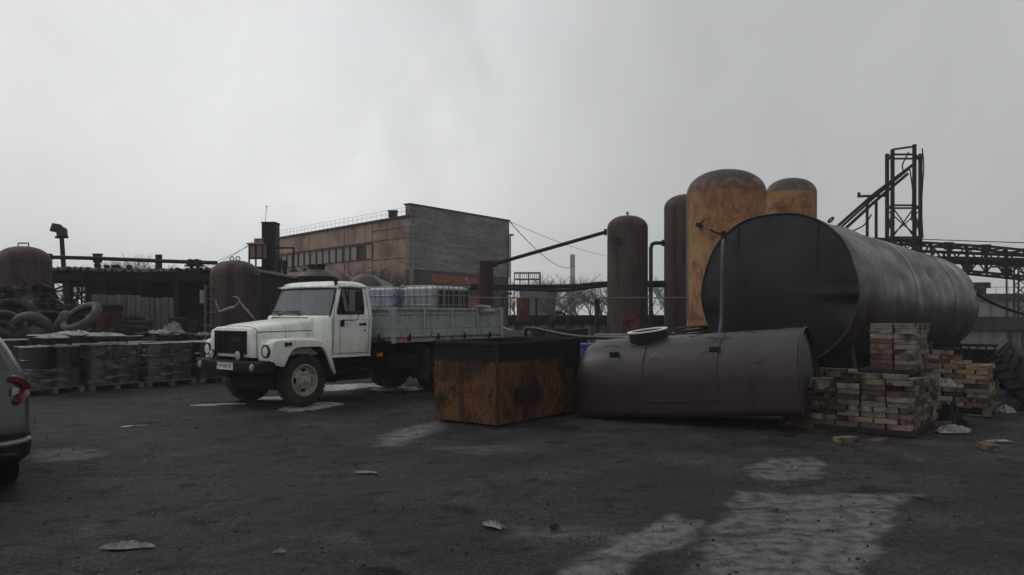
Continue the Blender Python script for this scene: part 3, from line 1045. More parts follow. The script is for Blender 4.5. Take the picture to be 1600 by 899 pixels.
# doors as seams proud of the shell
for sx in (1, -1):
    d = MB()
    pts = [(0.60, 0.95), (0.60, 1.66), (0.70, 2.22), (1.46, 2.235), (1.50, 1.66), (1.49, 0.95)]
    wz = lambda z: np.interp(z, lev, hw) + 0.0
    P3 = [Vector((sx * (wz(z) + 0.002), y, z)) for y, z in pts]
    path = []
    for i in range(len(P3)):
        a, c = P3[i], P3[(i + 1) % len(P3)]
        for t in range(6):
            q = a.lerp(c, t / 6)
            q.x = sx * (wz(q.z) + 0.001)
            path.append(q)
    d.tube(path, 0.006, 4, closed=True)
    dr = d.build('door_seam', M_blk, cab)
    h_ = MB()
    h_.bb(min(sx * 1.03, sx * 1.065), max(sx * 1.03, sx * 1.065), 1.24, 1.40, 1.50, 1.535)
    h_.bb(min(sx * 1.03, sx * 1.05), max(sx * 1.03, sx * 1.05), 1.36, 1.42, 1.49, 1.545)
    h_.cyl((sx * 1.03, 1.385, 1.39), (sx * 1.046, 1.385, 1.39), 0.018, n=10)
    h_.build('door_handle', M_blk, cab, bevel=0.004)
    b = MB()       # body crease below the window, sill, vent-window bar and rain deflector
    b.tube([(sx * 1.036, 0.62, 1.615), (sx * 1.041, 1.1, 1.615), (sx * 1.036, 1.58, 1.615)], 0.008, 4)
    b.bb(min(sx * 0.98, sx * 1.012), max(sx * 0.98, sx * 1.012), 0.55, 1.56, 0.875, 0.905)
    b.build('sill', M_white, cab)
    b = MB()
    b.bb(min(sx * 0.985, sx * 1.01), max(sx * 0.985, sx * 1.01), 0.985, 1.0, 1.74, 2.2)
    b.build('quarter_bar', M_blk, cab)
    # mirror
    b = MB()
    b.tube(smooth_path([(sx * 1.03, 0.80, 1.60), (sx * 1.10, 0.80, 1.60), (sx * 1.22, 0.98, 1.60), (sx * 1.27, 1.02, 1.66), (sx * 1.27, 1.02, 1.8)], 5), 0.009, 6)
    b.bb(min(sx * 1.025, sx * 1.075), max(sx * 1.025, sx * 1.075), 0.76, 0.84, 1.48, 1.60)
    mm = b.build('mirror_arm', M_blk, truck, bevel=0.01)
    b = MB()
    b.box((sx * 1.27, 1.03, 1.98), (0.20, 0.05, 0.40))
    b.build('mirror', M_blk, mm, bevel=0.025)
    b = MB()
    b.tube([(sx * 1.27, 1.03, 2.15), (sx * 1.2, 0.93, 2.245), (sx * 0.96, 0.80, 2.24)], 0.008, 6)
    b.build('mirror_stay', M_blk, mm)
# roof marker lights
for sx in (1, -1):
    b = MB()
    b.cyl((sx * 0.86, 0.80, 2.29), (sx * 0.86, 0.80, 2.37), 0.025, n=8)
    b.box((sx * 0.86, 0.79, 2.38), (0.07, 0.09, 0.05))
    b.tube([(sx * 0.86, 0.76, 2.36), (sx * 0.93, 0.72, 2.2), (sx * 0.97, 0.60, 1.85), (sx * 0.99, 0.53, 1.65)], 0.006, 4)
    b.build('marker_lamp', M_blk, cab)
# wipers
for x0, x1 in ((-0.50, -0.88), (0.15, -0.45)):
    b = MB()
    b.tube([(x0, 0.485, 1.70), (x0 - 0.06, 0.475, 1.735), (x0 * 0.5 + x1 * 0.5 - 0.05, 0.478, 1.765)], 0.009, 5)
    b.tube([(x0 + 0.02, 0.488 + 0.03 * 0, 1.775), ((x0 + x1) / 2, 0.49, 1.77), (x1, 0.545 if x1 < -0.8 else 0.50, 1.755)], 0.010, 5)
    b.cyl((x0, 0.44, 1.665), (x0, 0.49, 1.71), 0.022, n=8)
    b.build('wiper', M_blk, cab)
# interior
b = MB()
for x in (-0.5, 0.55):
    b.box((x, 1.25, 1.3), (0.6, 0.45, 0.16))
    b.box((x, 1.46, 1.62), (0.56, 0.12, 0.62), (R(-8), 0, 0))
    b.box((x, 1.47, 2.0), (0.3, 0.08, 0.16))
b.bb(-0.92, 0.92, 0.60, 0.90, 1.45, 1.66)
b.build('seats', M_seat, cab, bevel=0.03)
b = MB()
b.tube(ring_pts((0, 0, 0), 0.22, 28), 0.014, 6, closed=True)
b.bb(-0.2, 0.2, -0.015, 0.015, -0.01, 0.01)
o = b.build('steering_wheel', M_blk, cab)
place(o, (0.5, 0.98, 1.78), rot=(R(-50), 0, 0))

# bonnet
yk = [-0.965, -0.95, -0.90, -0.55, -0.1, 0.30, 0.50]
wk = [0.66, 0.685, 0.695, 0.70, 0.705, 0.715, 0.72]
tk = [1.42, 1.465, 1.49, 1.545, 1.595, 1.635, 1.655]


def hood_ring(k):
    y, w_, t = yk[k], wk[k], tk[k]
    h_ = [(0, t), (w_ * 0.5, t - 0.004), (w_ * 0.80, t - 0.02), (w_ * 0.95, t - 0.055), (w_, t - 0.11 if k else t - 0.07), (w_, 1.30), (w_, 0.93)]
    if k == 0:
        h_ = [(a, min(c, 1.42)) if c > 1 else (a, 0.95) for a, c in h_]
    half = [(a, y, c) for a, c in h_]
    return half + [(-a, y, c) for a, y, c in half[:0:-1]]


bon = MB().loft([hood_ring(k) for k in range(len(yk))]).build('bonnet', M_white, truck, smooth=40)
# upper lid edge line along both sides and across the nose
b = MB()
for sx in (1, -1):
    b.tube([(sx * 0.702, -0.88, 1.395), (sx * 0.708, -0.3, 1.40), (sx * 0.718, 0.44, 1.405)], 0.006, 4)
    b.tube([(sx * 0.718, 0.44, 1.60), (sx * 0.722, 0.45, 1.405), (sx * 0.722, 0.45, 1.14)], 0.006, 4)
    b.tube([(sx * 0.698, -0.875, 1.40), (sx * 0.698, -0.875, 0.94)], 0.006, 4)
b.tube([(-0.69, -0.87, 1.41), (-0.65, -0.87, 1.462), (-0.4, -0.87, 1.493), (0, -0.87, 1.497), (0.4, -0.87, 1.493), (0.65, -0.87, 1.462), (0.69, -0.87, 1.41)], 0.005, 4)
b.build('bonnet_gap', M_blk, bon)
# cowl flare between bonnet and doors, scuttle in front of the windscreen
for sx in (1, -1):
    b = MB()
    pr = [(0.715, 0.35, 1.12), (1.028, 0.58, 1.12), (1.028, 0.66, 1.12), (0.715, 0.66, 1.12)]
    rgs = []
    for z, in_ in ((0.95, 0), (1.3, 0), (1.56, 0), (1.63, 0.02), (1.665, 0.06)):
        rgs.append([(sx * 0.6, 0.30 + in_, z), (sx * 0.715, 0.34 + in_, z), (sx * (1.0 - in_ * 0.4), 0.515 + in_ * 0.3, z), (sx * (1.026 - in_ * 0.3), 0.56, z), (sx * 1.0, 0.66, z), (sx * 0.6, 0.66, z)])
    b.loft(rgs)
    b.build('cowl', M_white, truck, smooth=40)
b = MB()
b.loft([[(-0.98, 0.52, 1.655), (-0.7, 0.40, 1.655), (0, 0.36, 1.655), (0.7, 0.40, 1.655), (0.98, 0.52, 1.655), (0.98, 0.64, 1.655), (-0.98, 0.64, 1.655)],
        [(-0.97, 0.55, 1.69), (-0.7, 0.47, 1.69), (0, 0.45, 1.69), (0.7, 0.47, 1.69), (0.97, 0.55, 1.69), (0.98, 0.64, 1.69), (-0.98, 0.64, 1.69)]])
b.build('scuttle', M_white, truck, smooth=40)
# grille
b = MB()
b.bb(-0.53, 0.53, -0.968, -0.955, 0.995, 1.405)
gr = b.build('grille', M_blk, truck)
b = MB()
for k in range(17):
    x = -0.50 + k * 1.0 / 16
    b.bb(x - 0.011, x + 0.011, -0.985, -0.9685, 1.01, 1.39)
b.bb(-0.535, 0.535, -0.988, -0.969, 1.392, 1.412)
b.bb(-0.535, 0.535, -0.988, -0.969, 0.988, 1.006)
b.build('grille_bars', M_blk, gr, bevel=0.003)
b = MB()
b.bb(0.08, 0.36, -0.994, -0.986, 1.215, 1.285)
bd = b.build('badge', M_blk, gr, bevel=0.003)
text_mesh('ГАЗ', 0.085, 'badge_letters', mat('badge_grey', [S(58, 58, 62), S(66, 66, 70)], 4, rough=0.5), bd, (0.22, -0.996, 1.25), (R(90), 0, 0), 0.001, 1.3)
# fenders
for sx in (1, -1):
    outer = [(-0.83, 0.86), (-0.85, 1.0), (-0.84, 1.16), (-0.80, 1.235), (-0.70, 1.265), (-0.3, 1.275), (0.10, 1.27), (0.30, 1.245), (0.40, 1.19), (0.47, 1.08), (0.56, 0.84), (0.65, 0.58), (0.60, 0.55)]
    inner = [(0.55, 0.62), (0.45, 0.86), (0.36, 1.03), (0.30, 1.09), (0.22, 1.115), (-0.22, 1.115), (-0.34, 1.10), (-0.43, 1.03), (-0.50, 0.90), (-0.55, 0.78), (-0.60, 0.765), (-0.74, 0.80)]
    poly = outer + inner
    # thin-walled fender: outer plate + top skin lofted
    b = MB()
    x0, x1 = 0.69, 1.09
    n = len(outer)
    secs = [(x0, 0.0), (0.95, 0.0), (1.05, 0.008), (1.08, 0.022), (1.09, 0.05)]
    cy, cz = -0.1, 0.7
    vs = []
    for xx_, inset in secs:
        for y, z in outer:
            d = Vector((cy - y, cz - z))
            d.normalize()
            vs.append((sx * xx_, y + d.x * inset, z + d.y * inset))
    fs = [(j * n + i, j * n + i + 1, (j + 1) * n + i + 1, (j + 1) * n + i) for j in range(4) for i in range(n - 1)]
    b.add(vs, fs)
    # side face between outer lip and arch opening
    o2 = [(y + (cy - y) / math.hypot(cy - y, cz - z) * 0.05, z + (cz - z) / math.hypot(cy - y, cz - z) * 0.05) for y, z in outer]
    inn = inner[::-1]
    m2 = len(inn)
    vs = [(sx * 1.09, y, z) for y, z in o2]
    vi = []
    for i in range(n):
        t = i / (n - 1) * (m2 - 1)
        a = int(min(t, m2 - 2))
        fr = t - a
        vi.append((sx * 1.09, inn[a][0] * (1 - fr) + inn[a + 1][0] * fr, inn[a][1] * (1 - fr) + inn[a + 1][1] * fr))
    vj = [(sx * 1.03, y, z) for _, y, z in vi]
    vk = [(sx * 0.70, y, z) for _, y, z in vi]
    b.add(vs + vi + vj, [(i, i + 1, n + i + 1, n + i) for i in range(n - 1)] + [(n + i, n + i + 1, 2 * n + i + 1, 2 * n + i) for i in range(n - 1)])
    fe = b.build('fender', M_white, truck, smooth=35)
    b = MB()
    b.add(vj + vk, [(i, i + 1, n + i + 1, n + i) for i in range(n - 1)])
    b.add([(sx * 0.66, -0.83, 0.85), (sx * 0.66, 0.6, 0.62), (sx * 0.66, 0.5, 1.26), (sx * 0.66, -0.8, 1.24)], [(0, 1, 2, 3)])
    b.add([(sx * 0.66, -0.82, 0.86), (sx * 1.07, -0.82, 0.86), (sx * 1.07, -0.6, 0.78), (sx * 0.66, -0.6, 0.78)], [(0, 1, 2, 3)])
    b.build('wheel_arch_liner', M_under, fe)
    # front wall of the fender
    b = MB()
    b.bb(min(sx * 0.69, sx * 1.055), max(sx * 0.69, sx * 1.055), -0.845, -0.78, 0.87, 1.20)
    b.build('fender_front', M_white, fe, bevel=0.02)
    # headlamp
    b = MB()
    M = Matrix.Translation((sx * 0.95, -0.85, 1.05)) @ Euler((R(90), 0, 0)).to_matrix().to_4x4()
    b.lathe([(0.115, 0), (0.118, 0.03), (0.10, 0.04), (0.095, 0.015)], 28, M)
    hl = b.build('headlamp', M_blk, truck)
    b = MB()
    b.lathe([(0.095, 0.012), (0.07, -0.02), (0.02, -0.045), (0.001, -0.05)], 24, M)
    b.build('reflector', M_chrome, hl)
    b = MB()
    b.lathe([(0.096, 0.022), (0.07, 0.036), (0.035, 0.042), (0.001, 0.044)], 24, M)
    b.build('lens', M_lens, hl)
    b = MB()
    b.cyl((sx * 1.085, -0.52, 1.17), (sx * 1.125, -0.54, 1.17), 0.042, 0.034, 16)
    b.cyl((sx * 1.085, -0.44, 1.175), (sx * 1.12, -0.45, 1.175), 0.038, 0.03, 16)
    b.build('side_lamp', M_blk, fe)
    b = MB()
    b.bb(min(sx * 0.78, sx * 1.08), max(sx * 0.78, sx * 1.08), 0.60, 0.62, 0.40, 0.62)
    b.build('mudflap', M_blk, truck)
# bumper
b = MB()
bp = [(-1.10, -0.92, 0), (-1.09, -1.02, 0), (-1.03, -1.06, 0), (0, -1.075, 0), (1.03, -1.06, 0), (1.09, -1.02, 0), (1.10, -0.80, 0)]
inb = [(-1.04, -0.92, 0), (-1.03, -0.99, 0), (-0.99, -1.0, 0), (0, -1.015, 0), (0.99, -1.0, 0), (1.03, -0.99, 0), (1.04, -0.80, 0)]
rg = []
for z, d in ((0.665, 0.01), (0.685, 0.0), (0.845, 0.0), (0.862, 0.01)):
    rg.append([(x * (1 - d * 0.5), y + d, z) for x, y, _ in bp] + [(x, y, z) for x, y, _ in inb[::-1]])
b.loft(rg)
bm_ = b.build('bumper', M_blk, truck, smooth=30)
b = MB()
b.bb(-1.05, 1.05, -1.05, -0.80, 0.863, 0.872)
b.build('bumper_top_plate', M_blk, bm_)
b = MB()
b.bb(-0.26, 0.26, -1.09, -1.082, 0.70, 0.83)
pl = b.build('number_plate', M_plate, bm_)
b = MB()
b.bb(-0.255, -0.215, -1.0925, -1.0905, 0.705, 0.765)
b.build('plate_flag_yellow', M_yel, pl)
b = MB()
b.bb(-0.255, -0.215, -1.0925, -1.0905, 0.7655, 0.825)
b.build('plate_flag_blue', M_blu, pl)
text_mesh('AP 3487 AP', 0.108, 'plate_text', M_ink, pl, (0.02, -1.0915, 0.765), (R(90), 0, 0), 0.0008, 0.80)
for x in (-0.88, 0.87):
    b = MB()
    b.lathe([(0.001, 0.05), (0.03, 0.045), (0.045, 0.02), (0.048, 0)], 16, Matrix.Translation((x * 0.97, -1.065, 0.765)) @ Euler((R(90), 0, 0)).to_matrix().to_4x4() @ Matrix.Scale(1.5, 4, (0, 1, 0)))
    b.build('position_lamp', M_clear, bm_)
for x in (-0.51, 0.36):
    b = MB()
    M = Matrix.Translation((x, -1.03, 0.965)) @ Euler((R(90), 0, 0)).to_matrix().to_4x4()
    b.lathe([(0.001, -0.09), (0.05, -0.08), (0.088, -0.02), (0.095, 0.0), (0.095, 0.02), (0.083, 0.022)], 24, M)
    b.cyl((x, -1.01, 0.865), (x, -1.01, 0.89), 0.018, n=8)
    fg = b.build('fog_lamp', M_blk, bm_)
    b = MB()
    b.lathe([(0.085, 0.02), (0.06, 0.032), (0.001, 0.038)], 24, M)
    b.build('lens', M_clear, fg)
# chassis
b = MB()
for x in (-0.42, 0.42):
    b.bb(x - 0.04, x + 0.04, -0.95, 5.35, 0.70, 0.92)
b.bb(-0.60, 0.60, -0.80, 0.45, 0.60, 0.96)
b.bb(-0.95, 0.95, -0.07, 0.07, 0.40, 0.52)
b.bb(-0.75, 0.75, 3.70, 3.84, 0.40, 0.54)
b.cyl((0, 3.62, 0.47), (0, 3.92, 0.47), 0.2, n=16)
b.cyl((0, 0.5, 0.7), (0, 3.6, 0.5), 0.05, n=8)
for x in (-0.55, 0.55):
    b.bb(x - 0.04, x + 0.04, 3.0, 4.6, 0.58, 0.66)
    b.bb(x - 0.04, x + 0.04, -0.7, 0.6, 0.50, 0.56)
for y in (2.15, 2.9, 3.7, 4.5, 5.3):
    b.bb(-1.05, 1.05, y - 0.05, y + 0.05, 0.93, 1.06)
b.bb(-0.7, 0.6, -0.45, -0.30, 0.30, 0.60)
ch = b.build('chassis', M_under, truck)
b = MB()
b.bb(0.66, 1.05, 2.25, 2.95, 0.55, 0.86)
b.build('fuel_tank', M_under, ch, bevel=0.03)
b = MB()
b.bb(-1.05, -0.66, 2.0, 3.0, 0.55, 0.9)
b.build('tool_box', M_under, ch, bevel=0.02)
for sx in (1, -1):
    b = MB()
    for z, x in ((0.80, 0.94), (0.62, 0.99), (0.45, 1.03)):
        b.bb(min(sx * 0.72, sx * x), max(sx * 0.72, sx * x), 0.68, 1.52, z - 0.03, z)
    for y in (0.69, 1.50):
        b.add([(sx * 0.72, y, 0.90), (sx * 0.96, y, 0.90), (sx * 1.03, y, 0.42), (sx * 0.72, y, 0.42)], [(0, 1, 2, 3)])
        b.add([(sx * 0.72, y + .01, 0.90), (sx * 0.96, y + .01, 0.90), (sx * 1.03, y + .01, 0.42), (sx * 0.72, y + .01, 0.42)], [(0, 1, 2, 3)])
    b.bb(min(sx * 0.70, sx * 0.73), max(sx * 0.70, sx * 0.73), 0.66, 1.54, 0.42, 0.9)
    b.build('step', M_blk, truck)
    b = MB()
    b.bb(min(sx * 0.62, sx * 1.14), max(sx * 0.62, sx * 1.14), 3.10, 3.125, 0.30, 1.0)
    b.build('rear_mudflap', mat('mudflap_grey', [S(58, 56, 60), S(76, 73, 76)], 4, rough=0.8), truck)
for sx in (1, -1):
    wheel(truck, sx * 0.84, 0, 0.475, 0.485, 0.23, sx)
    for xi, du in ((0.93, True), (0.66, False)):
        wheel(truck, sx * xi, 3.77, 0.475, 0.485, 0.22, sx, dual=du)
# cargo bed
BY0, BY1, BZ0, BZ1, BX = 2.02, 5.51, 1.234, 1.851, 1.19
b = MB()
b.bb(-BX + 0.03, BX - 0.03, BY0 + 0.02, BY1 - 0.02, 1.19, 1.25)
bed = b.build('cargo_bed', M_bed, truck)


def drop_side(p0, p1, nrm, cells, name):
    """panel from p0 to p1 (xy), outward normal nrm"""
    b = MB()
    p0 = Vector(p0).to_3d()
    p1 = Vector(p1).to_3d()
    d = (p1 - p0)
    ln = d.length
    d.normalize()
    n_ = Vector(nrm).to_3d()
    M = Matrix.Translation(p0) @ Matrix((d, n_, Vector((0, 0, 1)))).transposed().to_4x4()
    b.bb(0, ln, -0.03, 0.0, BZ0, BZ1 - 0.02, M)
    b.bb(0, ln, -0.045, 0.045, BZ1 - 0.055, BZ1, M)
    b.bb(0, ln, 0.0, 0.022, BZ1 - 0.155, BZ1 - 0.14, M)
    b.bb(0, ln, 0.001, 0.03, BZ0, BZ0 + 0.13, M)
    for k in range(cells + 1):
        x = min(max(ln * k / cells, 0.03), ln - 0.03)
        b.bb(x - 0.032, x + 0.032, 0.0, 0.045, BZ0 - 0.002, BZ1 - 0.056, M)
    for k in range(cells):
        xa, xb = ln * k / cells + 0.05, ln * (k + 1) / cells - 0.05
        b.bb(xa, xb, 0.0, 0.010, BZ0 + 0.17, BZ1 - 0.17, M)
        xm = (xa + xb) / 2
        b.cyl(M @ Vector((xm, 0.01, BZ1 - 0.205)), M @ Vector((xm, 0.028, BZ1 - 0.205)), 0.022, n=10)
    o = b.build(name, M_bed, bed, bevel=0.004)
    b = MB()
    for k in range(1, 2 * cells, 2):
        x = ln * k / cells / 2
        b.bb(x - 0.03, x + 0.03, 0.019, 0.04, BZ0 - 0.08, BZ0 + 0.06, M)
    b.build('hinges', M_blk, o)
    return o


drop_side((BX, BY0), (BX, BY1), (1, 0), 4, 'drop_side')
drop_side((-BX, BY0), (-BX, BY1), (-1, 0), 4, 'drop_side')
drop_side((BX, BY1 + 0.03), (-BX, BY1 + 0.03), (0, 1), 3, 'tailgate')
drop_side((BX - 0.03, BY0), (-BX + 0.03, BY0), (0, -1), 3, 'headboard')
for x in (BX + 0.01, -BX - 0.01):
    for ya, yb in ((BY0 - 0.04, BY0 + 0.03), (BY1, BY1 + 0.06)):
        b = MB()
        b.bb(x - 0.03, x + 0.03, ya, yb, BZ0 - 0.12, BZ1 + 0.02)
        b.build('corner_post', M_bed, bed)
b = MB()
for x in (BX - 0.06, -BX + 0.02):
    b.bb(x, x + 0.04, BY0, BY0 + 1.75, BZ0 - 0.11, BZ0 - 0.035)
    b.bb(x, x + 0.04, BY0 + 1.9, BY1, BZ0 - 0.10, BZ0 - 0.045)
b.build('bed_rail', M_bed, bed)
for y, z, x in ((2.35, 1.16, 1.20), (1.86, 0.88, 0.98)):
    b = MB()
    b.cyl((x - 0.03, y, z), (x + 0.012, y, z), 0.045 if z > 1 else 0.03, n=12)
    if z < 1:
        b.bb(x - 0.05, x, y - 0.06, y + 0.06, z - 0.035, z + 0.035)
    b.build('side_marker', M_amber, truck)


# ------------------------------------------------------------------ liquid totes
def tote(label, loc, rz, body_m, w_=1.0, l_=1.2, h_=1.16, side_m=None, nb=7, group=None):
    t = thing('liquid_tote', label, 'tote', loc, rz, group)
    b = MB()
    n = 9
    z0, z1 = 0.16, h_ - 0.05
    rgs = []
    for z, ins in ((z0, 0.06), (z0 + 0.05, 0.03), (z1 - 0.07, 0.03), (z1 - 0.02, 0.06), (z1, 0.11)):
        rgs.append([(x, y, z) for x, y in rrect(w_ / 2 - ins, l_ / 2 - ins, 0.09)])
    b.loft(rgs)
    body = b.build('bottle', body_m, t, smooth=40)
    b = MB()
    b.cyl((0, 0, z1 - 0.01), (0, 0, z1 + 0.035), 0.09, n=18)
    b.build('cap', M_plast, body)
    b = MB()
    for z in (0.2, 0.42, 0.66, 0.88, h_ - 0.04):
        b.tube([(x, y, z) for x, y in rrect(w_ / 2 - 0.005, l_ / 2 - 0.005, 0.06)], 0.011 if z < h_ - 0.1 else 0.014, 5, closed=True)
    for k in range(nb):
        y = -l_ / 2 + 0.09 + (l_ - 0.18) * k / (nb - 1)
        for x in (-w_ / 2, w_ / 2):
            b.cyl((x, y, 0.12), (x, y, h_ - 0.04), 0.0105, n=5)
    for k in range(nb - 1):
        x = -w_ / 2 + 0.09 + (w_ - 0.18) * k / (nb - 2)
        for y in (-l_ / 2, l_ / 2):
            b.cyl((x, y, 0.12), (x, y, h_ - 0.04), 0.0075, n=5)
    for x in (-0.18, 0.18):
        b.tube([(x, -l_ / 2, h_ - 0.035), (x, l_ / 2, h_ - 0.035)], 0.010, 5)
    b.build('cage', M_cage, t)
    b = MB()
    for x in (-w_ / 2 + 0.05, 0, w_ / 2 - 0.05):
        b.bb(x - 0.05, x + 0.05, -l_ / 2, l_ / 2, 0.0, 0.10)
    b.bb(-w_ / 2, w_ / 2, -l_ / 2, l_ / 2, 0.10, 0.14)
    b.build('pallet_base', M_blk, t)
    b = MB()
    b.tube(smooth_path([(0.0, -l_ / 2 + 0.03, 0.24), (0.0, -l_ / 2 - 0.05, 0.24), (0.0, -l_ / 2 - 0.08, 0.18)], 4), 0.028, 8)
    b.build('valve', M_plast, t)
    return t


def rrect(hx, hy, r, n=4):
    o = []
    for cx, cy, a0 in ((hx - r, hy - r, 0), (-hx + r, hy - r, 90), (-hx + r, -hy + r, 180), (hx - r, -hy + r, 270)):
        for k in range(n + 1):
            a = R(a0 + 90 * k / n)
            o.append((cx + r * math.cos(a), cy + r * math.sin(a)))
    return o


def on_truck(x, y, z):
    s, c = math.sin(TH), math.cos(TH)
    return (TR[0] + y * s + x * c, TR[1] + y * c - x * s, z)


tote('blue stained liquid tote in a wire cage on the truck bed, nearer the cab', on_truck(-0.62, 3.72, 1.252), -TH, M_ibc_b, 1.0, 1.0, 1.12, group=None)
tote('liquid tote with brown streaked side on the truck bed, rearmost', on_truck(0.50, 3.98, 1.252), -TH, M_ibc_g, 1.15, 1.2, 1.13)
for k in range(5):
    pass
# brown residue seen through the side of the rear tote is a liner panel of it
lt = [o for o in COL.objects if o.get('label', '').startswith('liquid tote with brown')][0]
b = MB()
for k in range(4):
    b.bb(0.548, 0.566, -0.52 + k * 0.27, -0.30 + k * 0.27, 0.2, 1.0)
b.build('stained_side', M_ibc_br, lt, bevel=0.008)
b = MB()
b.tube(smooth_path([(0, 0, 0.05), (0.2, 0.05, 0.10), (0.45, 0, 0.07), (0.7, 0.1, 0.06)], 5), 0.055, 8)
b.tube(smooth_path([(0.1, 0.1, 0.14), (0.35, -0.05, 0.17), (0.55, 0.12, 0.14)], 5), 0.05, 8)
o = b.build('rolled_hose', M_litter, smooth=60)
tag(o, 'pale rolled hose lying on the truck bed behind the totes', 'hose')
place(o, on_truck(0.9, 4.72, 1.71), -TH)
b = MB()
b.bb(-0.3, 0.25, -0.25, 0.35, 0, 0.42)
o = b.build('crate', M_sheet, smooth=0, bevel=0.01)
tag(o, 'dark crate on the truck bed under the rolled hose', 'crate')
place(o, on_truck(0.8, 5.0, 1.252), -TH)
# ------------------------------------------------------------------ open rusty steel box
t = thing('steel_skip', 'rust streaked open steel box with black tarred upper band in front of the truck', 'skip', (-0.225, 12.26, 0), -R(36.5))
Wb, Lb, Hb = 1.29, 2.42, 1.30
b = MB()
b.bb(-Wb, 0, 0, Lb, 0.02, 0.05)
b.bb(-Wb, 0, 0, 0.012, 0.05, Hb - 0.03)
b.bb(-Wb, 0, Lb - 0.012, Lb, 0.05, Hb - 0.03)
b.bb(-Wb, -Wb + 0.012, 0.0125, Lb - 0.0125, 0.05, Hb - 0.03)
b.bb(-0.012, 0, 0.0125, Lb - 0.0125, 0.05, Hb - 0.03)
b.build('wall', M_skip, t, smooth=0, bevel=0.004)
b = MB()
b.bb(-Wb - 0.012, 0.012, -0.016, 0.03, Hb - 0.05, Hb)
b.bb(-Wb - 0.012, 0.012, Lb - 0.03, Lb + 0.016, Hb - 0.05, Hb)
b.bb(-Wb - 0.012, -Wb + 0.03, 0.03, Lb - 0.03, Hb - 0.05, Hb - 0.002)
b.bb(-0.03, 0.012, 0.03, Lb - 0.03, Hb - 0.05, Hb - 0.002)
b.build('rim', M_sheet, t, smooth=0, bevel=0.004)
b = MB()
b.bb(-Wb - 0.005, 0.003, -0.006, -0.002, 0.88, 0.895)
b.bb(-0.03, 0.005, -0.004, 0.03, 0.05, Hb - 0.05)
b.build('weld_seam', M_rust, t, smooth=0)
b = MB()
for x in (-Wb + 0.15, -0.15):
    b.bb(x - 0.06, x + 0.06, 0.05, Lb - 0.05, -0.01, 0.02)
b.build('skid', M_rust, t)
b = MB()
b.add([(-Wb + 0.02, 0.02, 0.85), (-0.02, 0.02, 0.85), (-0.02, Lb - 0.02, 0.85), (-Wb + 0.02, Lb - 0.02, 0.85)], [(0, 1, 2, 3)])
b.build('tar_fill', mat('tar', [S(16, 15, 17), S(26, 24, 26)], 3, rough=0.2), t, smooth=0)
# ------------------------------------------------------------------ brown tank hull lying in front
ang = 30.0
Ls = 3.55
t = thing('tank_hull', 'brown primed steel tank hull with open round manhole lying on the ground', 'tank', (1.12, 13.28, 0.0), rot=(0, -R(4.2), -R(ang)))


def arch(w_, h_, n=30, flat=0.42):
    """closed section, local y across (0..w_), z up"""
    pts = []
    r = w_ / 2
    top0 = h_ - r * 0.92
    for k in range(n + 1):
        a = PI * k / n
        pts.append((r - r * math.cos(a), top0 + r * 0.92 * math.sin(a)))
    pts = [(0.03, 0.0), (0.004, 0.02), (0.0, 0.10), (0.0, top0 * 0.55)] + pts + [(w_, top0 * 0.55), (w_, 0.10), (w_ - 0.004, 0.02), (w_ - 0.03, 0)]
    return pts


base = arch(1.58, 1.27)
rgs = []
for x, s_ in ((-0.10, 0.78), (-0.09, 0.84), (-0.06, 0.89), (0.0, 0.94), (0.09, 0.975), (0.22, 0.992), (0.40, 1.0), (1.2, 1.0), (2.2, 1.0), (3.0, 1.0), (Ls, 1.0)):
    rgs.append([(x, 0.79 + (y - 0.79) * s_, 0.10 * (1 - s_) + z * s_) for y, z in base])
# resample the hull finely and dent it a little
xs_h = [rg_[0][0] for rg_ in rgs]
rhd = random.Random(21)
hd_ = [(rhd.uniform(0.3, Ls - 0.2), rhd.randrange(6, 24), rhd.uniform(0.06, 0.3), rhd.uniform(-0.006, 0.012)) for _ in range(46)]
fine = []
NXH = 90
for k in range(NXH + 1):
    xv = -0.10 + (Ls + 0.10) * (k / NXH) ** 1.15
    j = max(0, min(len(xs_h) - 2, sum(1 for v in xs_h if v <= xv) - 1))
    f_ = (xv - xs_h[j]) / (xs_h[j + 1] - xs_h[j])
    ring = []
    for i_, (p_, q2) in enumerate(zip(rgs[j], rgs[j + 1])):
        y = p_[1] + (q2[1] - p_[1]) * f_
        z = p_[2] + (q2[2] - p_[2]) * f_
        dd = 0
        for hx, hi, hs, ha in hd_:
            e_ = ((xv - hx) ** 2 + ((i_ - hi) * 0.08) ** 2) / (hs * hs)
            if e_ < 6:
                dd += ha * math.exp(-e_)
        n2 = math.hypot(y - 0.79, z - 0.5) + 1e-6
        ring.append((xv, y - (y - 0.79) / n2 * dd, z - (z - 0.5) / n2 * dd))
    fine.append(ring)
b = MB().loft(fine, cap1=False)
sh = b.build('shell', M_prim, t, smooth=50, solid=0.012)
for k in range(16):      # curled strips of lifting scale on the upper side
    xa, ia = rhd.uniform(0.3, Ls - 0.3), rhd.uniform(7, 17)
    b = MB()
    pts = []
    for m2_ in range(6):
        xx_ = xa + m2_ * 0.035 + 0.02 * math.sin(m2_ * 1.7 + k)
        ii_ = ia + 0.45 * math.sin(m2_ * 0.9 + k * 2.0)
        i0 = int(ii_)
        a_, c_ = Vector(base[i0] + (0,)), Vector(base[i0 + 1] + (0,))
        pq = a_.lerp(c_, ii_ - i0)
        pts.append((min(xx_, Ls - 0.03), pq.x, pq.y + 0.001))
    b.tube(pts, 0.0045, 4)
    b.build('scale_mark', M_frame_red, sh)
b = MB()
b.loft([[(Ls - 0.07, 0.79 + (y - 0.79) * s_, z * s_ + 0.6 * (1 - s_)) for y, z in base] for s_ in (0.99,)] + [[(Ls - 0.055, 0.79 + (y - 0.79) * 0.6, z * 0.6 + 0.24) for y, z in base]], cap0=False)
b.build('end_plate', M_primend, t, smooth=30)
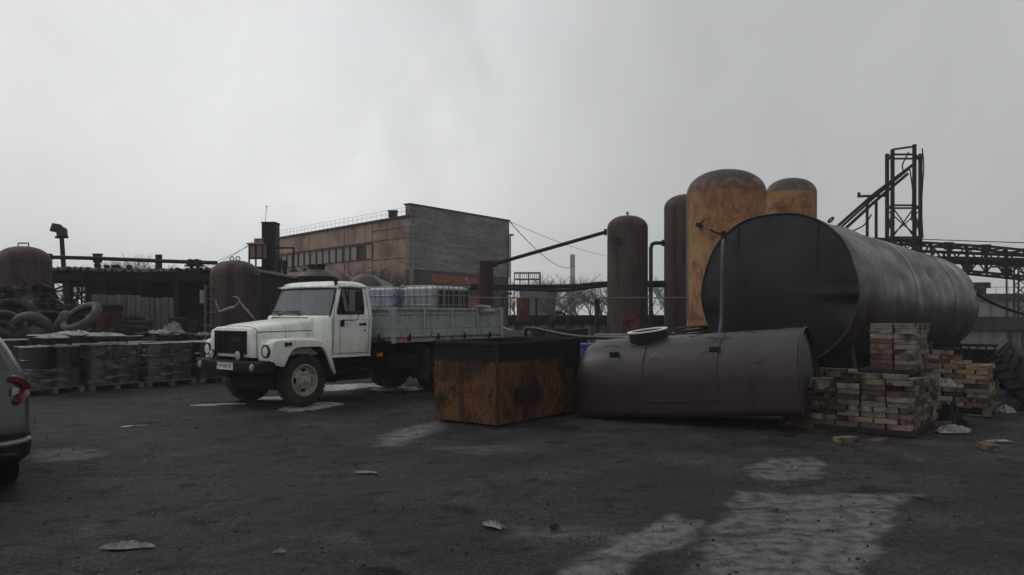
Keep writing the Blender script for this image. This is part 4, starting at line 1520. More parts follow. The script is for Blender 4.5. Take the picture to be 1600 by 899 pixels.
b = MB()
b.tube([(Ls, y, z) for y, z in base], 0.014, 6, closed=True)
b.build('edge_lip', M_prim, sh)
for x in (1.15, 2.35):
    b = MB()
    b.tube([(x, y - (0.004 if y < 0.79 else -0.004), z + 0.004) for y, z in base[3:-3]], 0.006, 4)
    b.build('weld_seam', M_prim, sh)
b = MB()
b.bb(1.15, 2.35, -0.022, 0.004, 0.235, 0.265)
b.build('stiffener_bar', M_frame_red, sh, bevel=0.006)
# manhole
b = MB()
Mm = Matrix.Translation((1.06, 0.66, 1.17)) @ Euler((R(6), R(-2), 0)).to_matrix().to_4x4()
b.lathe([(0.33, -0.12), (0.31, 0.20), (0.28, 0.20), (0.28, -0.12)], 40, Mm)
mh = b.build('manhole_collar', M_blk, t)
b = MB()
b.lathe([(0.268, 0.200), (0.335, 0.200), (0.335, 0.218), (0.268, 0.218), (0.268, 0.200)], 40, Mm)
b.build('manhole_flange', M_ring, mh)
b = MB()
b.lathe([(0.28, -0.05), (0.001, -0.06)], 24, Mm)
b.build('manhole_inside', M_under, mh)
for x, y in ((0.62, 0.16), (2.28, 0.17)):
    b = MB()
    b.bb(x - 0.07, x + 0.07, y - 0.02, y + 0.03, 0.98, 1.06)
    b.tube(ring_pts((x + 0.08, y - 0.03, 1.02), 0.035, 12, 'y'), 0.010, 5, closed=True)
    b.build('lifting_lug', M_blk, t, bevel=0.006)
# ------------------------------------------------------------------ big black tank
RB, LB = 1.5, 13.4
c0 = Vector((4.94, 15.0, 2.15))
c1 = Vector((12.9, 25.0, 1.98))
ax = (c1 - c0)
LB = ax.length
q = ax.to_track_quat('Z', 'Y')
t = thing('storage_tank', 'long black cylindrical storage tank lying on its side with a dented flat end', 'tank', c0, 0)
t.rotation_mode = 'QUATERNION'
t.rotation_quaternion = q
# local z runs along the tank; find which local direction is up
up = q.inverted() @ Vector((0, 0, 1))
ua = math.atan2(up.y, up.x)
rnd = random.Random(3)
dents = [(rnd.uniform(0, 2 * PI), rnd.uniform(0.8, LB - 0.5), rnd.uniform(0.15, 0.55), rnd.uniform(0.015, 0.05)) for _ in range(110)]


def shell_pt(u, v):
    a = ua + u * 2 * PI
    z = v * LB
    r = RB - 0.012 * abs(math.sin(z * PI / 1.49)) ** 6
    r += 0.010 * math.sin(3 * a + z * 0.7)
    for da, dz, s_, d in dents:
        dd = ((((a - da + PI) % (2 * PI)) - PI) * RB) ** 2 + (z - dz) ** 2
        if dd < s_ * s_ * 6:
            r -= d * math.exp(-dd / (s_ * s_))
    if z < 0.5:
        k = (0.5 - z) / 0.5
        r -= 0.035 * k * (0.5 + 0.5 * math.sin(a * 5)) ** 2
    return (r * math.cos(a), r * math.sin(a), z)


b = MB().grid(shell_pt, 120, 130)
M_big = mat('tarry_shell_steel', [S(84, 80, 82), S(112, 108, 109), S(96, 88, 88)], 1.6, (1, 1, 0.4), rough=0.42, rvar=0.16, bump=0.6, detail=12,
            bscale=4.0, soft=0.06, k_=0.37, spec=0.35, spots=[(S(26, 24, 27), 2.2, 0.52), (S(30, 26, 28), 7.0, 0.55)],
            top=(S(88, 58, 50), -0.95, 0.3, 1.1, tuple(-up)))  # rusty lower half; shade of the underside is also put into this colour
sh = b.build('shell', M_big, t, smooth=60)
rgf = []
nf = 120
for rr_, dz in ((1.0, 0.0), (0.992, 0.012), (0.97, 0.012), (0.94, 0.0), (0.88, -0.02), (0.80, -0.045), (0.7, -0.07), (0.6, -0.09), (0.48, -0.105), (0.35, -0.115), (0.2, -0.12), (0.08, -0.12)):
    ring = []
    for i in range(nf):
        p = shell_pt(i / nf, 0)
        a = i / nf * 2 * PI
        dd = dz + 0.03 * math.sin(a * 2 + 1) * rr_ * (1 - rr_) * 2
        # buckle on the lower right and a dent on the left
        x_, y_ = rr_ * math.cos(a), rr_ * math.sin(a)
        dd += 0.07 * math.exp(-((x_ + 0.15) ** 2 + (y_ - 0.86) ** 2) / 0.03)
        dd += 0.06 * math.exp(-((x_ + 0.35) ** 2 + (y_ + 0.9) ** 2) / 0.02)
        vu = (x_ * up.x + y_ * up.y)
        vr = (x_ * up.y - y_ * up.x)
        dd -= 0.05 * math.exp(-(vr + 0.05) ** 2 / 0.004) * max(0, vu) * rr_
        dd += 0.05 * math.exp(-((abs(vr) - 0.62) ** 2 + (vu + 0.05) ** 2 * 0.6) / 0.05)
        ring.append((p[0] * rr_, p[1] * rr_, p[2] + dd))
    rgf.append(ring)
b = MB().loft(rgf, cap0=False, cap1=True)
b.build('end_plate', M_bigface, t, smooth=50)
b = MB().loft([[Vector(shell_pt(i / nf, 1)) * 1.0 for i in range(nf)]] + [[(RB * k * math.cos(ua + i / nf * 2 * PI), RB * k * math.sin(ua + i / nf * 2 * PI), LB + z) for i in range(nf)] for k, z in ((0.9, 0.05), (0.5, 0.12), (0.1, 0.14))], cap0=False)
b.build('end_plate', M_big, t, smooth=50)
b = MB()
for vr_ in (-0.78, 0.72):
    pp = []
    for k in range(15):
        vu_ = -0.85 + 1.7 * k / 14
        lim = math.sqrt(max(0, RB * RB - vr_ * vr_)) - 0.06
        vv = max(-lim, min(lim, vu_ * RB))
        x_ = vv * up.x + vr_ * up.y
        y_ = vv * up.y - vr_ * up.x
        pp.append((x_, y_, -0.115 + 0.11 * ((vv * vv + vr_ * vr_) / RB ** 2) ** 1.2))
    b.tube(pp, 0.012, 5)
b.tube([(0.62 * math.cos(a) * 1.0 + (-0.75 * up.x), 0.62 * math.sin(a) + (-0.75 * up.y), -0.105 + 0.09 * min(1, ((0.62 * math.cos(a) - 0.75 * up.x) ** 2 + (0.62 * math.sin(a) - 0.75 * up.y) ** 2) / RB ** 2) ** 1.2) for a in [k * PI / 20 for k in range(40)]], 0.010, 5, closed=True)
b.build('weld_lines', M_bigface, sh)
b = MB()
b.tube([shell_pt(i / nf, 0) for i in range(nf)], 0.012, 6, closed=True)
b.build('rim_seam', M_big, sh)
for v in [1.49 * k / LB for k in (3, 6)]:
    b = MB()
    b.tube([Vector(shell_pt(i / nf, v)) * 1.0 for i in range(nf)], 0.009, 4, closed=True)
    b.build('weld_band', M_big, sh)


def bigpt(deg, z, r=RB):
    """deg: 0 = top, positive towards the camera side (right)"""
    sgn = 1 if (q @ Vector((math.cos(ua + 0.1), math.sin(ua + 0.1), 0))).x > 0 else -1
    a = ua + sgn * R(deg)
    return Vector((r * math.cos(a), r * math.sin(a), z))


for z in (0.9, 10.2):
    b = MB()
    c = bigpt(28, z, RB + 0.06)
    d1 = bigpt(28, z, 1).normalized()
    ringp = [c + d1 * 0.075 * math.cos(k * PI / 6) + Vector((0, 0, 1)) * 0.075 * math.sin(k * PI / 6) for k in range(12)]
    b.tube(ringp, 0.018, 6, closed=True)
    b.build('lifting_eye', M_blk, t)
# cradle under the tank
t = thing('tank_cradle', 'dark steel cradle carrying the black storage tank', 'cradle', (c0.x, c0.y, 0), -math.atan2(ax.x, ax.y))
for y in (1.2, 4.6, 8.2, 12.2):
    b = MB()
    pts = [(1.35 * math.sin(R(a)), 2.13 - 1.52 * math.cos(R(a)) - 0.0) for a in range(-50, 51, 10)]
    b.prism([(-1.2, 0.0)] + [(x * 1.0, z) for x, z in pts] + [(1.2, 0.0)], y - 0.12, y + 0.12, 'y')
    b.build('saddle', M_rust, t)
# hose hanging over the face and the valve on top of it
b = MB()
hp = [P(1131, 372, 15.35), P(1129, 400, 15.1), P(1128, 470, 15.05), P(1127, 505, 15.0), P(1123, 526, 14.9), P(1118, 560, 14.9)]
b.tube(smooth_path(hp, 5), 0.035, 8)
o = b.build('drain_hose', M_greypipe, smooth=60)
tag(o, 'grey hose hanging straight down the face of the black storage tank', 'hose')
b = MB()
b.tube([P(1130, 362, 15.35), P(1131, 382, 15.33)], 0.055, 8)
b.tube([P(1108, 359, 15.6), P(1131, 368, 15.4)], 0.02, 6)
o = b.build('valve', M_blk)
tag(o, 'small black valve clamped at the upper left edge of the black storage tank', 'valve')
# ------------------------------------------------------------------ upright tanks


def upright(name, label, px, ptop, width, Y, m_body, dome_m=None, band=None, ground_off=0.3, cat='tank', group=None):
    r = width / 2 / F * Y
    zt = H + (HY - ptop) / F * Y
    x = (px - 800) / F * Y
    t = thing(name, label, cat, (x, Y, 0), 0, group)
    hd = r * 0.62
    b = MB()
    prof = [(r * 0.9, 0.0), (r, 0.0), (r, zt - hd)]
    zz = 0.0
    b.lathe([(r, 0.25), (r, (zt - hd) * 0.5), (r, zt - hd)], 48)
    bd_ = b.build('shell', m_body, t, smooth=50)
    b = MB()
    b.lathe([(r * 1.002, zt - hd)] + [(r * math.cos(a) ** 0.9 if a < PI / 2 - 0.01 else 0.001, zt - hd + hd * math.sin(a)) for a in [k * PI / 20 for k in range(0, 11)]], 48)
    b.build('dome', dome_m or m_body, t, smooth=60)
    for z in list(np.arange(1.5, zt - hd - 0.3, 1.5)) + [zt - hd]:
        b = MB()
        b.tube([(r * 1.001 * math.cos(k * PI / 24), r * 1.001 * math.sin(k * PI / 24), z) for k in range(48)], 0.010, 4, closed=True)
        b.build('weld_ring', m_body, bd_)
    for k in range(4):
        b = MB()
        a = k * PI / 2 + PI / 4
        b.cyl((r * 0.85 * math.cos(a), r * 0.85 * math.sin(a), 0), (r * 0.85 * math.cos(a), r * 0.85 * math.sin(a), 0.4), 0.08, n=8)
        b.build('leg', M_rust, t)
    return t, r, zt


T1, r1, z1 = upright('upright_tank', 'slim brown upright tank with domed top joined to a sloping pipe', 980.5, 337, 63, 32, M_brown)
b = MB()
b.cyl((0, 0, z1 - 0.02), (0, 0, z1 + 0.12), 0.03, n=8)
b.tube(ring_pts((0, 0, z1 + 0.10), 0.05, 10, 'y'), 0.012, 4, closed=True)
b.build('lifting_eye', M_blk, T1)
b = MB()
b.cyl((-0.45, -0.66, z1 - 1.1), (-0.47, -0.74, z1 - 1.1), 0.17, n=16)
b.build('patch_flange', M_rust, T1)
b = MB()
b.bb(-0.35, 0.35, -r1 - 0.03, -r1 + 0.3, 0.5, 1.65)
b.build('access_panel', M_redr, T1, bevel=0.01)
T3, r3, z3 = upright('upright_tank', 'brown upright tank half hidden behind the large ochre tank', 1073, 304, 70, 33, M_brown)
b = MB()
b.bb(-0.7, -0.55, -0.62, -0.5, 0, 1.4)
for k in range(6):
    b.tube([(-0.1 + k * 0.08, -r3 - 0.05 - 0.02 * k, 0.9), (-0.12 + k * 0.1, -r3 - 0.1, 1.6 + 0.12 * (k % 3))], 0.015, 4)
b.build('pipe_stubs', M_redr, T3)
Y1, ry1, zy1 = upright('upright_tank', 'large ochre upright tank with grey domed top behind the black tank', 1134.5, 266, 121, 29, M_yellow, capped('dome_cap_large', 6.30))
b = MB()
c = Vector((-ry1 * 0.80, -ry1 * 0.60, zy1 - 2.1))
b.cyl(c, c + Vector((-0.15, -0.2, 0)), 0.09, n=10)
b.tube([c + Vector((-0.10, -0.15, 0)), c + Vector((0.12, -0.3, 0.22))], 0.03, 5)
b.tube([c + Vector((-0.10, -0.15, 0)), c + Vector((-0.05, -0.2, -0.18))], 0.03, 5)
b.build('valve', M_blk, Y1)
b = MB()
b.cyl((-ry1 - 0.03, -0.1, 1.5), (-ry1 - 0.03, -0.1, zy1 - 1.2), 0.025, n=6)
b.build('side_conduit', M_silver, Y1)
Y2, ry2, zy2 = upright('upright_tank', 'smaller ochre upright tank with mottled dome behind the black tank', 1236, 279, 76, 33, M_yellow, capped('dome_cap_small', 6.80))
TL1, rl1, zl1 = upright('upright_tank', 'brown domed tank at the left edge behind the scrap heap', 37, 385, 78, 26, M_brown)
b = MB()
b.tube([(-0.18, 0, zl1 - 0.03), (-0.18, 0, zl1 + 0.10), (0.16, 0, zl1 + 0.10), (0.16, 0, zl1 - 0.03)], 0.025, 5)
b.build('top_handle', M_blk, TL1)
TL2, rl2, zl2 = upright('upright_tank', 'brown domed tank with hanging hoses behind the truck bonnet', 367.5, 407, 74, 24, M_brown)
b = MB()
for x in (-0.10, 0.08):
    b.tube(ring_pts((x, 0, zl2 + 0.05), 0.06, 12, 'y'), 0.02, 5, closed=True)
b.build('lifting_eyes', M_silver, TL2)
b = MB()
b.tube(smooth_path([P(337, 470, 23.1), P(341, 483, 23.0), P(346, 487, 22.9), P(366, 480, 22.8), P(374, 471, 22.8), P(371, 465, 22.8), P(365, 464, 22.9)], 5), 0.022, 5)
b.tube(smooth_path([P(346, 487, 22.9), P(358, 482, 22.85), P(367, 480, 22.8)], 4), 0.045, 5)
o = b.build('hanging_hose', M_litter, smooth=60)
tag(o, 'pale looped hose drooping across the brown tank behind the bonnet', 'hose')
b = MB()
b.tube(smooth_path([P(374, 466, 22.6), P(376, 473, 22.6), P(388, 486, 22.5), P(397, 498, 22.5)], 5), 0.022, 5)
b.tube(smooth_path([P(374, 470, 22.6), P(384, 484, 22.5), P(399, 500, 22.5)], 4), 0.018, 5)
o = b.build('hanging_hose', M_litter, smooth=60)
tag(o, 'straight pale hose slanting down from the brown tank to the bonnet', 'hose')
# ------------------------------------------------------------------ pipework
def pipe(label, pts, r, m=None, n=10, joints=(), name='pipe', smooth=False, cat='pipe'):
    b = MB()
    b.tube(smooth_path(pts, 5) if smooth else pts, r, n)
    for p, rr in joints:
        b.cyl(Vector(p) - Vector((0.05, 0, 0)), Vector(p) + Vector((0.05, 0, 0)), rr, n=12)
    o = b.build(name, m or M_pipe, smooth=50)
    tag(o, label, cat)
    return o


pA, pB = P(775, 412, 30.5), P(946, 363, 31.6)
pipe('black pipe sloping up from the rusty flue to the slim brown tank', [pA, pB], 0.075, joints=[(pA, 0.13), (pB, 0.13)])
pipe('black elbow pipe rising beside the brown upright tanks', [P(1017, 520, 31), P(1017, 388, 31), P(1019, 382, 31.2), P(1024, 380, 31.4), P(1037, 380, 32.2)], 0.075, joints=[(P(1036, 380, 32.2), 0.13)])
a1 = smooth_path([P(735, 447, 33), P(830, 448, 33), P(900, 447, 33), P(948, 443, 33), P(1045, 442, 33)], 5)
pipe('upper of the two thick black pipes crossing behind the yard', a1, 0.09)
a2 = smooth_path([P(735, 450, 33), P(815, 452, 32.9), P(880, 454, 32.9), P(948, 447, 32.9), P(1045, 447, 33)], 5)
pipe('lower sagging one of the two thick black pipes crossing behind the yard', a2, 0.07)
a3 = [P(732, 465.5, 27), P(1070, 465.5, 27)]
pipe('thin rusty rail pipe running level from the truck to the ochre tank', a3, 0.022, M_railp)
for px, r, m, top, lab in ((838, 0.035, M_pipe, 466, 'thin black post carrying the rusty rail pipe'), (933, 0.085, M_rust, 469, 'thick rusty post under the rail pipe'), (954, 0.03, M_greypipe, 467, 'thin pale post in front of the slim brown tank')):
    p0, p1 = P(px, top, 27.05), P(px, top, 27.05)
    p0.z = 0
    b = MB()
    b.cyl(p0, p1, r, n=10)
    b.box((p1.x, p1.y, p1.z), (r * 2.6, r * 2.6, 0.05))
    o = b.build('pipe_post', m)
    tag(o, lab, 'post')
# flue drum
t = thing('rusty_flue', 'rusty brown upright flue standing in front of the brick gable', 'flue', (P(760, 480, 30).x, 30, 0))
zt = H + (HY - 410) / F * 30
b = MB()
b.cyl((0, 0, 0), (0, 0, zt), 0.26, n=24)
b.build('flue_pipe', M_rust, t)
b = MB()
b.cyl((0, 0, zt), (0, 0, zt + 0.04), 0.28, n=24)
b.cyl((0.24, 0, zt - 0.12), (0.36, 0.0, zt - 0.06), 0.09, n=12)
b.build('top_plate', M_rust, t)
b = MB()
b.tube([(-0.3, -0.05, 0.8), (-0.3, -0.05, zt - 0.3)], 0.02, 5)
b.build('side_pipe', M_redr, t)
b = MB()
b.tube([P(785, 500, 29.5), P(785, 461, 29.5), P(788, 459, 29.5), P(800, 459, 29.5)], 0.04, 6)
b.tube([P(780, 465, 29.5), P(790, 465, 29.5)], 0.05, 6)
o = b.build('pipe_branch', M_pipe)
tag(o, 'short black branched pipe right of the rusty flue', 'pipe')
# red rusty drum tower
t = thing('rusty_column', 'squat red rusty cylinder on stand in front of the concrete wall', 'tank', (P(817.5, 500, 26).x, 26, 0))
b = MB()
zb, zt = H + (HY - 501) / F * 26, H + (HY - 466) / F * 26
b.cyl((0, 0, zb), (0, 0, zt), 0.215, n=20)
b.build('shell', M_redr, t)
b = MB()
b.bb(-0.3, 0.3, -0.25, 0.25, zb - 0.08, zb)
for x in (-0.22, 0.22):
    b.bb(x - 0.04, x + 0.04, -0.05, 0.05, 0, zb - 0.08)
b.build('stand', M_rust, t)
# hoses in the middle
b = MB()
hp = [(-0.1, 20.5, 0.0)] + [tuple(P(px, py, Y)) for px, py, Y in ((822, 535, 19.5), (822, 517, 19), (830, 513, 18.6), (860, 519, 17.8), (900, 526, 16.6), (940, 528, 15.8), (980, 529, 14.6), (992, 528, 14.0))]
b.tube(smooth_path(hp[1:], 6), 0.038, 8)
o = b.build('suction_hose', M_hose, smooth=60)
tag(o, 'long grey suction hose curving from behind the skip to the manhole', 'hose')
b = MB()
for k, (dx, dy, r) in enumerate(((0, 0, 0.42), (0.05, 0.08, 0.40), (-0.04, 0.15, 0.44), (0.08, 0.22, 0.38))):
    c = P(874, 506, 25.0)
    b.tube([(c.x + dx + r * 0.62 * math.cos(a), c.y + dy, c.z - 0.05 + r * math.sin(a)) for a in [2 * PI * i / 28 for i in range(28)]], 0.028, 6, closed=True)
o = b.build('hose_coil', M_hose, smooth=60)
tag(o, 'coiled black hose hung upright against the concrete wall', 'hose')
b = MB()
c = P(1085, 521, 16.4)
for k in range(4):
    b.tube([(c.x + (0.45 - 0.03 * k) * math.cos(a), c.y + 0.3 * math.sin(a), c.z + 0.03 * k + 0.05 * math.sin(a + k)) for a in [2 * PI * i / 32 for i in range(32)]], 0.025, 6, closed=True)
b.tube(smooth_path([(c.x + 0.3, c.y + 0.2, c.z + .02), (c.x + 0.75, c.y + 0.3, c.z + 0.03), (c.x + 1.2, c.y + 0.5, c.z - 0.02)], 4), 0.025, 6)
o = b.build('hose_coil', M_hose, smooth=60)
tag(o, 'loops of black hose lying on a tote behind the brown tank hull', 'hose')
# totes behind the hull
tote('white liquid tote in a cage behind the left end of the tank hull', P(970, 530, 17.6).xy.to_3d() + Vector((0, 0, 0.16)), -R(8), M_ibc_w, 1.1, 1.0, 1.14, nb=8)
tote('white liquid tote with coiled hose on top behind the tank hull', P(1085, 530, 16.8).xy.to_3d() + Vector((0.1, 0, 0.12)), -R(6), M_ibc_w, 1.15, 1.0, 1.14, nb=8)
b = MB()
b.lathe([(0.001, 0), (0.28, 0), (0.29, 0.03), (0.29, 0.28), (0.30, 0.30), (0.29, 0.32), (0.29, 0.58), (0.30, 0.60), (0.29, 0.62), (0.29, 0.88), (0.27, 0.90), (0.001, 0.90)], 28)
o = b.build('blue_barrel', M_blue, smooth=40)
place(o, (P(925, 540, 16.8).x, 16.8, 0.20))
tag(o, 'blue plastic barrel between the skip and the tank hull', 'barrel')
b = MB()
b.bb(-0.4, 0.4, -0.4, 0.4, 0, 0.12)
o = b.build('wooden_pallet', M_wood, smooth=0)
place(o, (P(925, 540, 16.8).x, 16.8, 0.0))
tag(o, 'low wooden platform under the blue plastic barrel', 'pallet')
b = MB()
for i in range(9):
    a = random.Random(i)
    c = P(835 + i * 9, 516 + a.uniform(-5, 6), 24 + a.uniform(-1, 1))
    b.box((c.x, c.y, c.z * 0.5), (a.uniform(0.2, 0.6), 0.4, c.z), (0, a.uniform(-.1, .1), a.uniform(-1, 1)))
o = b.build('machine_scrap', M_rust, smooth=0, bevel=0.02)
tag(o, 'low dark heap of machine scrap against the concrete wall', 'scrap heap', kind='stuff')
# ------------------------------------------------------------------ brick stacks
GA = R(38.4)
gu = Vector((math.sin(GA), math.cos(GA), 0))       # away from the camera
gr_ = Vector((math.cos(GA), -math.sin(GA), 0))     # to the right
brng = random.Random(11)


def brick_mesh(l_, w_, h_, seed):
    rg = random.Random(seed)
    b = MB()
    b.bb(-l_ / 2, l_ / 2, -w_ / 2, w_ / 2, 0, h_)
    vs = []
    for x, y, z in b.v:
        vs.append((x + rg.uniform(-.006, .006), y + rg.uniform(-.006, .006), z + rg.uniform(-.003, .003)))
    b.v = vs
    return b


BL, BW, BH = 0.345, 0.17, 0.079
protos = {}
for mk, mm in (('a', M_brick), ('p', M_brick2), ('d', M_brick3), ('y', M_bricky)):
    for L2, nm in ((BL, 'L'), (BW, 'S')):
        for k in range(2):
            me_o = brick_mesh(L2 - 0.008, BW - 0.006, BH - 0.004, k).build('brick', mm, smooth=0, bevel=0.006)
            COL.objects.unlink(me_o)
            protos[(mk, nm, k)] = me_o
bcount = 0


def brick(pos, rz, nm, kinds, label, group, tilt=(0, 0)):
    global bcount
    o = protos[(brng.choice(kinds), nm, brng.randrange(2))].copy()
    COL.objects.link(o)
    o.location = pos
    o.rotation_euler = (tilt[0], tilt[1], rz)
    o.scale = (brng.uniform(0.9, 1.01), brng.uniform(0.92, 1.03), brng.uniform(0.93, 1.0))
    tag(o, label, 'brick', group)
    bcount += 1
    return o


def stack(corner, z0, nl, nd_, rows, kinds, label, group, jit=0.012, full_top=True, slump=0, depth_rows=None, front_short=0.3):
    """corner = near right bottom corner; nl bricks across, nd_ bricks deep (long sides), shell only"""
    W = nl * BL
    D = nd_ * BL
    for r in range(rows):
        z = z0 + r * BH
        w_here = nl
        # front course
        if r % 2 == 0 or brng.random() < front_short:
            xs = [(-(i + 0.5) * BL, 'L') for i in range(nl)]
        else:
            xs = [(-0.25 * BL, 'S')] + [(-(0.5 + i + 0.5) * BL, 'L') for i in range(nl - 1)] + [(-(nl - 0.25) * BL, 'S')]
        for x, nm in xs:
            if slump and x < -W + slump * (1 - 0) * (r / rows) and True:
                continue
            j = brng.uniform(-jit, jit)
            p = corner + gr_ * (x + brng.uniform(-.004, .004)) + gu * (BW / 2 + j) + Vector((0, 0, z))
            if brng.random() < jit * 2:
                continue
            brick(p, -GA + brng.uniform(-4, 4) * jit, nm, kinds, label, group)
        # right side course
        n_side = int(round((D - BW) / (BL if r % 2 else BW * 2)))
        y = BW
        while y < D - 0.05:
            nm = 'L' if brng.random() < 0.6 else 'S'
            ln = BL if nm == 'L' else BW
            j = brng.uniform(-jit, jit)
            p = corner + gr_ * (-BW / 2 + j) + gu * (y + ln / 2) + Vector((0, 0, z))
            brick(p, -GA + R(90) + brng.uniform(-.02, .02), nm, kinds, label, group)
            y += ln
    if full_top:
        z = z0 + rows * BH
        zz = z - BH
        for i in range(nl):
            y = BW
            while y < D:
                x = -BW - (i + 0.5) * BL * (W - BW) / W
                if slump and x < -W + slump:
                    y += BW
                    continue
                p = corner + gr_ * x + gu * (y + BW / 2) + Vector((0, 0, zz))
                brick(p, -GA + brng.uniform(-.03, .03), 'L', kinds, label, group)
                y += BW
    # dark inner core of dust-covered rubble so that the stack is not hollow
    cb = MB()
    cb.bb(-W + 0.03, -BW - 0.01, BW + 0.01, D - 0.03, 0.0, (rows - 1) * BH - 0.005)
    co = cb.build('brick_core', M_brick3, smooth=0)
    place(co, corner + Vector((0, 0, z0)), -GA)
    return co


cA = Vector((5.62, 11.24, 0))
o = stack(cA, 0.075, 4, 5, 9, ['a', 'a', 'p', 'd', 'a'], 'fire brick in the low wide stack nearest the camera', 'fire bricks of the low front stack', jit=0.022, full_top=False, slump=0.62)
tag(o, 'dusty brick rubble filling the middle of the low front stack', 'brick rubble', kind='stuff')
# uneven top of the front stack
for i in range(13):
    x = -0.25 - 0.36 * (i % 4) + brng.uniform(-.03, .03)
    y = 0.12 + 0.19 * (i // 4) + brng.uniform(-.02, .02)
    if i in (3, 12):
        continue
    p = cA + gr_ * x + gu * y + Vector((0, 0, 0.075 + 9 * BH - (0.5 * BH if i in (7, 11) else 0) + 0.002))
    if (i // 4) * 1 < 3:
        brick(p - Vector((0, 0, BH if i // 4 else 0)), -GA + brng.uniform(-.3, .3) * (1 if i > 3 else 0.3), 'L', ['a', 'a', 'p'], 'fire brick in the low wide stack nearest the camera', 'fire bricks of the low front stack', (brng.uniform(-.05, .05), brng.uniform(-.05, .05)))
# slumped left flank
for i in range(40):
    k = i / 40
    x = -1.25 - 0.5 * brng.random()
    fr = (-x - 1.25) / 0.5
    z = 0.02 + brng.uniform(0, 1) * (0.66 - 0.5 * fr)
    p = cA + gr_ * x + gu * brng.uniform(0.0, 0.35) + Vector((0, 0, z))
    brick(p, -GA + brng.uniform(-.5, .5), 'L', ['a', 'd', 'd', 'p'], 'fire brick tumbled beside the left flank of the front stack', 'tumbled bricks beside the hull end',
          (brng.uniform(-.25, .25), brng.uniform(-.35, .35)))
brick(cA + gr_ * -1.25 + gu * 0.1 + Vector((0, 0, 0.60)), -GA + 0.9, 'L', ['p'], 'pale fire brick leaning on edge atop the slumped left flank', 'leaning brick', (0.9, 0.2))
b = MB()
b.grid(lambda u, v: ((u - 0.5) * 1.0, (v - 0.5) * 1.3, 0.50 * max(0, math.sin(PI * u)) ** 0.7 * max(0, math.sin(PI * v)) ** 0.5 + 0.05 * math.sin(u * 17) * math.sin(v * 13)), 14, 14)
o = b.build('brick_rubble', M_brick3, smooth=0)
place(o, cA + gr_ * -1.42 + gu * 0.62 + Vector((0, 0, -0.03)), -GA)
tag(o, 'brick dust and rubble mound between the hull end and the front stack', 'rubble', kind='stuff')
# upper stack
cB = cA + gu * 0.95 - gr_ * 0.12 + Vector((0, 0, 0.0))
b = MB()
b.bb(-0.85, 0.05, -0.05, 0.85, 0, 0.05)
o = b.build('stack_board', M_sheet, smooth=0)
place(o, cB + Vector((0, 0, 0.82)), -GA)
tag(o, 'dark board between the low front stack and the upright block of bricks', 'board')
o = stack(cB, 0.872, 2, 2, 9, ['a', 'p', 'p', 'a', 'd'], 'fire brick in the neat block standing on the front stack', 'fire bricks of the upper block', jit=0.006, full_top=True, front_short=0.8)
tag(o, 'dusty brick filling the middle of the upper block', 'brick rubble', kind='stuff')
# back-left low stack seen between the hull end and the upper block
cD = cA + gu * 0.95 + gr_ * -0.80
for r in range(2):
    for i in range(3):
        brick(cD + gr_ * (-(i + .5) * BL) + gu * 0.09 + Vector((0, 0, 0.70 + r * BH)), -GA, 'L', ['d', 'a', 'd'], 'dark fire brick in the low row left of the upper block', 'dark bricks left of the upper block')
b = MB()
b.bb(-1.03, 0.0, 0.0, 0.7, 0, 0.70)
o = b.build('brick_rubble', M_brick3, smooth=0, bevel=0.03)
place(o, cD, -GA)
tag(o, 'dark rubble block under the row of bricks left of the upper block', 'rubble', kind='stuff')


def pallet(corner, w_, d_, label, name='wooden_pallet', h_=0.13):
    """corner = near right corner"""
    t = thing(name, label, 'pallet', corner, -GA)
    for i in range(3):
        b = MB()
        y = [0, d_ / 2 - 0.05, d_ - 0.1][i]
        b.bb(-w_, 0, y, y + 0.1, 0.0, 0.02)
        for x in (-w_, -w_ / 2 - 0.06, -0.12):
            b.bb(x, x + 0.12, y, y + 0.1, 0.022, h_ - 0.022)
        b.build('runner', M_wood, t, smooth=0)
    b = MB()
    n = 6
    for i in range(n):
        x = -w_ + i * (w_ - 0.1) / (n - 1)
        b.bb(x, x + 0.1, 0, d_, h_ - 0.02, h_)
    b.build('deck', M_wood, t, smooth=0)
    return t


cC = Vector((8.0, 13.45, 0))
pallet(cC + gr_ * 0.05 - gu * 0.05, 1.5, 1.3, 'wooden pallet under the yellowish brick stack on the right', h_=0.14)
kC = ['a', 'p', 'y', 'a', 'd', 'y', 'a']
o = stack(cC, 0.142, 3, 2, 9, kC, 'fire brick in the yellowish stack on the pallet at right', 'fire bricks of the right stack', jit=0.02, full_top=True)
tag(o, 'dusty brick filling the middle of the right stack', 'brick rubble', kind='stuff')
for r in range(3):
    for i in range(3 - (r > 1)):
        brick(cC + gr_ * (-(0.55 + i) * BL - (0.25 + 0.15 * r)) + gu * (0.25 + 0.05 * r) + Vector((0, 0, 0.142 + (9 + r) * BH)), -GA + brng.uniform(-.1, .1), 'L', kC, 'fire brick in the yellowish stack on the pallet at right', 'fire bricks of the right stack')
# loose bricks and dust around
for px, py in ((1322, 689), (1290, 668), (1372, 692), (1545, 700), (1470, 664)):
    g = G(px, py)
    brick(g + Vector((0, 0, -0.02)), brng.uniform(0, 3), 'L', ['a', 'd', 'p'], {1322: 'pale broken brick lying in front of the low stack', 1290: 'brick at the foot of the tumbled left flank', 1372: 'dark brick half sunk in cinders before the low stack', 1545: 'lone brick on the cinders at far right', 1470: 'brick beside the right side of the low stack'}[px], 'loose bricks on the ground')
b = MB()
b.bb(-1.35, 0.02, -0.02, 1.4, 0, 0.075)
o = b.build('base_board', M_sheet, smooth=0)
place(o, cA, -GA)
tag(o, 'dark base board under the low front brick stack', 'board')


